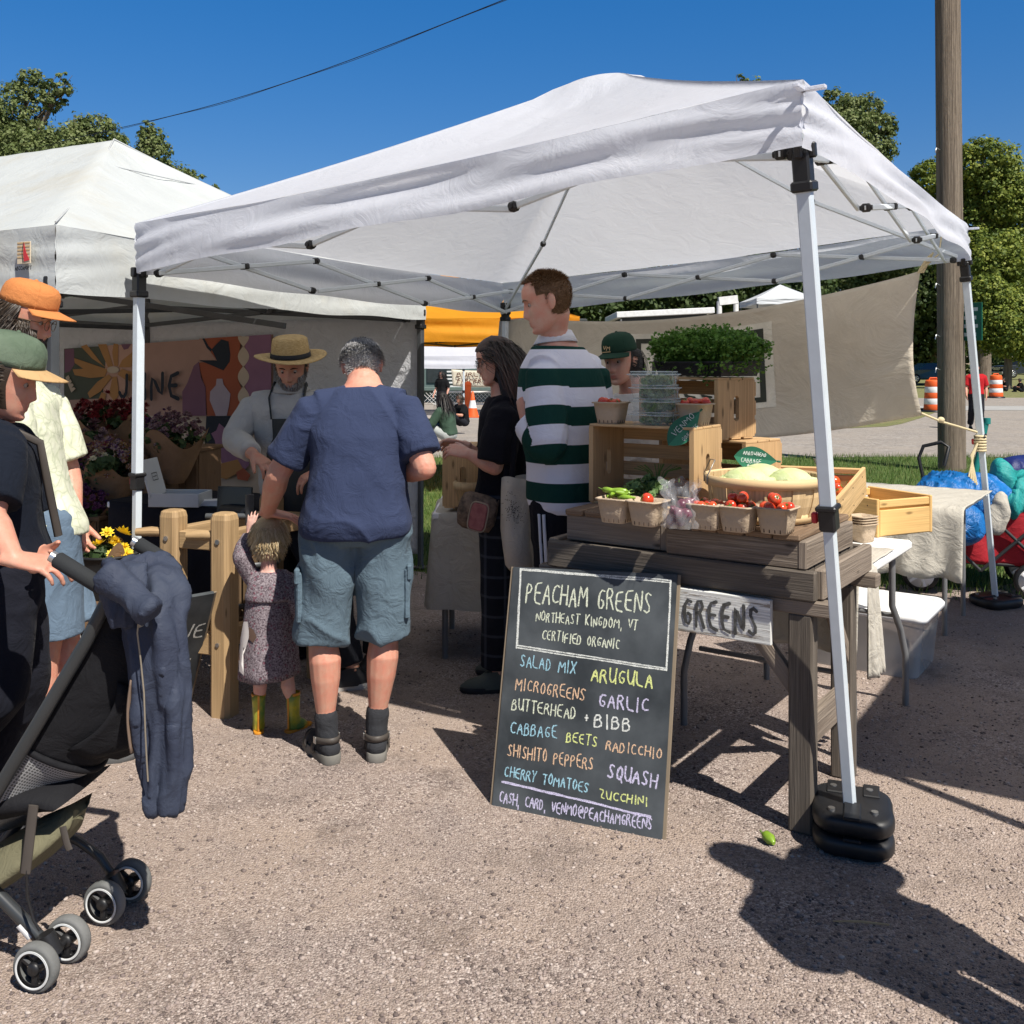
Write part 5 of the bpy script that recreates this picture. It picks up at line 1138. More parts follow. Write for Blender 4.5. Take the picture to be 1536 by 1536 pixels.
def hair(c, M, s, region, n, length, width, flow, seed, mtl, parent, name='hair', lift=.3, shell=1.03, tintf=None, segs=4, clump=0):
    """shell over the region plus many fine locks; flow(local point) -> local direction"""
    r = np.random.RandomState(seed); mb = MB(); vs = []; fs = []; tn = []
    G = 56; Z = 40
    zs = np.linspace(-.118, .1135, Z + 1); idx = {}
    if shell:
        for i in range(Z):
            for j in range(G):
                a0, a1 = 2 * math.pi * j / G, 2 * math.pi * (j + 1) / G
                if not region((a0 + a1) / 2, (zs[i] + zs[i + 1]) / 2): continue
                ids = []
                for (aa, ii) in ((j, i), ((j + 1) % G, i), ((j + 1) % G, i + 1), (j, i + 1)):
                    if (aa, ii) not in idx:
                        idx[aa, ii] = len(vs); vs.append(scalp(c, M, s, 2 * math.pi * aa / G, zs[ii], shell)[0]); tn.append(.25 + .2 * r.rand())
                    ids.append(idx[aa, ii])
                fs.append(ids)
        tp = len(vs)
        if region(1.5, .112):
            vs.append(c + M @ V((0, -.003, .01 + .105 * shell)) * 1.0 if False else c + M @ (V((0, -.003, .01 + .106 * shell)) * s)); tn.append(.3)
            fs += [[idx[j, Z], idx[(j + 1) % G, Z], tp, tp] for j in range(G) if (j, Z) in idx and ((j + 1) % G, Z) in idx]
            fs = [f if f[2] != f[3] else f[:3] for f in fs]
    k = 0; tries = 0
    zmid = V((0, -.01, .0))
    while k < n and tries < n * 12:
        tries += 1; a = r.rand() * 6.283; z = -.115 + .23 * (r.rand() if r.rand() < .6 else r.rand() ** .5)
        z = min(z, .1138)
        if not region(a, z): continue
        p, lc = scalp(c, M, s, a, z, (shell or 1.0) - .012); nr = (lc - zmid); nr.z *= .9; nr.normalize(); v = (nr * lift + V(flow(lc, a, z)) + V(tuple(r.randn(3) * .13))).normalized()
        L = length(lc, a, z) if callable(length) else length; L *= .65 + .6 * r.rand(); q = lc.copy(); sd = v.cross(nr)
        if sd.length < 1e-3: sd = nr.orthogonal()
        sd.normalize(); sd = (sd + V(tuple(r.randn(3) * .35))).normalized(); tt = tintf(lc, r) if tintf else r.rand(); pts = [q.copy()]
        for g_ in range(segs):
            q = q + v * (L / segs); pts.append(q.copy())
            fl = V(flow(q, a, z)); v = (v * .55 + fl * .6 + V(tuple(r.randn(3) * .05)))
            e = V((q.x / .083, (q.y + .006) / .104, (q.z - .0) / .119)); 
            if e.length < 1.03 and q.z > -.07: v += V((e.x, e.y, e.z * .6)) * .9
            v.normalize()
        b0 = len(vs)
        for i, q in enumerate(pts):
            ww = width * (1 - .75 * (i / segs) ** 2) * .5
            vs += [c + M @ ((q - sd * ww) * s), c + M @ ((q + sd * ww) * s)]; t_ = tt(i / segs) if callable(tt) else tt; tn += [t_, t_]
        for i in range(segs): fs.append([b0 + 2 * i, b0 + 2 * i + 1, b0 + 2 * i + 3, b0 + 2 * i + 2])
        k += 1
    me = bpy.data.meshes.new(name); me.from_pydata([tuple(x) for x in vs], [], fs); attr(me, 'tint', np.clip(tn, 0, 1)); me.polygons.foreach_set('use_smooth', [True] * len(me.polygons)); me.update()
    return link(name, me, mtl, parent)
def eyes(c, M, s, parent, brow, lid=.0, col_=(.06, .045, .03)):
    for sg in (-1, 1):
        o = c + M @ (V((sg * .031, .0655, .001)) * s); mb = MB(); mb.ball(o, .0104 * s, M, 12, 8); e = mb.build('eye', m_eyew, parent)
        mb = MB(); mb.ball(o + M @ (V((0, .0062, -.001 - lid)) * s), .0058 * s, M, 10, 6); mb.build('iris', m_iris, e)
        mb = MB(); mb.tube([c + M @ (V((sg * x, y, z)) * s) for x, y, z in ((.013, .0905, .0205), (.026, .0895, .0245), (.038, .083, .0235), (.047, .073, .018))], [.0022 * s, .0034 * s, .003 * s, .0012 * s], 6, flat=.7); mb.build('eyebrow', brow, parent)
m_eyew = mat('eye white', (.34, .29, .26), .25, var=.02); m_iris = mat('iris', (.03, .022, .016), .2); m_browd = mat('dark brow', (.025, .017, .012), .8); m_browl = mat('light brow', (.16, .10, .06), .8); m_browg = mat('grey brow', (.14, .13, .12), .8)
m_frame = mat('thin metal spectacle frame', (.16, .11, .06), .3, metal=.6)
def glasses(c, M, s, parent, m=None):
    mb = MB()
    for sg in (-1, 1):
        mb.tube([c + M @ (V((sg * (.031 + .0215 * math.cos(a)), .0965 - .004 * abs(math.cos(a)), -.003 + .019 * math.sin(a))) * s) for a in [k * .3142 for k in range(21)]], .0014 * s, 6)
        mb.tube([c + M @ (V(q) * s) for q in ((sg * .053, .092, .003), (sg * .072, .06, .004), (sg * .079, .0, .002), (sg * .078, -.018, -.01))], .0013 * s, 6)
    mb.tube([c + M @ (V(q) * s) for q in ((-.0095, .0975, .003), (0, .0995, .006), (.0095, .0975, .003))], .0013 * s, 6); mb.build('glasses', m or m_frame, parent)
def cap(c, M, s, parent, mc, mb_, button=True, flat=False, zl=.047, tilt=0):
    M = M @ Matrix.Rotation(tilt, 3, 'X'); mb = MB(); rs = []
    prof = [(.985, 0), (.985, .018), (.955, .042), (.88, .064), (.74, .081), (.52, .092), (.25, .097), (.03, .098)] if not flat else [(.985, 0), (.99, .020), (.975, .046), (.92, .066), (.79, .082), (.56, .091), (.27, .095), (.03, .096)]
    n = 48
    for (k, z) in prof: rs.append([c + M @ (V((.081 * k * math.cos(a), -.006 + .104 * k * math.sin(a) , zl + z + (.004 if flat else .006) * k * math.sin(a))) * s) for a in [2 * math.pi * j / n for j in range(n)]])
    mb.rings(rs, False); mb.ball(c + M @ (V((0, -.006, zl + prof[-1][1])) * s), .006 * s); 
    cp = mb.build('cap', mc, parent, solid=.003 * s); mb = MB()
    for k in range(6):
        a = math.pi * (k / 3 + .5); mb.tube([c + M @ (V((.081 * q_ * 1.012 * math.cos(a), -.006 + .104 * q_ * 1.012 * math.sin(a), zl + z_ + .001 + (.004 if flat else .006) * q_ * math.sin(a))) * s) for (q_, z_) in prof], .0011 * s, 5)
    mb.build('seam', mc, cp)
    mb = MB()
    def br(u, v):
        a = R(18) + u * R(144); x = .081 * 1.03 * math.cos(a); y0 = -.006 + .107 * math.sin(a); ext = .072 * math.sin((a - R(10)) / R(160) * math.pi) ** .55
        return c + M @ (V((x * (1 + .12 * v), y0 + ext * v, zl + .006 + .006 * math.sin(a) - .012 * v - .13 * x * x / .08 * (1 + .4 * v))) * s)
    mb.grid(br, 24, 8, su=.2, sv=.08); mb.build('brim', mb_, cp, solid=.004 * s); return cp
def person(label, sp, group=None):
    """sp: s scale, fd facing, pv, nk, hd, hf, hu, sh{L,R}, el, wr, kn, an plus clothing options"""
    s = sp['s']; fd = V(sp['fd']).normalized(); rt = fd.cross(UP).normalized(); pv, nk, hd = V(sp['pv']), V(sp['nk']), V(sp['hd']); vox = sp.get('vox', .0045)
    gx, gy = sp.get('root', ((sp['an']['L'].x + sp['an']['R'].x) / 2, (sp['an']['L'].y + sp['an']['R'].y) / 2))
    T = thing('person', label, 'person', (gx, gy, 0), 0, group)
    hf = V(sp['hf']).normalized(); hu = V(sp.get('hu', (0, 0, 1))); x_ = hf.cross(hu).normalized(); hu = x_.cross(hf); Mh = Matrix((x_, hf, hu)).transposed(); hs_ = sp.get('hs', s)
    sh, el, wr, hip, kn, an = sp['sh'], sp['el'], sp['wr'], sp.get('hip'), sp['kn'], sp['an']
    g = sp.get('girth', 1.0); bw = sp.get('build', 1.0); belly = sp.get('belly', 0.0)
    if not hip: hip = {'L': pv - rt * .088 * s * g - UP * .03 * s, 'R': pv + rt * .088 * s * g - UP * .03 * s}
    shax = (sh['R'] - sh['L']).normalized(); shc = (sh['L'] + sh['R']) / 2; hw = (sh['R'] - sh['L']).length / 2
    bend = sp.get('bend', .02)
    def spine(t): q = lerp(pv, nk, t); return q - fd * bend * math.sin(math.pi * t) * s
    TS = [(-.16, .10, .085, 0), (-.08, .160 * g, .115, 0), (.0, .168 * g, .122 + belly * .5, belly * .25), (.2, .152 * g, .112 + belly, belly * .6), (.42, .155 * g, .115 + belly * .7, belly * .45), (.62, .168 * g, .122 + belly * .3, belly * .15), (.8, hw / s * .96, .112, 0), (.92, hw / s * .74, .085, -.005), (1.0, .075, .068, 0), (1.06, .062, .06, .01)]
    def torso(mb, grow=0, t0=-.2, t1=2, flare=0, n=32, front=None):
        rs = []
        for k in range(40):
            t = lerp(-.16, 1.06, k / 39)
            if t < t0 or t > t1: continue
            a = np.interp(t, [q[0] for q in TS], [q[1] for q in TS]) * s; b = np.interp(t, [q[0] for q in TS], [q[2] for q in TS]) * s; o = np.interp(t, [q[0] for q in TS], [q[3] for q in TS]) * s
            gr = grow * (1 if t < .85 else max(.35, 1 - (t - .85) * 4)) + flare * max(0, .5 - t); a += gr; b += gr
            ax = (rt * (1 - min(1, max(0, t))) + shax * min(1, max(0, t))).normalized(); ff = ax.cross(UP) * -1; ff = UP.cross(ax); c = spine(t) + fd * o
            ring = []
            for j in range(n):
                th_ = 2 * math.pi * j / n; ca, sa = math.cos(th_), math.sin(th_); p = 2.5; q = (abs(ca) ** p + abs(sa) ** p) ** (-1 / p); ring.append(c + ax * (a * ca * q) + ff * (b * sa * q))
            rs.append(ring)
        mb.rings(rs, True)
    # -- body
    mb = MB(); torso(mb, -.012)
    blob(mb, [nk - UP * .04 * s, nk + (hd - nk) * .35, hd + Mh @ (V((0, -.028, -.055)) * hs_)], [.066 * s * bw, .056 * s * bw, .05 * hs_], None, 16)
    head_mesh(mb, hd, Mh, hs_, sp.get('ears', True), sp.get('chub', 1.0))
    for k in 'LR': mb.tube([nk - UP * .05 * s, lerp(nk - UP * .045 * s, sh[k], .55), lerp(nk - UP * .05 * s, sh[k], .9)], [.045 * s, .036 * s, .034 * s], 14)
    for k in 'LR':
        up_ = lerp(sh[k], el[k], .45); fa = lerp(el[k], wr[k], .3); sg = 1 if k == 'R' else -1
        blob(mb, [sh[k], up_, lerp(sh[k], el[k], .85), el[k]], [.044 * s * bw, .047 * s * bw, .042 * s * bw, .041 * s * bw]); blob(mb, [el[k], fa, lerp(el[k], wr[k], .7), wr[k]], [.041 * s * bw, .043 * s * bw, .033 * s * bw, .026 * s * bw])
        hd_ = sp.get('hand', {}).get(k); d = (wr[k] - el[k]).normalized()
        if hd_: hand(mb, wr[k], V(hd_[0]), V(hd_[1]), V(hd_[2]), s * hd_[3].get('s', 1.0), **{a: b for a, b in hd_[3].items() if a != 's'})
        else: hand(mb, wr[k], d, -rt * sg, fd, s)
        toe = V(sp.get('toe', {}).get(k, fd)).normalized(); lg = sp.get('leg', 1.0) * s
        blob(mb, [hip[k], lerp(hip[k], kn[k], .5), kn[k]], [.082 * lg, .071 * lg, .052 * lg])
        bk_ = -toe * .018 * lg
        blob(mb, [kn[k], lerp(kn[k], an[k], .25) + bk_, lerp(kn[k], an[k], .45) + bk_ * .7, lerp(kn[k], an[k], .8), an[k]], [.050 * lg, .058 * lg, .053 * lg, .036 * lg, .033 * lg])
        pass
    me = remesh(mb, vox, 2, .4)
    P = coords(me) - np.array(tuple(hd)); loc = (P @ np.array(Mh)) / hs_
    lip = np.exp(-(loc[:, 0] / .02) ** 4 - ((loc[:, 2] + .072) / .0105) ** 4) * (loc[:, 1] > .06); attr(me, 'lip', lip * sp.get('lip', .55))
    body = link('body', me, sp['skin'], T)
    # -- clothes
    def cloth(name, mb, m, vx=.0065, fold=.006, f=14, sm=4, stretch=(1, 1, .6), attrs=None, par=None, seed=None):
        me = remesh(mb, vx if not sp.get('vox') else max(vx, sp['vox'] * 1.2), sm, .5)
        if fold: folds(me, seed or int(abs(hd.x) * 1000) % 97, fold, f, stretch)
        if attrs: attrs(me)
        return link(name, me, m, par or T)
    st = sp.get('shirt')
    if st:
        mb = MB(); torso(mb, st.get('ease', .016), st.get('t0', -.02), .975, st.get('flare', .0))
        for k in 'LR': mb.tube([nk - UP * .05 * s, lerp(nk - UP * .045 * s, sh[k], .5), lerp(nk - UP * .04 * s, sh[k], .9)], [.058 * s, .060 * s, .058 * s + st.get('se', .022) * .5], 16)
        for k in 'LR':
            L = st.get('sleeve', .7); e = st.get('se', .022)
            pts = [sh[k] - shax * (.03 if k == 'R' else -.03), sh[k], lerp(sh[k], el[k], min(L, 1) * .5), lerp(sh[k], el[k], min(L, 1))]; rad = [.045 * s + e * .6, (.05 * s * bw + e * .6), (.047 * s * bw + e), (.044 * s * bw + e * 1.15)]
            blob(mb, pts[:3], rad[:3]); mb.tube(pts[1:], rad[1:], 18, True)
            if L > 1: q = lerp(el[k], wr[k], L - 1); mb.ball(el[k], rad[3] * .97); mb.tube([el[k], lerp(el[k], q, .4), q], [rad[3], .045 * s * bw + e, .032 * s * bw + e * .8], 18, True)
        def at_(me):
            if not st.get('stripes'): return
            P = coords(me); val = P[:, 2].copy(); isl = np.zeros(len(P))
            for k in 'LR':
                a, b, w_ = (np.array(tuple(x)) for x in (sh[k], el[k], wr[k])); ab = b - a; tt = ((P - a) @ ab) / (ab @ ab); dd = np.linalg.norm(P - a - np.clip(tt, 0, 1)[:, None] * ab, axis=1); m1 = (dd < .095 * s) & (tt > .12)
                bw_ = w_ - b; t2 = ((P - b) @ bw_) / (bw_ @ bw_); d2 = np.linalg.norm(P - b - np.clip(t2, 0, 1)[:, None] * bw_, axis=1); m2 = (d2 < .085 * s) & (t2 > .05) & (d2 < dd)
                val = np.where(m1, a[2] + .005 - tt * np.linalg.norm(ab), val); val = np.where(m2, b[2] - .02 - t2 * np.linalg.norm(bw_), val)
            attr(me, 'stripe', val)
        cloth('shirt', mb, st['m'], fold=st.get('fold', .007), f=st.get('f', 13), attrs=at_, seed=st.get('seed'))
        if st.get('collar'):
            mb = MB(); n = 24; q0 = nk + fd * .012
            for z0, z1, r0, r1 in ((-.012, .035, .072, .062), (.035, -.01, .064, .09)): mb.rings([[q0 + (rt * math.cos(a) + fd * math.sin(a) * .95) * (r_ * s * bw) + UP * (z_ * s - .012 * math.sin(a)) for a in [2 * math.pi * j / n for j in range(n)]] for r_, z_ in ((r0, z0), (r1, z1))], False)
            mb.build('collar', st['collar'], T, solid=.004)
    pt = sp.get('pants')
    if pt:
        mb = MB(); torso(mb, .010, -.2, pt.get('top', .12)); e = pt.get('ease', .016)
        for k in 'LR':
            L = pt.get('len', 1.9); lg = sp.get('leg', 1.0) * s
            blob(mb, [hip[k] + UP * .02, lerp(hip[k], kn[k], .3)], [.09 * lg + e, .084 * lg + e])
            if L <= 1.2:
                q = lerp(hip[k], kn[k], L) if L <= 1 else lerp(kn[k], an[k], L - 1); mb.tube([hip[k], lerp(hip[k], q, .5), q], [.086 * lg + e, .080 * lg + e * 1.3, (.072 * lg + e * 1.7)], 20, True)
            else:
                q = lerp(kn[k], an[k], L - 1); w0 = pt.get('cuff', .05); mb.tube([hip[k], lerp(hip[k], kn[k], .5), kn[k]], [.084 * lg + e, .074 * lg + e, .058 * lg + e], 18, True); mb.ball(kn[k], .058 * lg + e); mb.tube([kn[k], lerp(kn[k], q, .4), q], [.058 * lg + e, .054 * lg + e * 1.1, w0 * s + e * .4], 18, True)
        cloth('shorts' if pt.get('len', 1.9) <= 1.2 else 'trousers', mb, pt['m'], fold=pt.get('fold', .007), f=pt.get('f', 12), seed=pt.get('seed'))
    sk = sp.get('socks')
    for k in 'LR':
        toe = V(sp.get('toe', {}).get(k, fd)).normalized(); sd = toe.cross(UP); f0 = V((an[k].x, an[k].y, 0)); ss = s * sp.get('shoe_s', 1.0)
        if sk:
            mb = MB(); blob(mb, [lerp(an[k], kn[k], .12), an[k], f0 + UP * .055 * s - toe * .012], [.045 * s, .043 * s, .04 * s]); blob(mb, [f0 + UP * .05 * s - toe * .036 * s, f0 + UP * .05 * s + toe * .08 * s, f0 + UP * .04 * s + toe * .15 * s], [.039 * s, .04 * s, .028 * s]); me = remesh(mb, .005, 3); folds(me, 5, .0015, 50); link('sock', me, sk, T)
        shs = sp.get('shoe')
        if shs:
            kind = shs.get('kind', 'shoe'); P = lambda a, b, c: f0 + toe * (a * ss) + sd * (b * ss) + UP * (c * ss)
            def sole(z0, z1, gw=1.0):
                mb = MB(); o = []
                for (a, b) in ((-.075, .0), (-.07, .024), (-.045, .036), (0, .036), (.05, .04), (.1, .046), (.14, .043), (.175, .026), (.187, 0), (.175, -.024), (.14, -.04), (.1, -.044), (.05, -.039), (0, -.036), (-.045, -.036), (-.07, -.024)): o.append((a, b * gw))
                mb.rings([[P(a * k_, b * k_, z) for a, b in o] for k_, z in ((.97, z0), (1.0, z0 + .006), (1.0, z1 - .004), (.97, z1))], True); return mb
            if kind == 'sandal':
                sb = sole(0, .034, 1.05).build('sandal', shs['m'], T, sub=0)
                mb = MB()
                for (a0, z0, wd_) in ((.03, .075, .026), (.105, .066, .03)):
                    rs = []
                    for dx in (-wd_ / 2, wd_ / 2): rs.append([P(a0 + dx, .047 * math.cos(x), .022 + z0 * .78 * math.sin(x)) for x in [math.pi * j / 14 for j in range(15)]])
                    mb.rings(rs, False, closed=False)
                rs = []
                for dz in (-.011, .011): rs.append([P(.012 - .078 * math.sin(x), .044 * math.cos(x), .078 + dz + .008 * math.sin(x)) for x in [math.pi * j / 16 for j in range(17)]])
                mb.rings(rs, False, closed=False); mb.build('strap', shs['m2'], sb, solid=.004)
                mb = MB()
                for s_ in (-1, 1): mb.box(P(.0, s_ * .047, .078), (.02, .005, .026), axes(toe), .002)
                mb.build('buckle', m_bolt, sb)
            elif kind == 'boot':
                mb = MB(); rs = []
                hb_ = shs.get('h', .2) / ss
                for (z, a, b, o) in ((.012, .085, .042, .05), (.03, .086, .043, .05), (.055, .072, .042, .038), (.085, .050, .040, .01), (.12, .044, .041, .0), (hb_ * .8, .049, .046, -.002), (hb_, .052, .049, -.002)):
                    rs.append([P(o + a * math.cos(x), b * math.sin(x), z) for x in [2 * math.pi * j / 20 for j in range(20)]])
                mb.rings(rs, False); bt = mb.build('boot', shs['m'], T, solid=.004); sole(0, .018, 1.05).build('sole', shs['m2'], bt)
                mb = MB()
                for a_ in (math.pi, ): mb.bar(P(-.052, 0, .02), P(-.055, 0, hb_), .016 * ss, .006 * ss)
                mb.lathe([(.0515 * ss, hb_ * ss - .008), (.054 * ss, hb_ * ss - .006), (.054 * ss, hb_ * ss + .003), (.05 * ss, hb_ * ss + .004)], P(-.002, 0, 0), None, 20); mb.build('trim', shs['m2'], bt)
            else:
                mb = MB(); rs = []
                for (z, k_, a0) in ((.02, 1.0, 0), (.045, .99, 0), (.065, .88, -.012), (.085, .62, -.03), (.10, .5, -.036)):
                    rs.append([P(a0 + .055 + .13 * k_ * math.cos(x) * (1 if z < .07 else .8), (.044 if z < .06 else .036) * (1 if k_ > .8 else .9) * math.sin(x) * (1 - .16 * math.cos(x)), z - .012 * max(0, math.cos(x))) for x in [2 * math.pi * j / 22 for j in range(22)]])
                mb.rings(rs, True); so = mb.build('shoe', shs['m'], T); sole(0, .026, 1.06).build('sole', shs['m2'], so)
    return T, hd, Mh, hs_, dict(torso=torso, spine=spine, rt=rt, fd=fd, shax=shax, cloth=cloth)
def LRd(l, r): return {'L': V(l), 'R': V(r)}
# cloth materials
def cloth(name, c, var=.06, wr=.5, ws=11, bs=260, rough=.9, c2=None, dirt=None, vs=6): return mat(name, c, rough, var=var, vs=vs, c2=c2, wr=wr, ws=ws, bump=.25, bs=bs, bd=.002, wd=.022, spec=.08, sheen=.02, dirt=dirt)
m_polo = cloth('faded blue polo', (.034, .045, .090)); m_short = cloth('grey blue cargo cloth', (.105, .15, .185), var=.1, wr=.6, ws=12)
m_sock = cloth('charcoal sock', (.035, .036, .04)); m_sand = mat('sandal sole', (.12, .115, .10), .85, c2=(.2, .19, .17)); m_strap = mat('dark leather strap', (.07, .06, .052), .55)
# ---- 1 grandfather in the blue polo
th1 = dict(s=1.0, fd=(-.10, 1, 0), girth=1.04, belly=.045, bw=1.08, build=1.1, leg=1.05, bend=.02, pv=at(534, 782, 3.74), nk=at(545, 576, 3.84), hd=at(543, 549, 3.93), hf=(-.12, .84, -.52), hu=(-.12, .5, .86), hs=.97,
   sh=LRd(at(470, 614, 3.78), at(606, 611, 3.78)), el=LRd(at(417, 712, 3.80), at(637, 702, 3.70)), wr=LRd(at(401, 768, 3.97), at(580, 712, 4.12)),
   hand={'L': ((.92, .25, -.22), (0, .1, -1), (-.2, 1, 0), dict(curl=(.18, .22, .2), spread=.12, thumb_out=.8)), 'R': ((-.7, .6, .2), (0, .5, -1), (.3, 1, .3), dict(curl=(.5, .6, .4)))},
   kn=LRd(at(483, 955, 3.76), at(577, 948, 3.78)), an=LRd(at(490, 1092, 3.745), at(565, 1085, 3.77)), toe=LRd((-.55, .85, 0), (-.12, 1, 0)), skin=SK1,
   shirt=dict(m=m_polo, ease=.015, t0=-.10, flare=.045, sleeve=.78, se=.022, fold=.011, f=11), pants=dict(m=m_short, len=1.02, ease=.014, fold=.017, f=13, top=.1), socks=m_sock, shoe=dict(kind='sandal', m=m_sand, m2=m_strap), shoe_s=1.02)
T, hd, Mh, s_, X = person('grey haired man from behind in a blue polo and cargo shorts, hand on the toddler', th1)
reg = lambda a, z: (z > -.055 + .03 * max(0, math.sin(a)) and (math.sin(a) < .15 or z > .045 + .03 * (math.sin(a) - .15))) and not (abs(math.cos(a)) > .9 and z < -.0)
hair(hd, Mh, s_, reg, 5200, lambda q, a, z: .03 if z > .0 else .02, .0022, lambda q, a, z: (q.x * 2.5, -.35 - .3 * (q.z < .05), -.75), 3, H_grey, T, lift=.35, tintf=lambda q, r: min(1, max(0, .25 + .35 * r.rand() + (.35 if q.z < .0 else 0))))
eyes(hd, Mh, s_, T, m_browg)
for sg, k in ((-1, 'L'), (1, 'R')):      # cargo pockets
    kk = lerp(th1['pv'] + X['rt'] * .1 * sg, th1['kn'][k], .62); o = kk + X['rt'] * sg * .088; mb = MB(); Mx = axes(X['fd'], UP)
    mb.box(o, (.15, .022, .19), Mx, .01); mb.box(o + UP * .08 + X['rt'] * sg * .008, (.16, .02, .06), Mx, .008); mb.build('cargo_pocket', m_short, T)
# ---- 2 toddler
m_dress = mat('speckled plum dress', (.065, .045, .055), .95, vs=160, c2=(.30, .26, .28), bump=.4, bs=220, wr=.35, ws=16, wd=.012, spec=.1)
n_, l_ = m_dress.node_tree.nodes, m_dress.node_tree.links; b_ = n_['Principled BSDF']; src = b_.inputs['Base Color'].links[0].from_socket
v_ = coordn(n_, l_, 'Object'); vo_ = n_.new('ShaderNodeTexVoronoi'); vo_.inputs['Scale'].default_value = 55; l_.new(v_, vo_.inputs['Vector'])
l_.new(mixc(n_, l_, ramp(n_, l_, vo_.outputs['Distance'], [(.2, .6), (.32, 0.0)]), src, (.16, .035, .06)), b_.inputs['Base Color'])
m_boot = mat('yellow print rubber boot', (.50, .42, .02), .3, vs=16, c2=(.10, .22, .05), spec=.5); m_boot2 = mat('orange rubber trim', (.62, .25, .02), .35, spec=.5)
t2 = dict(s=.5, hs=.80, chub=1.05, fd=(-.15, 1, 0), pv=at(408, 955, 4.0), nk=at(403, 853, 4.02), hd=at(404, 806, 4.03), hf=(-.1, 1, .05), hu=(0, 0, 1), build=1.05,
   sh=LRd(at(378, 868, 4.02), at(431, 868, 4.02)), el=LRd(at(362, 836, 4.0), at(446, 905, 4.0)), wr=LRd(at(375, 800, 4.08), at(436, 938, 4.08)), hand={'L': ((.1, .1, 1), (.3, 1, 0), (.9, -.2, 0), dict(curl=(.1, .1, .1), s=1.1))},
   kn=LRd(at(391, 1015, 4.02), at(432, 1015, 4.02)), an=LRd(at(388, 1060, 4.02), at(440, 1060, 4.03)), toe=LRd((-.25, 1, 0), (.55, .85, 0)), skin=SK4, leg=1.0, shoe=dict(kind='boot', m=m_boot, m2=m_boot2, h=.155), shoe_s=1.08, vox=.004,
   shirt=dict(m=m_dress, ease=.012, t0=.55, sleeve=1.9, se=.012, fold=.004))
T, hd, Mh, s_, X = person('blond toddler in a speckled dress and yellow rain boots beside the man in blue', t2)
mb = MB(); rs = []
for k in range(14):
    f = k / 13; c_ = lerp(at(404, 862, 4.02), at(404, 1010, 4.01), f); a_, b2 = lerp(.078, .122, f ** .8), lerp(.06, .108, f ** .8)
    rs.append([c_ + V((a_ * math.cos(x) * (1 + .05 * math.sin(5 * x + 2) * f), b2 * math.sin(x) * (1 + .06 * math.sin(6 * x) * f), -.012 * f * math.cos(x + 2.2))) for x in [2 * math.pi * j / 40 for j in range(40)]])
mb.rings(rs, False); dr = mb.build('dress', m_dress, T, solid=.004)
m_patch = mat('white animal patch', (.62, .58, .56), .9); m_patch2 = mat('brown animal patch', (.10, .06, .045), .9); m_patch3 = mat('tan animal patch', (.40, .25, .17), .9)
def dpt(px, py):
    o = V((0, 0, H)); d = V(((px - 768) / F, 1, (HY - py) / F)); f = (py - 862) / 148; c_ = lerp(at(404, 862, 4.02), at(404, 1010, 4.01), f); a_, b2 = lerp(.078, .122, f ** .8) + .006, lerp(.06, .108, f ** .8) + .006
    x = max(-.985, min(.985, ((px - 404) / F * 4.0) / a_)); return V((c_.x + a_ * x, c_.y - b2 * math.sqrt(1 - x * x), c_.z))
def dpatch(pts, m, nm):
    c_ = V((sum(p[0] for p in pts) / len(pts), sum(p[1] for p in pts) / len(pts), 0)); mb = MB(); rg = []
    for f in (1.0, .66, .33, .02): rg.append([dpt(c_.x + (x - c_.x) * f, c_.y + (y - c_.y) * f) for x, y in pts])
    mb.rings(rg, False); mb.build(nm, m, dr)
dpatch([(370, 928), (378, 926), (382, 945), (377, 962), (372, 975), (374, 1003), (365, 1000), (361, 985), (363, 955)], m_patch, 'applique')
dpatch([(381, 933), (388, 936), (394, 946), (388, 955), (381, 950)], m_patch2, 'applique'); dpatch([(359, 975), (364, 972), (365, 985), (360, 990)], m_patch3, 'applique')
hair(hd, Mh, s_, lambda a, z: z > .055 or (math.sin(a) < .35 and z > -.085), 4200, lambda q, a, z: .06 if z > .02 else .04, .0032, lambda q, a, z: (q.x * 4.5, -.15 if q.z > .05 else .05, -.95), 8, H_blond, T, lift=.15, shell=1.05)
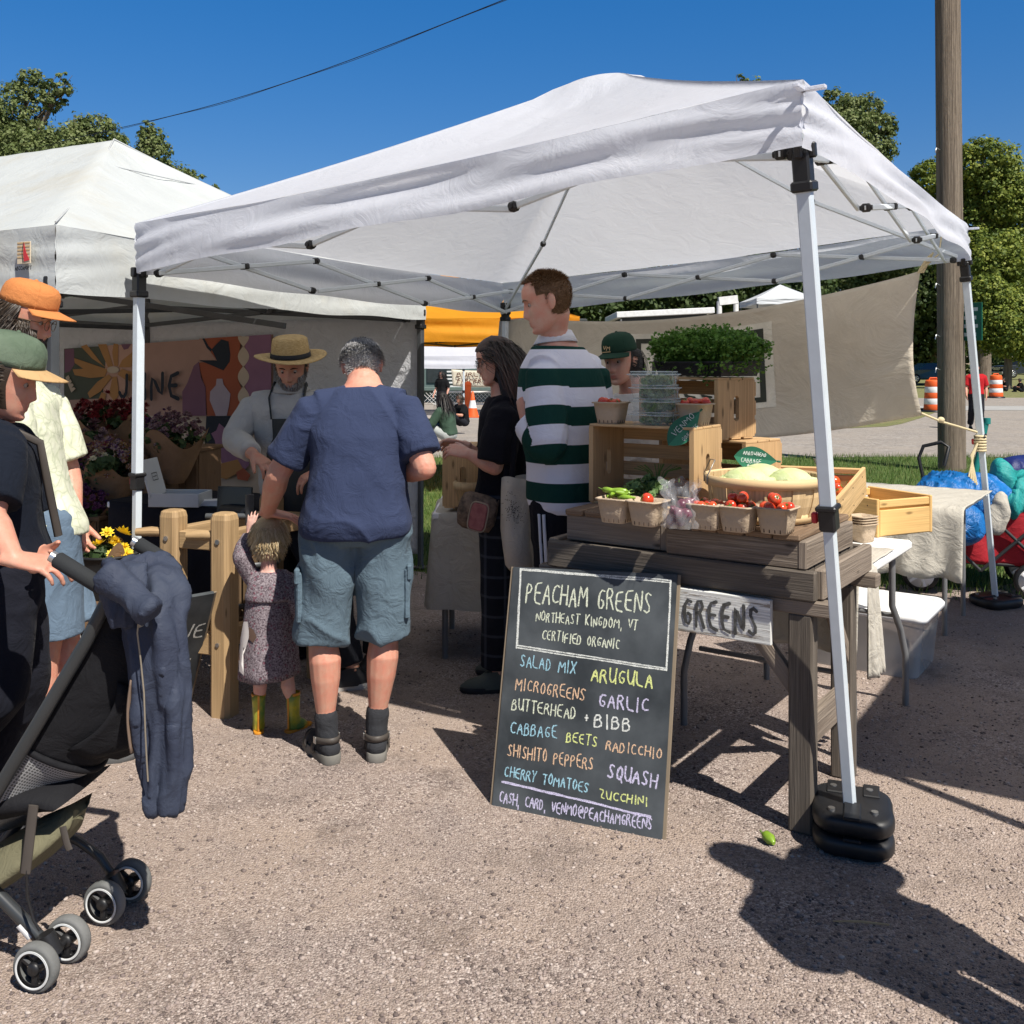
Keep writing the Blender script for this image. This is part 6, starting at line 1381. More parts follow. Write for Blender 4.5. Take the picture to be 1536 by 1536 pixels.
# ---- 3 flower seller in the straw hat
m_oat = cloth('oatmeal cotton shirt', (.40, .385, .35)); m_apron = cloth('charcoal apron', (.045, .047, .045), wr=.2); m_jeans = cloth('dark trousers', (.02, .021, .026))
m_straw = mat('plaited straw', (.36, .235, .09), .8, vs=60, c2=(.52, .37, .165), stretch=(1, 1, 4), bump=.9, bs=120, bd=.004); m_band = mat('black hat band', (.012, .012, .012), .7)
m_dshoe = mat('black shoe', (.02, .02, .022), .6); m_psole = mat('pale shoe sole', (.42, .40, .37), .8)
t3 = dict(s=.99, fd=(-.08, -1, 0), girth=1.12, belly=.03, build=1.08, pv=at(452, 735, 5.05), nk=at(437, 583, 5.03), hd=at(437, 549, 4.97), hf=(.02, -.92, -.40), hu=(0, -.4, .9),
   sh=LRd(at(497, 607, 5.05), at(378, 610, 5.05)), el=LRd(at(528, 680, 5.0), at(352, 660, 4.95)), wr=LRd(at(480, 705, 4.72), at(380, 682, 4.70)), hand={'R': ((.75, -.45, -.42), (0, .2, -1), (.3, -.9, .3), dict(curl=(.4, .5, .4))), 'L': ((-.8, -.4, -.4), (0, .2, -1), (-.3, -.9, .2), dict(curl=(.4, .5, .4)))},
   kn=LRd(at(575, 860, 4.75), at(490, 870, 4.65)), an=LRd(V((-.665, 4.76, .09)), V((-.735, 4.56, .09))), toe=LRd((-.5, -.9, 0), (-.97, -.2, 0)), skin=SK3, lip=.4, shirt=dict(m=m_oat, ease=.02, t0=-.06, sleeve=1.86, se=.013, fold=.010, collar=m_oat), pants=dict(m=m_jeans, len=1.95), shoe=dict(m=m_dshoe, m2=m_psole))
T, hd, Mh, s_, X = person('bearded flower seller in a straw hat and dark apron, looking down', t3)
hair(hd, Mh, s_, lambda a, z: -.07 < z < .04 and math.sin(a) < .3, 1500, .02, .0025, lambda q, a, z: (0, -.1, -.9), 4, H_brown, T)
hair(hd, Mh, s_, lambda a, z: z < -.03 and math.sin(a) > -.05 and not (z > -.062 and abs(math.cos(a)) < .62) and not (-.077 < z < -.066 and abs(math.cos(a)) < .3), 2600, .02, .0026, lambda q, a, z: (0, .25, -.9), 5, H_beardg, T, 'beard', shell=1.015)
eyes(hd, Mh, s_, T, m_browd, .004)
hm = Mh @ Matrix.Rotation(R(12), 3, 'X'); hc = hd + Mh @ V((0, -.006, .052)); wob = lambda u, r: .012 * math.sin(2 * math.pi * u * 2 + .6) * max(0, (r - .1) / .09)
mb = MB(); mb.lathe([(.1, -.004), (.12, .0), (.15, .004), (.178, .002), (.18, -.002), (.15, -.002), (.1, -.008)], hc, hm, 48, wob=wob); mb.lathe([(.098, -.006), (.092, .05), (.086, .088), (.072, .098), (.03, .097), (.002, .095)], hc, hm @ Matrix.Diagonal((1, 1.12, 1)), 40); ht = mb.build('straw_hat', m_straw, T)
mb = MB(); mb.lathe([(.1005, -.002), (.101, .0), (.0985, .022), (.096, .022)], hc, hm @ Matrix.Diagonal((1, 1.12, 1)), 40); mb.build('hat_band', m_band, ht)
fm = X['spine']; mb = MB()
def apr(u, v):
    t_ = lerp(.72, -.55, v); a = lerp(-1, 1, u) * (.36 + .75 * min(1, max(0, (v - .15) * 3.5)) * .9); c_ = fm(max(0, t_)) if t_ > 0 else lerp(t3['pv'], t3['pv'] - UP * .5, -t_ / .75 * .75)
    w_ = np.interp(t_, [-.6, 0, .2, .5, .8], [.19, .205, .2, .195, .185]); d_ = np.interp(t_, [-.6, 0, .2, .5, .8], [.16, .185, .195, .18, .15]); return c_ + X['rt'] * (w_ * math.sin(a)) + X['fd'] * (d_ * math.cos(a) + .012 + .008 * math.sin(u * 9 + v * 5))
mb.grid(apr, 24, 26); ap_ = mb.build('apron', m_apron, T, solid=.003)
mb = MB()
for sg in (-1, 1): mb.tube([fm(.72) + X['rt'] * .07 * sg + X['fd'] * .165, fm(.92) + X['rt'] * .09 * sg + X['fd'] * .10, fm(1.0) + X['rt'] * .085 * sg + X['fd'] * .02 + UP * .03, fm(.95) - X['fd'] * .09 + X['rt'] * .06 * sg], .011, 6, flat=.35)
mb.build('strap', m_apron, ap_)
# ---- 4 dark haired woman in black
m_btee = cloth('black cotton', (.010, .010, .014), wr=.5); m_plaid = cloth('dark plaid', (.012, .014, .02))
n_, l_ = m_plaid.node_tree.nodes, m_plaid.node_tree.links; b_ = n_['Principled BSDF']; src = b_.inputs['Base Color'].links[0].from_socket; sx_ = n_.new('ShaderNodeSeparateXYZ'); l_.new(coordn(n_, l_, 'Object'), sx_.inputs[0])
fac = None
for o in (0, 2):
    mt = n_.new('ShaderNodeMath'); mt.operation = 'PINGPONG'; mt.inputs[1].default_value = .045; l_.new(sx_.outputs[o], mt.inputs[0]); src = mixc(n_, l_, ramp(n_, l_, mt.outputs[0], [(.0, .5), (.004, .5), (.006, 0.0)]), src, (.07, .08, .10))
l_.new(src, b_.inputs['Base Color'])
m_oshoe = mat('olive trainers', (.10, .11, .09), .8)
t4 = dict(s=.955, fd=(-1, .15, 0), pv=at(757, 748, 4.60), nk=at(757, 592, 4.60), hd=at(744, 540, 4.58), hf=(-.97, -.16, -.20), hu=(-.15, 0, 1), lip=.8,
   sh=LRd(at(757, 622, 4.43), at(755, 620, 4.78)), el=LRd(at(742, 700, 4.40), at(735, 700, 4.80)), wr=LRd(at(704, 681, 4.42), at(697, 668, 4.75)), hand={'L': ((-.9, .25, .22), (.1, .6, -.8), (-.2, .7, .6), dict(curl=(.45, .6, .4))), 'R': ((-.9, 0, .2), (0, -.5, -1), (0, -.5, .6), dict(curl=(.5, .6, .4)))},
   kn=LRd(at(748, 885, 4.50), at(756, 880, 4.72)), an=LRd(at(748, 1008, 4.52), at(768, 990, 4.75)), toe=LRd((-1, -.1, 0), (-1, .1, 0)), skin=SK2, shirt=dict(m=m_btee, ease=.024, t0=-.05, sleeve=.92, se=.04, fold=.009), pants=dict(m=m_plaid, len=1.93, ease=.024, cuff=.07), shoe=dict(m=m_oshoe, m2=m_dshoe))
T, hd, Mh, s_, X = person('dark haired woman in glasses and a black shirt, holding the small crate', t4)
def tf4(q, r): k = r.rand() * .25; return lambda f: min(1, k + .75 * max(0, f - .45) * 1.7 * (.5 + r.rand() * .2))
hair(hd, Mh, s_, lambda a, z: z > .058 or (math.sin(a) < .22 and z > -.09), 6500, lambda q, a, z: .25 if q.y < .03 else .16, .0042, lambda q, a, z: (q.x * 3.5, -.75, -.55) if q.y > .02 else (q.x * 2.0, -.12, -1.0), 12, H_pinkb, T, lift=.25, shell=1.06, tintf=tf4, segs=7)
eyes(hd, Mh, s_, T, m_browd); glasses(hd, Mh, s_, T, m_blk)
# ---- 5 tall young man in the striped rugby shirt
m_rug, n_, l_, b_ = nt('green and white rugby jersey'); a_ = n_.new('ShaderNodeAttribute'); a_.attribute_name = 'stripe'
mt = n_.new('ShaderNodeMath'); mt.operation = 'MULTIPLY_ADD'; l_.new(a_.outputs['Fac'], mt.inputs[0]); RPX = F / 4.05
mt.inputs[1].default_value = 1 / (.1547); mt.inputs[2].default_value = 0.0
fr_ = n_.new('ShaderNodeMath'); fr_.operation = 'FRACT'; l_.new(mt.outputs[0], fr_.inputs[0]); rug_off = mt
cc_ = ramp(n_, l_, fr_.outputs[0], [(0, (.70, .69, .74)), (.47, (.70, .69, .74)), (.475, (.010, .045, .035)), (.97, (.010, .045, .035)), (.975, (.70, .69, .74))])
v_ = coordn(n_, l_, 'Object'); l_.new(cc_, b_.inputs['Base Color']); sIn(b_, Roughness=.9); b_.inputs['Specular IOR Level'].default_value = .1
l_.new(bumpn(n_, l_, noisen(n_, l_, v_, 260, 2), .2, .002, bumpn(n_, l_, noisen(n_, l_, v_, 11, 4, .6, 1.2), .5, .016)), b_.inputs['Normal'])
m_wcol = cloth('white collar cloth', (.68, .68, .70)); m_track = cloth('black track trousers', (.012, .012, .016))
# stripes measured on the photo: dark bands at y 503-522, 552-580, 609-637, 667-695, 724-752 at the back
z_ref = at(0, 580, 4.1).z; mt.inputs[2].default_value = -z_ref / .1547 + .475
t5 = dict(s=1.06, hs=1.06, fd=(-.62, .78, 0), girth=1.02, bend=.0, pv=at(860, 742, 4.14), nk=at(836, 512, 4.12), hd=at(820, 452, 4.06), hf=(-.95, -.02, -.26), hu=(-.2, 0, 1), lip=.5,
   sh=LRd(at(814, 560, 3.98), at(890, 562, 4.22)), el=LRd(at(822, 664, 3.93), at(900, 665, 4.28)), wr=LRd(at(789, 634, 4.02), at(850, 640, 4.45)), hand={'L': ((-.25, .25, .93), (.85, .3, .2), (-.3, .9, -.3), dict(curl=(1.0, 1.2, .8), thumb_out=.5)), 'R': ((-.8, .3, .3), (0, 1, 0), (0, 0, 1), dict(curl=(.6, .6, .5)))},
   kn=LRd(at(838, 925, 4.10), at(872, 920, 4.22)), an=LRd(V((.19, 4.08, .09)), V((.30, 4.24, .09))), skin=SK2, shirt=dict(m=m_rug, ease=.026, t0=-.10, flare=.0, sleeve=1.92, se=.03, fold=.008, f=9, stripes=True, collar=m_wcol), pants=dict(m=m_track, len=1.95, cuff=.06), shoe=dict(m=m_dshoe, m2=m_psole))
T, hd, Mh, s_, X = person('tall young man with cropped hair in a green and white striped rugby shirt', t5)
hair(hd, Mh, s_, lambda a, z: (z > .068 and (math.sin(a) < .55 or z > .085)) or (math.sin(a) < -.1 and z > -.048 + .02 * math.sin(a)) or (math.sin(a) < .42 and z > .028) or (-.12 < math.sin(a) < .16 and z > -.012 and abs(math.cos(a)) > .9), 11000, lambda q, a, z: .016 if z > .06 else .009, .0016, lambda q, a, z: (q.x * 2, .15 if q.z > .06 else -.1, -.35), 6, H_ginger, T, lift=1.0, shell=1.022, segs=2)
eyes(hd, Mh, s_, T, m_browl)
m_wstr = mat('white stripe tape', (.62, .64, .70), .8); mb = MB()
for o in (-.014, .014):
    kk = [lerp(t5['pv'] - X['rt'] * .09, t5['kn']['L'], f) - X['rt'] * (.115 - .028 * f) + X['fd'] * o - X['fd'] * .03 for f in (.12, .4, .7, 1.0)]; mb.tube(kk, .007, 6, flat=1)
mb.build('side_stripe', m_wstr, T)
# ---- 6 stall holder in the green cap
m_wtee = cloth('white tee', (.66, .65, .63)); m_gcap = cloth('dark green cap cloth', (.018, .045, .03), wr=.15)
t6 = dict(s=.95, fd=(-.5, -.86, 0), pv=at(955, 775, 4.78), nk=at(950, 584, 4.78), hd=at(931, 541, 4.73), hf=(-.62, -.76, -.12), hu=(-.12, -.05, 1), sh=LRd(at(985, 613, 4.70), at(922, 615, 4.86)), el=LRd(at(998, 690, 4.72), at(918, 690, 4.85)), wr=LRd(at(970, 735, 4.55), at(905, 725, 4.6)),
   kn=LRd(at(965, 880, 4.75), at(945, 880, 4.8)), an=LRd(V((.62, 4.75, .09)), V((.50, 4.85, .09))), skin=SK2, lip=.8, shirt=dict(m=m_wtee, ease=.022, sleeve=.8, se=.032), pants=dict(m=m_jeans, len=1.95), shoe=dict(m=m_dshoe, m2=m_psole))
T, hd, Mh, s_, X = person('smiling stall holder in a dark green cap and white tee behind the crates', t6)
hair(hd, Mh, s_, lambda a, z: -.06 < z < .05 and math.sin(a) < .18, 2200, lambda q, a, z: .05 if q.y > -.06 else .15, .003, lambda q, a, z: (-q.x * 2, -.75 if q.y > -.08 else .1, -.5 if q.y > -.08 else -1.0), 14, H_dark, T, segs=5, shell=1.03)
cp = cap(hd, Mh, s_, T, m_gcap, m_gcap, tilt=R(-6)); eyes(hd, Mh, s_, T, m_browd)
mb = MB(); o = hd + Mh @ V((0, .105, .072)); text(mb, 'VM', -.018, .018, -.012, .022, .0035, o, Mh.col[0].normalized() * -1 if False else -Mh.col[0], (Mh.col[2] - Mh.col[1] * .45).normalized(), (Mh.col[1] + Mh.col[2] * .45).normalized()); ribbon(mb, [(-.024, -.02), (.024, -.02)], .003, o, -Mh.col[0], (Mh.col[2] - Mh.col[1] * .45).normalized(), (Mh.col[1] + Mh.col[2] * .45).normalized()); mb.build('emblem', m_tan, cp)
# ---- 7 man in the orange cap
m_lime, n_, l_, b_ = nt('pale green leaf print shirt'); v_ = coordn(n_, l_, 'Object'); vo_ = n_.new('ShaderNodeTexVoronoi'); vo_.feature = 'DISTANCE_TO_EDGE'; vo_.inputs['Scale'].default_value = 17
mx_ = n_.new('ShaderNodeVectorMath'); mx_.operation = 'ADD'; ns_ = n_.new('ShaderNodeTexNoise'); ns_.inputs['Scale'].default_value = 9; l_.new(v_, ns_.inputs['Vector']); sc_ = n_.new('ShaderNodeVectorMath'); sc_.operation = 'SCALE'; sc_.inputs[3].default_value = .12; l_.new(ns_.outputs['Color'], sc_.inputs[0]); l_.new(v_, mx_.inputs[0]); l_.new(sc_.outputs[0], mx_.inputs[1]); l_.new(mx_.outputs[0], vo_.inputs['Vector'])
l_.new(ramp(n_, l_, vo_.outputs['Distance'], [(0.02, (.50, .53, .38)), (.07, (.62, .64, .48)), (.3, (.67, .68, .53))]), b_.inputs['Base Color']); sIn(b_, Roughness=.9); l_.new(bumpn(n_, l_, noisen(n_, l_, v_, 12, 4, .6, 1.2), .5, .014), b_.inputs['Normal'])
m_ocap = cloth('orange cap cloth', (.56, .21, .07), wr=.3, ws=25); m_bshort = cloth('slate blue shorts', (.12, .17, .23)); m_gshoe = mat('grey canvas shoe', (.33, .33, .30), .9); m_gsole = mat('dark grey rubber sole', (.09, .09, .09), .8)
t7 = dict(s=1.07, hs=1.05, fd=(.75, .66, 0), girth=1.05, pv=at(58, 782, 3.80), nk=at(16, 562, 3.80), hd=at(38, 478, 3.80), hf=(.95, .08, -.25), hu=(.2, 0, 1), sh=LRd(at(70, 608, 4.0), at(15, 620, 3.60)), el=LRd(at(103, 705, 4.02), at(25, 740, 3.56)), wr=LRd(at(113, 778, 3.92), at(40, 800, 3.6)),
   kn=LRd(at(98, 945, 3.85), at(72, 955, 3.72)), an=LRd(at(120, 1108, 3.72), at(60, 1112, 3.65)), toe=LRd((1, .2, 0), (1, 0, 0)), skin=SK1, lip=.5, shirt=dict(m=m_lime, ease=.026, t0=-.08, sleeve=.85, se=.036, fold=.009), pants=dict(m=m_bshort, len=.98, ease=.03, fold=.010), socks=m_sock, shoe=dict(m=m_gshoe, m2=m_gsole), shoe_s=1.05)
T, hd, Mh, s_, X = person('bearded man in an orange cap and pale green printed shirt at the left edge', t7)
hair(hd, Mh, s_, lambda a, z: -.07 < z < .05 and math.sin(a) < .12, 4200, .04, .003, lambda q, a, z: (q.x * 3, -.3, -.9), 15, H_brown, T, shell=1.05, lift=.5)
hair(hd, Mh, s_, lambda a, z: z < -.028 + .03 * (abs(math.cos(a)) > .85) and math.sin(a) > -.2 and not (z > -.055 and abs(math.cos(a)) < .66) and not (-.077 < z < -.066 and abs(math.cos(a)) < .3), 4200, .027, .0026, lambda q, a, z: (0, .25, -.9), 16, H_brown, T, 'beard', shell=1.03)
cap(hd, Mh, s_, T, m_ocap, m_ocap, flat=True, tilt=R(-4)); eyes(hd, Mh, s_, T, m_browd); glasses(hd, Mh, s_, T)
# ---- 8 woman in the green cap pushing the stroller
m_navy = cloth('navy tee', (.010, .013, .021)); m_ncap = cloth('washed green cap cloth', (.085, .12, .08), wr=.3, ws=20, c2=(.13, .17, .12), vs=12); m_tanb = cloth('tan brim cloth', (.48, .31, .15)); m_nav2 = cloth('black work trousers', (.014, .015, .022))
t8 = dict(s=.96, fd=(.9, .42, 0), pv=at(2, 838, 2.9), nk=at(-14, 634, 2.88), hd=at(6, 568, 2.85), hf=(.93, .24, -.26), hu=(.2, 0, 1), sh=LRd(at(24, 668, 3.02), at(2, 676, 2.70)), el=LRd(at(40, 790, 3.05), at(-16, 775, 2.60)), wr=LRd(at(60, 830, 2.85), at(20, 838, 2.52)), lip=.5,
   hand={'R': ((.93, .1, -.18), (.1, .35, -1), (.2, 1, .3), dict(curl=(.28, .5, .4), spread=.13, thumb_out=.6))}, kn=LRd(at(30, 1020, 3.05), at(-5, 1030, 2.8)), an=LRd(V((-1.72, 3.12, .09)), V((-1.85, 2.85, .09))), skin=SK1,
   shirt=dict(m=m_navy, ease=.02, t0=-.1, sleeve=.82, se=.028, fold=.012, f=11), pants=dict(m=m_nav2, len=1.95, ease=.024, cuff=.075, fold=.012), shoe=dict(m=m_dshoe, m2=m_gsole))
T, hd, Mh, s_, X = person('woman in a washed green cap with tan brim, hand on the stroller handle', t8)
hair(hd, Mh, s_, lambda a, z: -.08 < z < .05 and math.sin(a) < .32, 4200, lambda q, a, z: .075, .0032, lambda q, a, z: (-q.x * 1.5, -.85, -.22 if q.z > -.05 else .3), 17, H_brown, T, shell=1.035, lift=.12, segs=5)
cap(hd, Mh, s_, T, m_ncap, m_tanb, tilt=R(-4)); eyes(hd, Mh, s_, T, m_browd)
for sg in (1,):
    mb = MB(); fm = X['spine']; mb.tube([fm(.85) + X['rt'] * .10 - X['fd'] * .10, fm(1.0) + X['rt'] * .085 + UP * .015, fm(.86) + X['rt'] * .10 + X['fd'] * .135, fm(.5) + X['rt'] * .06 + X['fd'] * .16, fm(.15) + X['rt'] * .03 + X['fd'] * .165], .012, 6, flat=.3); mb.build('shoulder_strap', m_strap, T)
# ---- a bystander just beyond the right edge, whose shade lies on the gravel
bx, by = 1.40, 2.0; g_ = lambda dx, dy, z: V((bx + dx, by + dy, z))
t9 = dict(s=.97, girth=1.25, build=1.15, fd=(-.8, .6, 0), pv=g_(0, 0, .9), nk=g_(-.01, 0, 1.42), hd=g_(-.02, .01, 1.555), hf=(-.8, .6, 0), sh=LRd(g_(-.12, -.16, 1.36), g_(.12, .16, 1.36)), el=LRd(g_(-.15, -.20, 1.09), g_(.15, .20, 1.09)), wr=LRd(g_(-.19, -.12, .95), g_(.03, .24, .93)), kn=LRd(g_(-.05, -.08, .48), g_(.05, .08, .48)), an=LRd(g_(-.05, -.08, .09), g_(.05, .08, .09)), skin=SK2, vox=.007,
   shirt=dict(m=m_oat, sleeve=.9, se=.03), pants=dict(m=m_jeans, len=1.95), shoe=dict(m=m_dshoe, m2=m_psole))
T, hd, Mh, s_, X = person('bystander in an oatmeal shirt just outside the right edge', t9)
hair(hd, Mh, s_, lambda a, z: z > .05 or (math.sin(a) < .2 and z > -.07), 900, .04, .006, lambda q, a, z: (0, -.3, -.9), 20, H_brown, T, shell=1.05)
# ================================================================ flower stall
bwO = zz(B_, 0); bwN = V((n_l.y, -n_l.x, 0)); bwN = bwN if bwN.y < 0 else -bwN
mO = bwO + bwN * .07
def mur(x, y): return onplane(90 + x * .21484, 480 + y * .21484, mO, bwN)
t = thing('mural_banner', 'printed banner of flat flowers and vases reading JUNE behind the flower seller', 'banner', mur(760, 660) * 1.0)
PK = {k: mat('mural ' + k, c, .85, var=.05) for k, c in dict(clay=(.36, .23, .19), sage=(.075, .085, .065), plum=(.17, .085, .13), ochre=(.36, .19, .075), ink=(.020, .026, .038), rust=(.30, .085, .045), sand=(.46, .38, .30), lilac=(.36, .31, .37), mauve=(.24, .125, .20), rose=(.45, .28, .22), gold=(.40, .25, .05)).items()}
PKn = list(PK); LV = [0]; mb = MB()
def mpoly(c, pts, nm=None):
    LV[0] += 1; off = bwN * (.001 * LV[0]); mb.poly([mur(*p) + off for p in pts], bwN, .0008, PKn.index(c))
mpoly('clay', [(30, 200), (1490, 100), (1490, 668), (30, 668)]); mpoly('sand', [(30, 668), (1490, 668), (1490, 1250), (30, 1250)])
mpoly('sage', [(30, 200), (420, 175), (440, 540), (30, 560)]); mpoly('plum', [(35, 205), (100, 200), (104, 310), (70, 360), (35, 370)]); mpoly('rose', [(330, 178), (520, 166), (525, 560), (300, 560)]); mpoly('plum', [(430, 170), (500, 166), (480, 200), (450, 208)])
for p in ([(345, 345), (300, 310), (190, 170), (150, 185), (230, 270)], [(340, 330), (270, 170), (330, 168), (375, 320)], [(385, 320), (370, 230), (380, 165), (412, 168), (410, 320)], [(415, 330), (440, 280), (530, 210), (535, 260), (500, 330)], [(340, 345), (105, 265), (110, 300), (170, 340), (95, 345), (110, 385), (220, 405), (320, 395)], [(345, 380), (270, 430), (200, 510), (215, 545), (290, 500), (370, 400)], [(375, 395), (350, 520), (390, 570), (420, 520), (405, 395)], [(410, 380), (470, 420), (530, 430), (530, 370), (440, 340)], [(300, 505), (275, 560), (325, 560), (330, 515)]): mpoly('ochre', p)
mpoly('sand', [(340 + 42 * math.cos(a) + 40, 348 + 24 * math.sin(a)) for a in [k * .45 for k in range(14)]])
for k in range(4): mpoly('sand', [(50 + 10 * k, 400 + 25 * k), (70 + 14 * k, 385 + 28 * k), (80 + 14 * k, 405 + 25 * k), (62 + 10 * k, 440 + 22 * k)])
mpoly('rust', [(1000, 130), (1280, 112), (1262, 240), (1290, 310), (1258, 420), (1280, 480), (1262, 668), (1040, 668), (1030, 480), (975, 300), (1110, 285)]); mpoly('clay', [(985, 130), (1020, 130), (1040, 190), (1105, 280), (980, 280)])
mpoly('ink', [(985, 280), (1110, 285), (1072, 205), (1140, 135), (1190, 150), (1203, 240), (1198, 290), (1155, 352)]); mpoly('ink', [(1008, 130), (1022, 128), (1050, 180), (1075, 205), (1068, 222), (1040, 196)]); mpoly('rust', [(1100, 140), (1130, 135), (1090, 185), (1075, 175)])
mpoly('plum', [(870, 500), (905, 440), (950, 320), (985, 290), (1000, 400), (1032, 470), (1036, 668), (872, 668)])
mpoly('lilac', [(1110, 410), (1150, 410), (1158, 450), (1206, 515), (1195, 600), (1180, 668), (1105, 668), (1062, 560), (1065, 500), (1105, 455)])
mpoly('mauve', [(1310, 112), (1490, 100), (1490, 668), (1310, 668)])
wv_ = [(1298 - 35 * abs(math.cos(k * math.pi / 8)) - 4, 115 + k * 17.5) for k in range(32)]; mpoly('sand', wv_ + [(1298 + 38 * abs(math.cos(k * math.pi / 8)) + 2, 115 + k * 17.5) for k in range(31, -1, -1)])
mpoly('ink', [(1040, 670), (1290, 668), (1290, 880), (1100, 900), (1030, 870)]); mpoly('mauve', [(1100, 840), (1075, 790), (1110, 770), (1130, 720), (1180, 760), (1330, 900), (1340, 1010), (1290, 1060), (1180, 1040), (1120, 950)]); mpoly('gold', [(880, 880), (935, 760), (965, 880)]); mpoly('ochre', [(1080, 1080), (1140, 1000), (1260, 970), (1300, 1040), (1180, 1110)]); mpoly('rust', [(1250, 1060), (1300, 1030), (1350, 1080), (1330, 1120), (1260, 1110)])
mpoly('lilac', [(985, 960), (1040, 900), (1100, 920), (1115, 1010), (1080, 1090), (1000, 1100)])
mb.build('print', [PK[k] for k in PKn], t)
mb = MB(); LV[0] += 2; uo = (mur(800, 400) - mur(500, 400)).normalized(); of = bwN * (.001 * LV[0])
for ch, x0, x1, yb, yt in (('J', 440, 500, 545, 385), ('U', 540, 618, 548, 378), ('N', 662, 740, 552, 372), ('E', 785, 855, 550, 370)):
    p, q, r_ = mur(x0, yb) + of, mur(x1, yb) + of, mur(x0, yt) + of; text(mb, ch, 0, (q - p).length, 0, (r_ - p).length, .034, p, (q - p).normalized(), UP, bwN, gap=0)
mb.build('lettering', PK['ink'], t)
# ---- cash table
m_bcloth = mat('black table cloth', (.016, .016, .020), .9, wr=.5, ws=6, wd=.03, spec=.1)
tO = V((-1.55, 5.42, 0)); t = thing('cash_table', 'table under a black cloth in front of the flower crates', 'table', tO); Mt = axes(UX * 1.0 + V((0, .25, 0)))
mb = MB(); hx, hy = .62, .30
def ctab(u, v):
    a = 2 * math.pi * u; c_, s_ = math.cos(a), math.sin(a); q = (abs(c_) ** 10 + abs(s_) ** 10) ** (-.1); x, y = hx * c_ * q, hy * s_ * q
    if v < .5: k = v * 2; return tO + Mt @ V((x * k, y * k, .75))
    k = (v - .5) * 2; f = 1 + .03 * k + .025 * k * math.sin(a * 11) + .02 * k * math.sin(a * 23 + 1); return tO + Mt @ V((x * f, y * f, .75 - .74 * k))
mb.grid(ctab, 120, 24); mb.build('cloth', m_bcloth, t)
mb = MB(); mb.box(tO + UP * .73, (1.2, .56, .03), Mt, .005); mb.build('tabletop', m_plastic, t)
m_box = mat('pale grey metal', (.55, .55, .53), .5, var=.05)
b_o = at(271, 748, 5.22); b_o.z = .752; Mb = axes(UX + V((0, .30, 0))) @ rz(R(14))
t = thing('cash_box', 'pale metal cash box with its lid standing open on the black table', 'cash box', b_o)
P_ = lambda x, y, z: b_o + Mb @ V((x, y, z))
mb = MB(); mb.box(P_(0, -.09, .035), (.27, .008, .07), Mb, .002); mb.box(P_(0, .09, .035), (.27, .008, .07), Mb, .002); mb.box(P_(-.131, 0, .035), (.008, .18, .07), Mb, .002); mb.box(P_(.131, 0, .035), (.008, .18, .07), Mb, .002); mb.box(P_(0, 0, .006), (.26, .17, .008), Mb, .001); mb.build('tray', m_box, t)
mb = MB(); Ml = Mb @ Matrix.Rotation(R(-16), 3, 'Y'); mb.box(P_(-.15, .0, .145), (.012, .2, .2), Ml, .004); ld = mb.build('lid', m_box, t)
o = P_(-.143, -.0, .15)
mb = MB(); lu, lv = V(Ml.col[1]) * -1, V(Ml.col[2]); ln_ = lu.cross(lv); 
for sgn in (1, -1):
    for (a, b, c, d) in ((-.03, -.02, .03, -.02), (-.03, .018, .03, .018), (-.03, -.02, -.03, .018), (.03, -.02, .03, .018), (-.02, 0, .02, .0)): ribbon(mb, [(a, b), (c, d)], .004, o + ln_ * sgn * .008 - V(Ml.col[0]) * .006, lu, lv, ln_ * sgn)
mb.build('printed_mark', m_ink, ld)
mb = MB(); pp = at(316, 745, 5.18); pp.z = .754
for k in range(5): mb.box(pp + UP * (.004 + .006 * k) + V((.004 * k, 0, 0)), (.10, .075, .005), Mb @ rz(.1 * k), .001)
one('leaflet_stack', mb, m_wht, 'small stack of white leaflets beside the open cash box', 'leaflets', pp)
tb = at(352, 752, 4.98); t = thing('card_reader', 'black tablet card reader tilted on its stand at the table edge', 'tablet', (tb.x, tb.y, .755)); Mk = axes(UX + V((0, .4, 0))) @ Matrix.Rotation(R(-58), 3, 'X')
mb = MB(); mb.box(tb + V((0, .0, -.00)), (.19, .012, .15), Mk @ Matrix.Rotation(R(90 - 58), 3, 'X') @ Matrix.Rotation(R(20), 3, 'X'), .004); mb.build('screen', mat('dark glass', (.015, .016, .018), .15, spec=.6), t)
mb = MB(); mb.tube([tb + V((-.07, -.03, -.07)), tb + V((.06, -.05, -.075))], .006, 8); mb.tube([tb + V((.06, -.05, -.075)), tb + V((.05, .04, .05))], .006, 8); mb.tube([tb + V((0, 0, -.02)), V((tb.x, tb.y + .05, .755))], .012, 8); mb.build('stand', m_bolt, t)
t = thing('speaker_roll', 'round black speaker lying below the card reader', 'speaker', (tb.x + .05, tb.y - .05, .62)); c_ = at(362, 775, 4.9); mb = MB(); mb.tube([c_ + V((-.10, .05, 0)), c_ + V((.04, -.03, 0))], .055, 20); mb.build('body', m_blk, t); mb = MB(); mb.tube([c_ + V((.04, -.03, 0)), c_ + V((.06, -.043, 0))], [.058, .056], 20); mb.build('rim', m_dark, t)
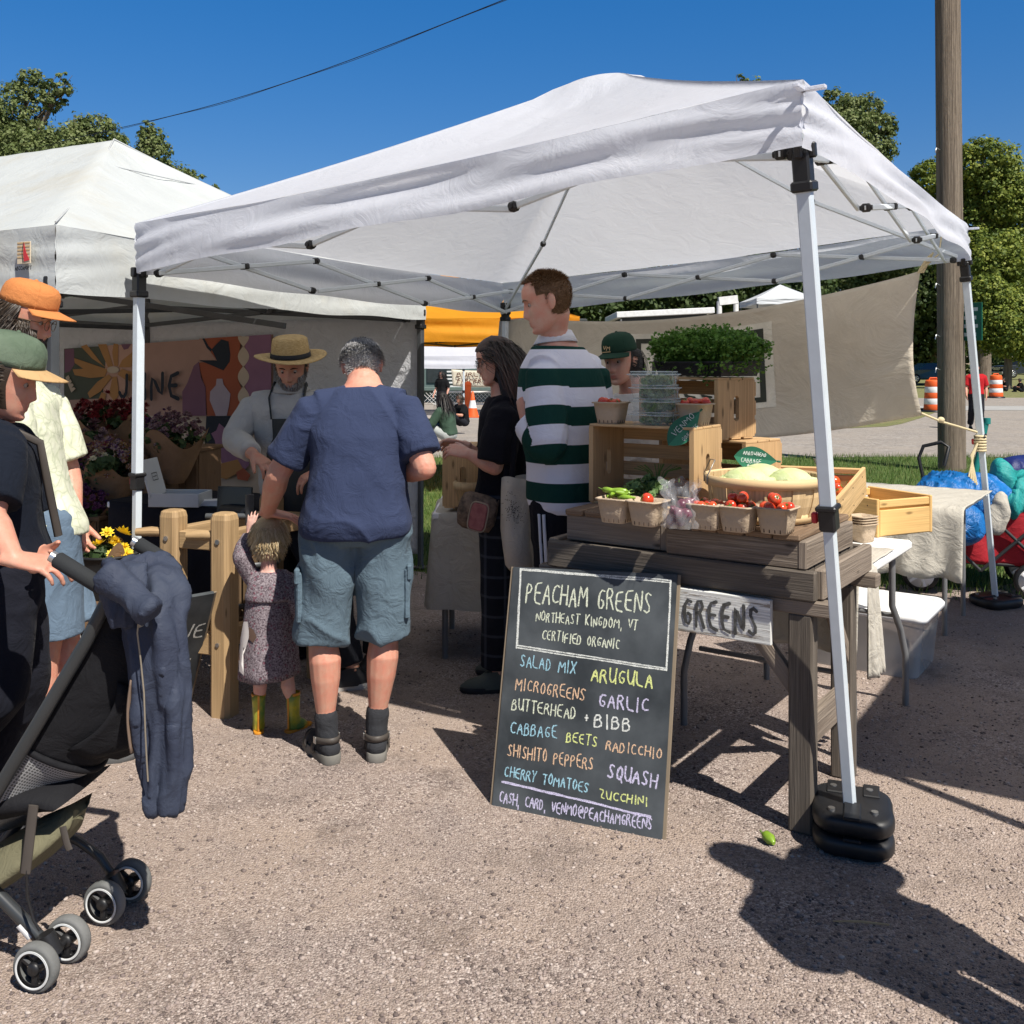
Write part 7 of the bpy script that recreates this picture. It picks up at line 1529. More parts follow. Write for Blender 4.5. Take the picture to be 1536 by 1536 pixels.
# ---- flower stands and bouquets
m_dwood = wood('brown stained crate', (.13, .075, .04), (.20, .12, .065), (.165, .10, .055), .8, .8, .4)
m_kraft = mat('kraft paper', (.24, .145, .08), .9, var=.12, wr=.5, ws=14, wd=.02, spec=.15)
m_bucket = mat('black bucket', (.012, .012, .012), .5)
def stand(label, px0, px1, pyt, Y, zb=0):
    a, b = at(px0, pyt, Y), at(px1, pyt, Y); c_ = (a + b) / 2; L = (b - a).length; hgt = c_.z - zb; t = thing('flower_crate', label, 'crate', (c_.x, c_.y + .17, zb), R(-8), 'stained crates of the flower stall'); n = 5
    for k in range(n): mb = MB(); mb.box((-L / 2 + L * (k + .5) / n, -.16, hgt / 2), (L / n - .004, .018, hgt - .03), None, .003); mb.build('front_board', m_dwood, t, world=False)
    mb = MB(); mb.box((-L / 2, 0, hgt / 2), (.018, .32, hgt - .03), None, .003); mb.build('side_board', m_dwood, t, world=False); mb = MB(); mb.box((L / 2, 0, hgt / 2), (.018, .32, hgt - .03), None, .003); mb.build('side_board', m_dwood, t, world=False)
    mb = MB(); mb.box((0, 0, hgt - .012), (L + .05, .37, .024), None, .005); mb.build('top_board', m_dwood, t, world=False); return c_
stand('tall brown crate behind the cash box with a wide bouquet on top', 208, 304, 672, 6.2); stand('mid height brown crate left of the cash box', 150, 236, 722, 5.9); stand('low brown crate at the left behind the yellow flowers', 112, 152, 775, 5.6); stand('brown crate behind the red dahlias', 100, 200, 690, 6.7)
FM = {k: leafmat(k + ' petals', c, .25) for k, c in dict(red=[(.09, .005, .009), (.16, .01, .015), (.24, .02, .024)], pink=[(.10, .04, .05), (.19, .095, .11), (.32, .22, .22)], plum=[(.05, .012, .05), (.12, .03, .10), (.24, .09, .18)], mixed=[(.18, .03, .05), (.30, .18, .05), (.45, .32, .30), (.12, .05, .14)], yellow=[(.75, .48, .01), (.85, .60, .02), (.9, .7, .08)], cream=[(.62, .55, .34), (.75, .70, .5)]).items()}
m_stemleaf = leafmat('bouquet foliage', [(.03, .06, .02), (.06, .10, .03), (.10, .14, .06)])
def bouquet(label, px, py, Y, rad, hgt, flw, nf, seed, zb=None, wrap=True, fsz=.022, bucket=False):
    c_ = at(px, py, Y); zb = c_.z - hgt if zb is None else zb; t = thing('bouquet', label, 'bouquet', (c_.x, c_.y, zb), 0, 'bouquets of the flower stall'); r = np.random.RandomState(seed); o = V((c_.x, c_.y, zb))
    if wrap:
        mb = MB(); mb.grid(lambda u, v: o + V(((.05 + (rad * 1.05 - .05) * v ** .8) * math.cos(6.283 * u) * (1 + .08 * math.sin(19 * u + seed)), (.05 + (rad * 1.05 - .05) * v ** .8) * math.sin(6.283 * u), hgt * (.05 + .85 * v) + .06 * v * math.sin(6.283 * u * 3 + seed))), 40, 10); mb.build('paper_wrap', m_kraft, t)
    if bucket: mb = MB(); mb.lathe([(.10, 0), (.125, .2), (.13, .24), (.137, .24), (.137, .25), (.12, .25), (.1, .02)], o - UP * .13, None, 28); mb.build('bucket', m_bucket, t)
    leaves('foliage', [(V((c_.x, c_.y, c_.z - rad * .2)), (rad * .95, rad * .9, rad * .6))], 340, .05, m_stemleaf, t, seed + 1, .4, 20)
    vs = []; tn = []
    for k in range(nf):
        a = r.rand() * 6.28; q = r.rand() ** .5; p = np.array([c_.x + rad * q * math.cos(a), c_.y + rad * q * math.sin(a), c_.z + rad * .55 * (1 - q * q) + .03 * r.randn()]); s_ = fsz * (.6 + .8 * r.rand()); ax = np.array([.6 * q * math.cos(a), .6 * q * math.sin(a) - .25, .8]) + .25 * r.randn(3); ax /= np.linalg.norm(ax); u = np.cross(ax, [0.3, .9, .1]); u /= np.linalg.norm(u); w_ = np.cross(ax, u); tt = r.rand()
        for ring, m_ in ((1.0, 9), (.72, 7), (.4, 5)):
            for j in range(m_):
                b = 6.283 * (j + r.rand() * .3) / m_; d = u * math.cos(b) + w_ * math.sin(b); e = -u * math.sin(b) + w_ * math.cos(b); lift = (1.15 - ring) * .9
                vs += [p, p + d * s_ * ring * .6 + e * s_ * .22 + ax * s_ * lift * .5, p + d * s_ * ring + ax * s_ * lift, p + d * s_ * ring * .6 - e * s_ * .22 + ax * s_ * lift * .5]; tn += [np.clip(tt + .25 * r.randn(), 0, 1)] * 4
    me = mesh_np('flowers', np.array(vs), np.arange(len(vs)).reshape(-1, 4)); attr(me, 'tint', tn); me.transform(MW[t.name].inverted()); link('flowers', me, FM[flw], t, world=False); return t
bouquet('wide bouquet of pinkish flowers in kraft paper on the tall crate', 262, 648, 6.05, .18, .33, 'pink', 200, 1, fsz=.017); bouquet('bunch of plum flowers right beside the mural lettering on the tall crate', 232, 648, 6.25, .13, .3, 'plum', 70, 2)
bouquet('bunch of red dahlias at the back left under the orange painted flower', 150, 620, 6.7, .16, .33, 'red', 60, 3, fsz=.032); bouquet('bunch of red dahlias left of the tall white leg', 190, 622, 6.6, .13, .33, 'red', 50, 4, fsz=.031)
bouquet('dark bouquet with a pale pink bloom beside the dark tent post', 122, 655, 6.3, .15, .36, 'pink', 16, 5, fsz=.04); bouquet('bunch of deep purple flowers low on the left', 130, 705, 6.0, .2, .3, 'plum', 220, 6, fsz=.016); bouquet('mixed bunch of red and gold flowers behind the white leg', 172, 690, 5.9, .17, .3, 'mixed', 120, 7); bouquet('bunch of purple flowers just above the low crate', 125, 760, 5.7, .16, .26, 'plum', 110, 8); bouquet('bouquet with creamy round blooms in the middle of the flower bank', 150, 690, 5.75, .08, .24, 'cream', 5, 9, fsz=.035, wrap=False)
bouquet('bunch of yellow sunflowers in kraft paper in a black bucket', 162, 826, 4.55, .085, .13, 'yellow', 15, 10, bucket=True, fsz=.034)
t = thing('bucket_stand', 'dark slatted crate under the bucket of yellow flowers', 'crate', (at(162, 860, 4.55).x, 4.55, 0)); mb = MB()
for k in range(3): mb.box((0, -.17, .1 + .13 * k), (.36, .016, .10), None, .003); mb.box((-.17, 0, .1 + .13 * k), (.016, .34, .10), None, .003); mb.box((.17, 0, .1 + .13 * k), (.016, .34, .1), None, .003)
mb.build('slat', m_dwood, t, world=False); mb = MB(); mb.box((0, 0, .42), (.37, .37, .016), None, .003); mb.build('top_board', m_dwood, t, world=False)
# ---- cider press
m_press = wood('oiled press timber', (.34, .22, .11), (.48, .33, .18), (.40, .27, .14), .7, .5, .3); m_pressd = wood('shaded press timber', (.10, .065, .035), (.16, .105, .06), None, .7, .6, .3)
p1, p2 = gp(337, 1072), V((-1.475, 4.30, 0)); vp = V((.30, .52, 0)); t = thing('cider_press', 'heavy timber cider press with round topped posts and wooden pegs', 'press', (p1 + p2) / 2 + vp * .5); Mp = axes(p1 - p2)
for q in (p1, p2, p1 + vp, p2 + vp):
    mb = MB(); o = []; rs = []
    for (k, z) in ((1, 0), (1, .835), (.9, .856), (.7, .863)):
        rs.append([q + Mp @ V((.049 * k * x, .049 * k * y, z)) for x, y in ((-.62, -1), (.62, -1), (1, -.62), (1, .62), (.62, 1), (-.62, 1), (-1, .62), (-1, -.62))])
    mb.rings(rs, True, sm=False); po = mb.build('post', m_press, t)
    if q in (p1, p2):
        mb = MB(); d = (p2 - p1).normalized() + V((-.1, -.35, 0)); mb.tube([q + UP * .765 + d * .045, q + UP * .768 + d * .09, q + UP * .765 + d * .155], [.019, .022, .017], 12); mb.build('peg', m_press, po)
        mb = MB(); mb.tube([q - Mp.col[1] * .049 + UP * .745, q - Mp.col[1] * .055 + UP * .745], .011, 10); mb.tube([q - Mp.col[1] * .049 + UP * .31, q - Mp.col[1] * .055 + UP * .31], .009, 10); mb.build('bolt', m_bolt, po)
for (a, b, z, w_, h_) in ((p2, p1, .74, .06, .075), (p2 + vp, p1 + vp, .74, .06, .075), (p1, p1 + vp, .755, .05, .06), (p2, p2 + vp, .755, .05, .06), (p2, p1, .30, .05, .09), (p2 + vp, p1 + vp, .30, .05, .09), (p1, p1 + vp, .33, .05, .08), (p2, p2 + vp, .33, .05, .08)):
    mb = MB(); d = (b - a).normalized() * .05; mb.bar(a + d + UP * z, b - d + UP * z, w_, h_, ch=.004); mb.build('beam', m_press, t)
for kx, ky in ((.5, .5),):
    tc_ = lerp(p1, p2, .5) + vp * .5
    for k in range(22):
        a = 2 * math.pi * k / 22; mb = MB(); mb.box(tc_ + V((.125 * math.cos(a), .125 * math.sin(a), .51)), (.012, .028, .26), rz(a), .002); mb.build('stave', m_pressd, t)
    for z in (.42, .60): mb = MB(); mb.lathe([(.134, z - .012), (.138, z - .012), (.138, z + .012), (.134, z + .012)], tc_, None, 28); mb.build('hoop', m_dark, t)
    mb = MB(); mb.lathe([(.01, .38), (.16, .375), (.16, .36), (.01, .355)], tc_, None, 28); mb.build('tray', m_pressd, t); mb = MB(); mb.tube([tc_ + UP * .64, tc_ + UP * .9], .02, 10); mb.tube([tc_ + UP * .80 - V((.2, 0, 0)), tc_ + UP * .8 + V((.2, 0, 0))], .014, 8); mb.build('screw', m_dark, t)
    mb = MB()
    for k in range(14): a = k * 2.4; mb.ball(tc_ + V((.03 * k ** .5 * math.cos(a), .03 * k ** .5 * math.sin(a), .645)), (.03, .028, .02), None, 8, 6)
    mb.build('apple_pulp', mat('apple pulp', (.45, .24, .09), .8), t)
# ---- small chalkboard leaning on the press
q0, q1 = gp(168, 1083), gp(284, 1054); q2 = at(322, 890, 4.10); q3 = q0 + (q2 - q1); nn = (q1 - q0).cross(q2 - q1).normalized(); nn = nn if nn.y < 0 else -nn
t = thing('small_chalkboard', 'small dark chalkboard with a raw edge leaning on the cider press behind the stroller', 'chalkboard', (q0 + q1) / 2); mb = MB(); mb.poly([q0, q1, q2, q3], nn, .016); mb.build('board', m_slate, t)
mb = MB(); ed = (q2 - q1).normalized(); sdn = nn.cross(ed); mb.bar(q1 - nn * .008 + sdn * .004 * (1 if sdn.x > 0 else -1), q2 - nn * .008 + sdn * .004 * (1 if sdn.x > 0 else -1), .0155, .007, nn, .001); mb.build('edge_strip', m_edge, t)
mb = MB(); qu = (q1 - q0).normalized(); qv = nn.cross(qu); qv = qv if qv.z > 0 else -qv
text(mb, 'WE', .19, .30, .40, .075, .008, q0 + qu * .0, qu, qv, nn, wob=.05); text(mb, 'N,', .2, .29, .27, .06, .007, q0, qu, qv, nn, wob=.05, seed=4)
mb.build('chalk_lettering', ck['white'], t)
# ---- white jug
jp = at(90, 1005, 4.3); t = thing('white_jug', 'white plastic jug on the ground behind the stroller', 'jug', (jp.x, jp.y, 0)); mb = MB(); rs = []
for (k, z) in ((.9, 0), (1, .02), (1, .26), (.9, .31), (.5, .34), (.3, .35), (.3, .38)): rs.append([V((jp.x + .085 * k * c_, jp.y + .07 * k * s_, z)) for c_, s_ in [((abs(math.cos(a)) ** .6) * math.copysign(1, math.cos(a)), (abs(math.sin(a)) ** .6) * math.copysign(1, math.sin(a))) for a in [2 * math.pi * j / 24 for j in range(24)]]])
mb.rings(rs, True); mb.build('jug_body', m_plastic, t); mb = MB(); mb.lathe([(.032, .36), (.032, .395), (.002, .396)], (jp.x, jp.y, 0), None, 14); mb.build('screw_cap', m_plastic, t)
# ================================================================ back table of the stall, held crate, bags
bt = V((.02, 5.30, 0)); t = thing('back_table', 'table under a beige cloth behind the dark haired woman', 'table', bt, 0); mb = MB(); hx, hy = .43, .36
def btab(u, v):
    a = 2 * math.pi * u; c_, s_ = math.cos(a), math.sin(a); q = (abs(c_) ** 12 + abs(s_) ** 12) ** (-1 / 12); x, y = hx * c_ * q, hy * s_ * q
    if v < .4: k = v / .4; return bt + V((x * k, y * k, .75))
    k = (v - .4) / .6; f = 1 + .07 * k + .02 * k * math.sin(a * 9) + .015 * k * math.sin(a * 21 + 1); return bt + V((x * f, y * f, .75 - .49 * k + .01 * math.sin(a * 5)))
mb.grid(btab, 120, 24); mb.build('cloth', m_linen, t); mb = MB(); mb.box(bt + UP * .732, (.84, .7, .03), None, .005); mb.build('tabletop', m_plastic, t)
for x in (-.36, .36):
    for y in (-.28, .28): mb = MB(); mb.tube([bt + V((x, y, .72)), bt + V((x, y, 0))], .016, 8); mb.build('leg', m_grey, t)
crate('small wooden crate standing on the beige table, gripped by the dark haired woman', at(705, 757, 5.08) + V((.0, 0, .005)), .24, .22, .30, axes(V((.25, 1, 0))) @ rz(R(180)), 2)
q = at(705, 752, 4.95); q.z = .765; t = thing('wood_basket', 'small splint basket standing inside the crate on the beige table', 'basket', q); mb = MB(); mb.lathe([(.05, 0), (.075, .12), (.078, .12), (.08, .145), (.072, .145), (.05, .01)], q, None, 20); mb.build('staves', m_stave, t); mb = MB(); mb.lathe([(.077, .105), (.083, .105), (.086, .14), (.078, .14)], q, None, 20); mb.build('hoop', m_stave, t)
m_fan = mat('floral pouch cloth', (.06, .045, .035), .9, vs=40, c2=(.20, .14, .10), wr=.3); m_fpink = mat('rose print pocket', (.34, .13, .12), .9, vs=35, c2=(.24, .08, .08)); m_fedge = mat('pouch piping', (.30, .24, .18), .8)
fo = at(716, 768, 4.40); t = thing('waist_pouch', 'floral waist pouch with a rose pocket worn by the dark haired woman', 'pouch', fo); Mf = axes(V((1, -.25, -.22)))
mb = MB(); rs = []
for (x, k) in ((-.085, .5), (-.075, .85), (-.05, 1), (.03, 1), (.07, .9), (.085, .55)): rs.append([fo + Mf @ V((x, .055 * k * math.cos(a), .085 * k * math.sin(a))) for a in [2 * math.pi * j / 20 for j in range(20)]])
mb.rings(rs, True); mb.build('pouch', m_fan, t)
rr_ = lambda hx, hz, y: [fo + Mf @ V((.025 + hx * c_, y, -.005 + hz * s_)) for c_, s_ in [(math.copysign(abs(math.cos(a)) ** .45, math.cos(a)), math.copysign(abs(math.sin(a)) ** .45, math.sin(a))) for a in [2 * math.pi * j / 24 for j in range(24)]]]
mb = MB(); mb.rings([rr_(.04, .062, -.04), rr_(.04, .062, -.07), rr_(.034, .056, -.078)], True); mb.build('pocket', m_fpink, t); mb = MB(); mb.tube([p for p in rr_(.042, .064, -.071)] + [rr_(.042, .064, -.071)[0]], .0035, 6); mb.build('piping', m_fedge, t)
mb = MB(); mb.tube([fo + Mf @ V((.08, .01, .03)), at(748, 752, 4.42), at(775, 757, 4.5), at(790, 760, 4.7)], .014, 8, flat=.4); mb.build('belt', m_fan, t)
m_tote = mat('unbleached tote cotton', (.50, .45, .38), .95, var=.06, wr=.6, ws=11, wd=.02, spec=.1); to = at(775, 790, 4.34); t = thing('tote_bag', 'unbleached cotton tote bag with black straps hanging at the woman\'s side', 'tote bag', to)
mb = MB(); rs = []
for (y, x0, x1, d) in ((716, 753, 798, .045), (735, 752, 799, .05), (790, 752, 796, .055), (815, 755, 796, .06), (845, 758, 799, .055), (856, 762, 796, .02)):
    a_, b2 = at(x0, y, 4.34), at(x1, y, 4.34); c_ = (a_ + b2) / 2; w_ = (b2 - a_).length / 2; rs.append([c_ + V((w_ * math.cos(a) * (1 + .05 * math.sin(3 * a + y)), d * math.sin(a) * (1 + .12 * math.sin(4 * a + y * .1)), .008 * math.sin(2 * a + y))) for a in [2 * math.pi * j / 28 for j in range(28)]])
mb.rings(rs, False); mb.rings([rs[-1], [lerp(p, sum(rs[-1], V()) / 28, .9) for p in rs[-1]]], False); bg_ = mb.build('bag', m_tote, t, solid=.002)
mb = MB(); q = at(768, 765, 4.285); r_ = random.Random(4)
for k in range(120): x, z = r_.gauss(0, .022), r_.gauss(0, .035); mb.box(q + V((x - z * .15, -.002 * abs(x) * 10, z)), (.003, .002, .003), None, .0005)
mb.build('dotted_print', m_ink, bg_)
mb = MB(); mb.tube([at(768, 722, 4.31), at(772, 650, 4.36), at(776, 600, 4.42), at(782, 596, 4.6), at(786, 660, 4.62), at(788, 722, 4.42)], .013, 8, flat=.3); mb.tube([at(758, 722, 4.33), at(766, 650, 4.40), at(772, 600, 4.46)], .012, 8, flat=.3); mb.build('strap', m_btee, t)
# ================================================================ stroller
m_sfab = mat('black stroller cloth', (.010, .010, .012), .8, wr=.5, ws=14, bump=.2, bs=200, wd=.012, spec=.2); m_foam = mat('black foam grip', (.022, .024, .026), .85, bump=.2, bs=150); m_tubeb = mat('satin black tube', (.03, .033, .035), .35, spec=.5); m_olive = mat('olive basket cloth', (.135, .125, .075), .85, wr=.6, ws=12, wd=.02); m_tyre = mat('grey tyre rubber', (.11, .115, .11), .8, c2=(.17, .17, .165), bump=.3, bs=90); m_ring = mat('pale ring', (.62, .63, .62), .5); m_silver = mat('satin aluminium', (.55, .56, .57), .3, metal=.8)
m_mesh, n_, l_, b_ = nt('grey grid mesh'); uvn = coordn(n_, l_, 'UV', (1, 1, 1)); sxx = n_.new('ShaderNodeSeparateXYZ'); l_.new(uvn, sxx.inputs[0]); gx_ = None
for o in (0, 1):
    pg_ = n_.new('ShaderNodeMath'); pg_.operation = 'PINGPONG'; pg_.inputs[1].default_value = .5; l_.new(sxx.outputs[o], pg_.inputs[0]); rp = ramp(n_, l_, pg_.outputs[0], [(.0, 1.0), (.16, 1.0), (.2, 0.0)])
    gx_ = rp if gx_ is None else mixc(n_, l_, 1.0, gx_, rp, 'LIGHTEN')
l_.new(mixc(n_, l_, gx_, (.06, .06, .06), (.30, .30, .30)), b_.inputs['Base Color']); sIn(b_, Roughness=.8)
wh = [(gp(55, 1486), 'near'), (V((-1.112, 2.475, 0)), 'near'), (gp(157, 1386), 'far'), (V((-1.062, 2.755, 0)), 'far')]; wr_ = .0575
t = thing('stroller', 'black folding stroller with foam grips, mesh back and olive basket', 'stroller', (-1.3, 2.6, 0))
axl = V((.22, 1, 0)).normalized(); Ma = Matrix((V((axl.y, -axl.x, 0)), UP, axl)).transposed()
for p, s_ in wh:
    c_ = V((p.x, p.y, wr_)); mb = MB(); mb.lathe([(wr_ * .80, -.0135), (wr_ * .93, -.015), (wr_, -.008), (wr_ * 1.0, .008), (wr_ * .93, .015), (wr_ * .80, .0135), (wr_ * .74, .0), (wr_ * .80, -.016)], c_, Ma, 40); w0 = mb.build('wheel', m_tyre, t)
    mb = MB(); mb.lathe([(wr_ * .70, -.018), (wr_ * .80, -.018), (wr_ * .80, -.0165), (wr_ * .76, -.021), (wr_ * .70, -.018)], c_, Ma, 40); mb.build('ring', m_ring, w0)
    mb = MB(); mb.lathe([(.001, -.017), (.014, -.017), (.016, -.01), (.016, .012), (.001, .012)], c_, Ma, 20); mb.lathe([(wr_ * .62, -.012), (wr_ * .78, -.014), (wr_ * .78, .012), (wr_ * .62, .01)], c_, Ma, 32)
    for k in range(3): a = k * 2.094 + .5; mb.bar(c_ + Ma @ V((.012 * math.cos(a), .012 * math.sin(a), -.004)), c_ + Ma @ V((wr_ * .7 * math.cos(a), wr_ * .7 * math.sin(a), -.004)), .015, .016, Ma @ V((0, 0, 1)), .004)
    mb.build('rim', m_blk, w0)
for a, b in ((0, 1), (2, 3)):
    c_ = (wh[a][0] + wh[b][0]) / 2 + UP * wr_; mb = MB(); mb.tube([wh[a][0] + UP * wr_, wh[b][0] + UP * wr_], .009, 8); mb.tube([c_ + UP * -.005, c_ + UP * .045 + V((-.02, 0, 0))], [.026, .022], 12); mb.build('axle_block', m_blk, t)
Yn, Yf = 2.44, 2.74
def A3(l, Y): return [at(x, y, Y) for x, y in l]
mb = MB(); mb.tube(A3([(62, 1410), (40, 1385), (0, 1345), (-60, 1290)], Yn), .0155, 12); mb.build('rear_leg', m_tubeb, t)
mb = MB(); mb.tube(A3([(50, 1402), (33, 1383)], Yn), .0162, 12); mb.build('leg_sticker', m_wht, t)
mb = MB(); mb.tube(A3([(172, 1318), (150, 1285), (118, 1262), (60, 1235), (0, 1200)], Yf), .012, 12); mb.build('rear_leg', m_tubeb, t)
near = A3([(84, 838), (155, 882)], 2.36); far = A3([(206, 815), (256, 845)], 2.70)
for g, dn in ((near, A3([(155, 882), (163, 890), (158, 906), (128, 965), (60, 1080), (0, 1180), (-70, 1290)], 2.38)), (far, A3([(256, 845), (265, 853), (262, 868), (225, 930), (150, 1050), (80, 1160), (-20, 1300)], 2.70))):
    mb = MB(); mb.tube([g[0] + (g[0] - g[1]).normalized() * .012, g[0], g[1]], .0125, 12); mb.tube([g[1]] + dn[1:], [.0165] * len(dn), 12); hb = mb.build('handle_tube', m_tubeb, t)
    mb = MB(); mb.tube([g[0], lerp(g[0], g[1], .03), lerp(g[0], g[1], .97), g[1]], [.016, .0195, .0195, .0175], 18); mb.build('grip', m_foam, hb)
    mb = MB(); mb.tube([g[0] + (g[0] - g[1]).normalized() * .014, g[0] + (g[0] - g[1]).normalized() * .002], .0135, 14); mb.build('end_cap', m_silver, hb)
tubeN = A3([(150, 905), (128, 965), (60, 1080), (0, 1180), (-50, 1270)], 2.40); tubeF = A3([(258, 880), (225, 930), (165, 1030), (100, 1140), (40, 1235)], 2.69)
def path(l, t_): t_ *= len(l) - 1; k = min(int(t_), len(l) - 2); return lerp(l[k], l[k + 1], t_ - k)
bd2 = V((.55, -.1, -.42))
def seat(u, v): a, b = path(tubeN, v), path(tubeF, v); return lerp(a, b, u) + bd2 * (.26 * math.sin(math.pi * u) ** .7 * math.sin(math.pi * min(1, .14 + v * .86) ** .85) ** 1.4) + V((.004 * math.sin(40 * v + 9 * u), 0, .004 * math.sin(31 * v - 7 * u)))
mb = MB(); mb.grid(lambda u, v: seat(u, v * .60), 30, 24, su=1, sv=1); mb.build('backrest', m_sfab, t, solid=.004)
mb = MB(); mb.grid(lambda u, v: seat(u, .60 + v * .40), 30, 18, su=60, sv=40); mb.build('mesh_panel', m_mesh, t, solid=.003)
mb = MB(); mb.tube([seat(k / 20, .60) + bd2 * .01 for k in range(21)], .009, 8); mb.build('seam_roll', m_sfab, t)
mb = MB(); mb.grid(lambda u, v: seat(.12 + .45 * u, .30 + .24 * v) + bd2 * (.025 + .03 * math.sin(math.pi * v) + .008 * math.sin(12 * u + 5 * v)), 16, 10); mb.build('back_pocket', m_sfab, t, solid=.004)
mb = MB(); mb.rings([[c_ + V((.10 * math.cos(a) * k, .16 * math.sin(a), .07 * math.cos(a + .5) * k)) for a in [2 * math.pi * j / 20 for j in range(20)]] for c_, k in ((at(125, 1180, 2.56), .3), (at(95, 1185, 2.56), .8), (at(40, 1195, 2.56), 1.1), (at(-40, 1200, 2.56), 1.1), (at(-90, 1200, 2.56), .6))], True); mb.build('seat_base', m_sfab, t)
mb = MB(); rs = []
for (x, y, w_, h_) in ((118, 1222, .06, .012), (108, 1228, .12, .036), (70, 1255, .145, .055), (20, 1288, .15, .06), (-40, 1325, .15, .06), (-80, 1350, .10, .03)): c_ = at(x, y, 2.56); rs.append([c_ + V((.02 * math.sin(a * 3) * .3, w_ * math.cos(a), h_ * math.sin(a) * 1.0 + .012 * math.cos(3 * a))) for a in [2 * math.pi * j / 24 for j in range(24)]])
mb.rings(rs, True); mb.build('basket', m_olive, t)
mb = MB(); mb.tube(A3([(50, 1208), (44, 1260), (38, 1310)], 2.39), .013, 8, flat=.25); mb.tube(A3([(94, 1240), (100, 1265), (104, 1275)], 2.42), .009, 8, flat=.3); mb.build('webbing_strap', m_strap, t)
mb = MB(); mb.tube(A3([(40, 1305), (41, 1345), (50, 1380), (60, 1396)], 2.39), .0035, 6); mb.tube(A3([(112, 1255), (135, 1270), (158, 1305)], 2.66), .003, 6); mb.build('brake_cable', m_blk, t)
# ---- jacket over the stroller handle
m_jack = mat('slate navy jacket cloth', (.030, .037, .062), .7, var=.08, wr=.7, ws=10, bump=.15, bs=250, wd=.012, spec=.25, c2=(.042, .052, .08)); m_lin = mat('brown quilted lining', (.16, .11, .08), .8)
m_zip = mat('zip teeth', (.30, .26, .20), .5, metal=.4)
jo = at(225, 900, 2.52); t = thing('jacket', 'slate navy jacket slung over the far stroller grip, sleeve hanging low', 'jacket', jo)
def ring2(x0, x1, y, Y, d, ph=0, am=.16): d *= .55; a_, b2 = at(x0, y, Y), at(x1, y, Y); c_ = (a_ + b2) / 2; w_ = (b2 - a_).length / 2; return [c_ + V((w_ * math.cos(a) * (1 + .03 * math.sin(4 * a + ph)), d * math.sin(a) * (1 + am * 2.2 * math.sin(5 * a + ph) + am * math.sin(9 * a - ph * 2)), 0)) for a in [2 * math.pi * j / 40 for j in range(40)]]
mb = MB()
mb.rings([ring2(212, 262, 836, 2.520, .03), ring2(178, 270, 850, 2.500, .075, .2), ring2(172, 272, 890, 2.430, .085, .5), ring2(186, 275, 940, 2.400, .07, .8), ring2(192, 277, 1000, 2.390, .06, 1.0), ring2(196, 279, 1060, 2.390, .05, 1.3), ring2(204, 270, 1110, 2.390, .04, 1.6), ring2(210, 246, 1150, 2.400, .025, 1.9), ring2(218, 236, 1178, 2.400, .012, 2.0)], True)
mb.rings([ring2(236, 277, 990, 2.400, .03), ring2(234, 280, 1040, 2.385, .045, .4), ring2(229, 279, 1110, 2.380, .05, .9), ring2(224, 279, 1160, 2.380, .052, 1.3), ring2(221, 276, 1200, 2.380, .048, 1.6), ring2(224, 272, 1215, 2.380, .042, 1.7)], True)
mb.rings([ring2(160, 220, 845, 2.400, .04), ring2(162, 215, 880, 2.360, .045, .5), ring2(166, 202, 920, 2.350, .04, .7), ring2(170, 200, 940, 2.350, .03, .9)], True)
a_, b2 = at(165, 862, 2.34), at(218, 912, 2.29); mb.tube([a_, lerp(a_, b2, .5), b2], [.034, .033, .030], 18); mb.tube([lerp(a_, b2, .97), b2 + (b2 - a_).normalized() * .02], [.032, .031], 18)
me = remesh(mb, .0055, 3); folds(me, 21, .016, 17, (1.3, 1.3, .22)); folds(me, 33, .006, 42, (1.1, 1.1, .35)); link('shell', me, m_jack, t)
mb = MB(); mb.tube(A3([(208, 930), (206, 950), (211, 990), (216, 1040), (218, 1100), (220, 1140), (222, 1172)], 2.33), .0022, 6); mb.tube(A3([(208, 930), (212, 940)], 2.325), .006, 6); mb.build('zip', m_zip, t)
mb = MB(); mb.grid(lambda u, v: at(lerp(lerp(196, 190, math.sin(math.pi * v)), 206, u), lerp(1020, 1130, v), 2.36 + .03 * u), 6, 12); mb.build('lining', m_lin, t, solid=.004)
# ================================================================ red wagon with bags
m_wred = mat('red wagon cloth', (.42, .018, .028), .75, wr=.5, ws=9, wd=.02, bump=.2, bs=180); m_tarp = mat('blue tarp sheet', (.01, .14, .42), .4, var=.15, wr=.9, ws=9, wd=.04, spec=.5); m_teal = mat('teal bag cloth', (.02, .28, .27), .55, var=.12, wr=.9, ws=9, wd=.03); m_nvb = mat('navy bag cloth', (.01, .02, .12), .5, wr=.6)
wO = V((3.12, 6.62, 0)); t = thing('folding_wagon', 'red folding wagon loaded with blue and teal bags beside the right canopy leg', 'wagon', wO); Mw = axes(V((.93, -.35, 0)))
PW = lambda x, y, z: wO + Mw @ V((x, y, z))
mb = MB()
def wag(u, v):
    a = 2 * math.pi * u; c_, s_ = math.cos(a), math.sin(a); q = (abs(c_) ** 8 + abs(s_) ** 8) ** (-.125); k = .92 + .08 * v; return PW(.43 * c_ * q * k + .012 * math.sin(a * 7 + v * 4), .25 * s_ * q * k + .012 * math.sin(a * 9 + v * 3), .20 + .38 * v + .02 * math.sin(a * 4) * v)
mb.grid(wag, 80, 14); mb.build('tub', m_wred, t, solid=.006); mb = MB(); mb.box(PW(0, 0, .2), (.8, .46, .02), Mw, .01); mb.build('floor', m_blk, t)
for y in (-.265, .265):
    mb = MB(); mb.tube([PW(-.42, y, .57), PW(0, y, .16)], .011, 8); mb.tube([PW(.02, y, .57), PW(-.40, y, .16)], .011, 8); mb.tube([PW(.42, y, .57), PW(.0, y, .16)], .011, 8); mb.tube([PW(0, y, .57), PW(.42, y, .16)], .011, 8); mb.build('cross_frame', m_tubeb, t)
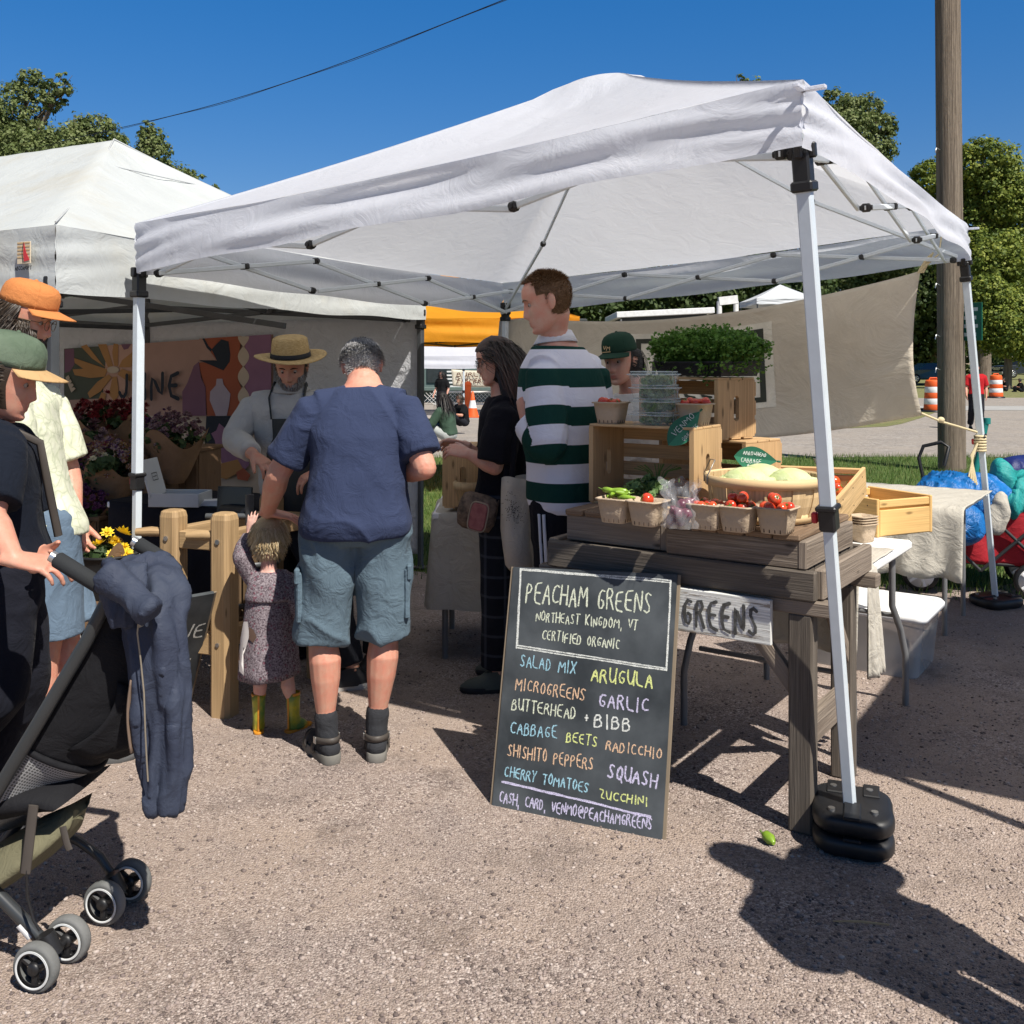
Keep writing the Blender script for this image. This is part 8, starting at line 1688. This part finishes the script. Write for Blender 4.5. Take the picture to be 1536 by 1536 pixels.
for x in (-.38, .38):
    mb = MB(); mb.tube([PW(x, -.25, .6), PW(x, -.25, .14)], .012, 8); mb.tube([PW(x, .25, .6), PW(x, .25, .14)], .012, 8); mb.build('upright', m_tubeb, t)
for x in (-.36, .30):
    for y in (-.27, .25):
        c_ = PW(x, y, .115); Mx = Matrix((Mw.col[0], UP, -V(Mw.col[1]))).transposed(); mb = MB(); mb.lathe([(.085, -.02), (.108, -.022), (.115, 0), (.108, .022), (.085, .02)], c_, Mx, 28); w0 = mb.build('wheel', m_blk, t); mb = MB(); mb.lathe([(.001, .03), (.03, .03), (.035, .022), (.085, .02), (.085, .014)], c_, Mx, 28)
        for k in range(5): a = k * 1.257; mb.bar(c_ + Mx @ V((.02 * math.cos(a), .02 * math.sin(a), .026)), c_ + Mx @ V((.082 * math.cos(a), .082 * math.sin(a), .026)), .018, .008, Mx @ V((0, 0, 1)))
        mb.build('hub', m_plastic, w0); mb = MB(); mb.tube([c_, PW(x, y * .85, .16)], .014, 8); mb.build('fork', m_blk, t)
mb = MB(); mb.tube([PW(-.30, .0, .55), PW(-.36, .05, .85), PW(-.33, .06, .93), PW(-.22, .06, .96), PW(-.17, .06, .93), PW(-.2, .04, .8)], .013, 8); mb.build('pull_handle', m_blk, t)
def sack(name, label, cat, blobs, m, f, seed, amp=.03):
    mb = MB()
    for c_, r_ in blobs: mb.ball(c_, r_, None, 20, 14)
    me = remesh(mb, .012, 3); folds(me, seed, amp * 1.6, f * .8, (1, 1, .7)); folds(me, seed + 3, amp * .5, f * 2.1, (1.3, .8, .6)); ob = link(name, me, m); rebase(ob, blobs[0][0]); return tag(ob, label, cat, 'bags piled in the wagon')
Yw = 6.45
sack('tarp_bundle', 'crumpled bright blue tarp bundle lying on the red wagon', 'tarp', [(at(1430, 745, Yw), (.22, .2, .13)), (at(1465, 745, Yw), (.2, .2, .15)), (at(1405, 745, Yw), (.12, .15, .1)), (at(1440, 785, Yw - .2), (.12, .07, .12)), (at(1425, 800, Yw - .26), (.08, .04, .12))], m_tarp, 9, 3, .032)
sack('teal_bag', 'teal cloth bag with a pointed corner at the right of the wagon', 'bag', [(at(1512, 752, Yw), (.20, .16, .09)), (at(1502, 722, Yw), (.06, .1, .13)), (at(1497, 708, Yw), (.03, .07, .08)), (at(1538, 742, Yw), (.16, .15, .11))], m_teal, 10, 5, .03)
sack('navy_bag', 'dark navy bag behind the teal one at the right edge', 'bag', [(at(1537, 708, Yw + .25), (.17, .12, .09)), (at(1550, 728, Yw + .25), (.16, .12, .12)), (at(1520, 718, Yw + .25), (.07, .1, .06))], m_nvb, 8, 6, .02)
sack('teal_bag', 'pale teal cloth heap lying left of the blue tarp', 'bag', [(at(1398, 742, Yw + .2), (.12, .12, .06)), (at(1380, 748, Yw + .2), (.1, .12, .05))], m_teal, 9, 7, .02)
sack('white_sack', 'white cloth sack tucked into the wagon beside the canopy leg', 'sack', [(at(1492, 778, Yw - .25), (.06, .04, .09)), (at(1502, 762, Yw - .25), (.04, .04, .10))], m_linen, 11, 8, .015)
mb = MB(); s0 = gp(1481, 878); mb.tube([V((s0.x, s0.y + .5, 0)), at(1480, 628, s0.y + .5)], .022, 12); mb.tube([at(1480, 636, s0.y + .5), at(1480, 627, s0.y + .5)], .027, 12)
one('green_stake', mb, mat('teal green enamel', (.01, .20, .18), .5), 'thin teal green post standing behind the wagon', 'post', (s0.x, s0.y + .5, 0))
# ================================================================ traffic drums and cone
m_tor = mat('traffic orange', (.72, .11, .02), .55, var=.08); m_twh = mat('reflective white band', (.75, .75, .73), .5)
def drum(label, p):
    t = thing('traffic_drum', label, 'traffic drum', p, 0, 'orange traffic drums'); o = V(p); zs = [.06, .24, .42, .60, .78, .95]
    for k in range(5):
        mb = MB(); r0 = lambda z: .29 - .055 * z; a, b = zs[k], zs[k + 1]; mb.lathe([(r0(a) * .98, a), (r0(a), a + .012), (r0(b), b - .012), (r0(b) * .98, b)], o, None, 24); mb.build('band', m_tor if k % 2 == 0 else m_twh, t)
    mb = MB(); mb.lathe([(.235, .95), (.21, .985), (.12, 1.0), (.005, 1.0)], o, None, 24); mb.tube([o + V((-.13, 0, .99)), o + V((-.10, 0, 1.05)), o + V((.10, 0, 1.05)), o + V((.13, 0, .99))], .022, 8); mb.build('top', m_tor, t); mb = MB(); mb.lathe([(.36, 0), (.36, .05), (.3, .07), (.28, .07)], o, None, 24); mb.build('base_ring', m_blk, t); return t
d1 = gp(1400, 618); d2 = gp(1494, 597); drum('orange and white traffic drum left of the utility pole', d1); drum('orange and white traffic drum right of the utility pole, by the lawn', d2)
cn_ = gp(709, 626); t = thing('traffic_cone', 'orange traffic cone with a white collar near the lattice fence', 'traffic cone', cn_); mb = MB(); mb.lathe([(.17, .03), (.11, .26)], cn_, None, 20); mb.lathe([(.07, .47), (.025, .72), (.002, .73)], cn_, None, 20); mb.build('cone', m_tor, t); mb = MB(); mb.lathe([(.112, .26), (.072, .47)], cn_, None, 20); mb.build('collar', m_twh, t); mb = MB(); mb.box(cn_ + UP * .015, (.42, .42, .03), None, .006); mb.build('base', m_tor, t)
mb = MB(); q = gp(702, 618); mb.tube([q, at(702, 578, q.y)], .10, 12); mb.ball(at(702, 577, q.y), .11); one('orange_bollard', mb, m_tor, 'slim orange post behind the white tent leg', 'bollard', q)
# ================================================================ building with lattice and market banner
m_gwall = mat('grey green siding', (.10, .14, .13), .8, var=.1); m_gtrim = mat('white trim', (.70, .70, .68), .7); m_glass = mat('dark window glass', (.02, .03, .035), .12, spec=.6); m_droof = mat('dark roof', (.04, .045, .045), .8)
Yb = 38; t = thing('park_building', 'low green park building with white slats behind a lattice fence', 'building', (at(740, 560, Yb).x, Yb, 0))
a_, b2 = at(600, 590, Yb), at(860, 590, Yb); cx_ = (a_.x + b2.x) / 2; wd_ = b2.x - a_.x
mb = MB(); mb.box((cx_, Yb + 2, 1.5), (wd_, 4, 3.0), None, .02); mb.build('wall', m_gwall, t); mb = MB(); mb.box((cx_, Yb + 2, 3.1), (wd_ + 1, 5.2, .2), None, .05); mb.build('roof', m_droof, t)
for k in range(7): mb = MB(); z = at(0, 552 + 5.5 * k, Yb).z; mb.box((at(681, 0, Yb).x, Yb - .04, z), (.55, .06, .06), None, .005); mb.build('slat', m_gtrim, t)
mb = MB(); mb.box((at(655, 0, Yb).x, Yb - .03, 1.2), (.75, .05, .9), None, .01); mb.build('window', m_glass, t)
mb = MB(); z = at(0, 583, Yb).z; mb.box((cx_, Yb - .3, z), (wd_, .6, .14), None, .02); mb.build('ledge', m_gwall, t)
Yl = 36; t = thing('lattice_fence', 'white diagonal lattice fence below the green building', 'fence', (at(740, 0, Yl).x, Yl, 0)); z0, z1 = at(0, 606, Yl).z, at(0, 589, Yl).z; z0 = max(z0, .02); x0, x1 = at(650, 0, Yl).x, at(800, 0, Yl).x; mb = MB(); k = x0 - (z1 - z0)
while k < x1:
    for s_ in (1, -1): p, q = V((k, Yl + .01 * s_, z0 if s_ > 0 else z1)), V((k + (z1 - z0), Yl + .01 * s_, z1 if s_ > 0 else z0)); mb.bar(p, q, .012, .035, V((0, 1, 0)), .002)
    k += .14
mb.build('lattice', m_gtrim, t); mb = MB(); mb.box(((x0 + x1) / 2, Yl, z1 + .03), (x1 - x0, .05, .06), None, .01); mb.box(((x0 + x1) / 2, Yl, z0 - .01), (x1 - x0, .05, .05), None, .01); mb.build('rail', m_gtrim, t)
Yk = 35.5; t = thing('market_banner', 'cream banner lettered BURLINGTON FARMERS MARKET on the green building', 'banner', (at(720, 0, Yk).x, Yk, 1)); m_cream = mat('cream banner cloth', (.58, .53, .42), .85, wr=.3, ws=3); m_brn = mat('brown banner print', (.10, .035, .02), .8)
a_, b2, c_, d_ = at(679, 579, Yk), at(768, 578, Yk), at(768, 553, Yk), at(677, 554, Yk); mb = MB(); mb.grid(lambda u, v: lerp(lerp(a_, b2, u), lerp(d_, c_, u), v) + V((0, .03 * math.sin(8 * u), -.06 * math.sin(math.pi * u))), 24, 6); mb.build('cloth', m_cream, t, solid=.01)
mb = MB(); o = a_ + V((0, -.06, 0)); text(mb, 'BURLINGTON', .16, 2.05, .34, .15, .028, o, V((1, 0, 0)), UP, V((0, -1, 0)), gap=.3); text(mb, 'FARMERSMARKET', .18, 2.07, .12, .15, .028, o, V((1, 0, 0)), UP, V((0, -1, 0)), gap=.3); mb.build('lettering', m_brn, t)
# white roofed pavilion above the beige banner, and a pale tent behind it
Yp = 40; t = thing('pavilion', 'open pavilion with a bright white roof edge seen over the beige banner', 'pavilion', (at(1010, 0, Yp).x, Yp, 0)); mb = MB(); p, q = at(925, 474, Yp), at(1072, 467, Yp); c_ = (p + q) / 2
mb.box(c_ + V((0, 2.5, .05)), ((q - p).length, 5, .24), axes(q - p), .02); mb.build('roof_edge', m_gtrim, t); mb = MB(); mb.box(c_ + V((0, 2.6, -.16)), ((q - p).length - .5, 4.6, .16), axes(q - p), .02); mb.build('ceiling', m_droof, t)
for x in (935, 1000, 1066): mb = MB(); u = at(x, 0, Yp).x; mb.tube([(u, Yp + .4, 0), (u, Yp + .4, c_.z - .2)], .08, 10); mb.build('post', m_gtrim, t)
Yq = 34; t = thing('pergola', 'pale frame of posts and beam between pavilion and trees', 'pergola', (at(1090, 0, Yq).x, Yq, 0)); mb = MB(); p, q = at(1078, 452, Yq), at(1106, 449, Yq); mb.bar(p, q, .2, .28); mb.build('beam', m_gtrim, t)
for x in (1079, 1104): mb = MB(); u = at(x, 0, Yq).x; mb.tube([(u, Yq, 0), (u, Yq, p.z)], .09, 8); mb.build('post', m_gtrim, t)
m_tent3 = mat('grey white tent cloth', (.55, .57, .58), .8, var=.1, vs=2); Yt = 33; tc = [V((at(1135, 0, Yt).x, Yt, 0)), V((at(1228, 0, Yt).x, Yt, 0)), V((at(1228, 0, Yt).x, Yt + 2.5, 0)), V((at(1135, 0, Yt).x, Yt + 2.5, 0))]; ap = V((at(1185, 0, Yt).x, Yt + 1.2, at(0, 422, Yt).z))
canopy('pale grey tent roof glimpsed between the canopy edge and the beige banner', [zz(p, at(0, 447, Yt).z) for p in tc], [zz(p, at(0, 456, Yt).z) for p in tc], [(ap, ap)] * 4, m_tent3, m_dark, [(zz(lerp(p, ap, .03), at(0, 452, Yt).z), zz(lerp(p, ap, .03), 0)) for p in tc], tr=False, hubs=False)
# ================================================================ parked vehicles
m_chrome = mat('bright metal', (.6, .6, .6), .25, metal=.9); m_tyreb = mat('black tyre', (.015, .015, .015), .85); m_vglass = mat('car glass', (.012, .016, .018), .08, spec=.7)
def vehicle(name, label, cat, O, Mv, prof, wid, paint, glassq, wheels, wr0):
    """prof: side outline (x,z); extruded across wid with tucked upper body"""
    t = thing(name, label, cat, O, 0, 'vehicles parked on the far lawn'); P = lambda x, y, z: O + Mv @ V((x, y, z)); mb = MB(); rs = []
    zt = max(z for x, z in prof)
    for y, k in ((-wid / 2, .965), (-wid / 2 * .985, 1), (wid / 2 * .985, 1), (wid / 2, .965)):
        rs.append([P(x * (1 if abs(k - 1) < .01 else .995), y * (1 - .13 * max(0, (z - .95) / (zt - .95)) ** 1.0 if z > .95 else 1), z if abs(k - 1) < .01 else .4 + (z - .4) * k) for x, z in prof])
    mb.rings(rs, True, sm=False); mb.build('body', paint, t, bevel=.04)
    for q in glassq:
        for s_ in (-1, 1):
            mb = MB(); pts = [P(x, s_ * (wid / 2 * (1 - .13 * max(0, (z - .95) / (zt - .95))) + .012), z) for x, z in q]; mb.poly(pts, V(Mv.col[1]) * s_, .01); mb.build('window', m_vglass, t)
    for x in wheels:
        for s_ in (-1, 1):
            c_ = P(x, s_ * (wid / 2 - .09), wr0); Mx = Matrix((Mv.col[0], UP, V(Mv.col[1]) * s_)).transposed(); mb = MB(); mb.lathe([(wr0 * .62, .1), (wr0 * .95, .12), (wr0, .08), (wr0, -.1), (wr0 * .6, -.1)], c_, Mx, 28); w0 = mb.build('wheel', m_tyreb, t); mb = MB(); mb.lathe([(.001, .1), (.06, .11), (wr0 * .15, .1)], c_, Mx, 20); mb.lathe([(wr0 * .56, .11), (wr0 * .64, .115), (wr0 * .64, .06)], c_, Mx, 28)
            for k in range(6): a = k * 1.047; mb.bar(c_ + Mx @ V((.05 * math.cos(a), .05 * math.sin(a), .095)), c_ + Mx @ V((wr0 * .6 * math.cos(a), wr0 * .6 * math.sin(a), .1)), .07, .03, Mx @ V((0, 0, 1)))
            mb.build('rim', m_chrome, w0)
    return t, P
Yc = 92; O = V((at(1538, 0, Yc).x, Yc, 0)); Mv = axes(V((-1, -.12, 0)))
tr = [(2.85, .45), (2.9, .75), (2.75, 1.1), (1.35, 1.2), (.75, 1.78), (-.85, 1.82), (-1.05, 1.25), (-2.85, 1.22), (-2.9, .5), (-2.35, .42), (-1.3, .42), (1.35, .42), (2.4, .42)]
t, P = vehicle('pickup_truck', 'dark grey pickup truck parked under the trees at the right edge', 'truck', O + UP * .15, Mv, tr, 1.95, mat('dark metallic paint', (.035, .04, .045), .35, metal=.4), [[(1.2, 1.25), (.72, 1.7), (.05, 1.72), (.05, 1.25)], [(-.05, 1.25), (-.05, 1.72), (-.78, 1.74), (-.9, 1.25)]], (1.85, -1.85), .41)
for s_ in (-1, 1): mb = MB(); mb.box(P(2.8, s_ * .75, .92), (.12, .35, .22), Mv, .03); mb.build('headlight', m_chrome, t)
mb = MB(); mb.box(P(2.86, 0, .85), (.08, 1.0, .3), Mv, .02); mb.build('grille', m_chrome, t); mb = MB(); mb.box(P(2.9, 0, .5), (.14, 1.9, .2), Mv, .03); mb.build('bumper', m_chrome, t)
O2 = V((at(1396, 0, 70).x, 70, 0)); cr = [(2.15, .35), (2.2, .7), (1.3, .92), (.6, 1.42), (-1.2, 1.45), (-2.0, 1.0), (-2.15, .5), (-1.8, .35), (1.8, .35)]
t, P = vehicle('parked_car', 'teal blue car parked left of the utility pole behind the drum', 'car', O2 + UP * .1, axes(V((-1, .05, 0))), cr, 1.8, mat('teal car paint', (.02, .09, .12), .25, spec=.6), [[(1.1, .95), (.58, 1.36), (-.25, 1.38), (-.25, .95)], [(-.33, .95), (-.33, 1.38), (-1.15, 1.38), (-1.7, .98)]], (1.35, -1.35), .33)
for s_ in (-1, 1): mb = MB(); mb.box(P(2.12, s_ * .68, .66), (.1, .32, .14), axes(V((-1, .05, 0))), .03); mb.build('headlight', m_chrome, t)
# ================================================================ distant people
m_rtee = cloth('red tee', (.45, .02, .025)); m_bdress = cloth('black dress', (.010, .010, .011)); m_gtop = cloth('dark green top', (.05, .085, .06)); m_ltr = cloth('pale grey trousers', (.38, .40, .39))
def far_person(label, px, pyb, pyt, fd, skin, shirt, pants, hairm, pose='stand', sleeve=.8, hl=.05, group=None, Y=None):
    p = gp(px, pyb); p = p if Y is None else V((at(px, 0, Y).x, Y, at(px, pyb, Y).z)); Y = p.y; hgt = (pyb - pyt) / F * Y; s = hgt / 1.75 if pose != 'sit' else hgt / .92; fd = V(fd).normalized(); rt = fd.cross(UP); g_ = lambda a, b, c: p + (fd * a + rt * b + UP * c) * s
    if pose == 'sit': pv, nk, hd = g_(-.12, 0, .12), g_(-.02, 0, .62), g_(.02, 0, .78); kn = LRd(g_(.32, -.12, .34), g_(.34, .16, .32)); an = LRd(g_(.28, -.05, .06), g_(.3, .1, .06)); sh = LRd(g_(-.02, -.19, .55), g_(-.02, .19, .55)); el = LRd(g_(.12, -.24, .32), g_(.12, .24, .32)); wr = LRd(g_(.3, -.12, .36), g_(.3, .14, .36))
    else:
        k = .16 if pose == 'walk' else .03; pv, nk, hd = g_(0, 0, .93), g_(.01, 0, 1.47), g_(.03, 0, 1.63); kn = LRd(g_(k * .8, -.1, .5), g_(-k * .3, .1, .5)); an = LRd(g_(k, -.1, .09), g_(-k * 1.6, .1, .11)); sh = LRd(g_(0, -.19, 1.39), g_(0, .19, 1.39)); el = LRd(g_(-.04, -.25, 1.1), g_(.02, .25, 1.1)); wr = LRd(g_(.06, -.24, .88), g_(.14, .25, .9))
    T, hd, Mh, s_, X = person(label, dict(s=s, fd=fd, pv=pv, nk=nk, hd=hd, hf=fd, sh=sh, el=el, wr=wr, kn=kn, an=an, skin=skin, vox=.014 * max(1, s), root=(p.x, p.y), shirt=dict(m=shirt, sleeve=sleeve, se=.025, fold=.012, ease=.02), pants=dict(m=pants, len=1.95, cuff=.06, fold=.012), shoe=dict(m=m_dshoe, m2=m_dshoe)), group)
    hair(hd, Mh, s_, lambda a, z: z > .06 or (math.sin(a) < .25 and z > -.07), 700, hl, .010, lambda q, a, z: (q.x * 2, -.3, -.95), 31, hairm, T, shell=1.06, segs=4); return T
far_person('person in a red tee and black trousers walking past the utility pole', 1464, 644, 545, (-.3, -1, 0), SK1, m_rtee, m_jeans, H_dark, 'walk')
far_person('woman in a black dress standing before the green building', 663, 630, 556, (-.6, -1, 0), SK2, m_bdress, m_bdress, H_dark, hl=.25, Y=26)
far_person('person with long dark hair in a green top seated on the ground beyond the grass', 664, 662, 585, (-.9, .3, 0), SK2, m_gtop, m_ltr, H_dark, 'sit', 1.6, .35, Y=17)
far_person('person in dark clothes seated beside the one in the green top', 690, 640, 590, (-.6, -.5, 0), SK3, m_bdress, m_jeans, H_brown, 'sit', .8, .1, Y=21)
far_person('person in black sitting on the lawn behind the right drum', 1506, 587, 566, (-1, -.4, 0), SK3, m_bdress, m_jeans, H_dark, 'sit', .8, .05, Y=53); far_person('person in black sitting at the right edge of the lawn', 1530, 588, 567, (-1, .2, 0), SK3, m_bdress, m_jeans, H_dark, 'sit', .8, .05, Y=52)

# ---- litter on the gravel
q = gp(1290, 1388); mb = MB(); mb.tube([q + V((-.07, .005, .008)), q + V((0, 0, .010)), q + V((.075, -.008, .006))], [.002, .0035, .003], 6, flat=.6); one('straw_stalk', mb, m_tan, 'dry pale straw stalk on the shaded gravel at the lower right', 'stalk', q)
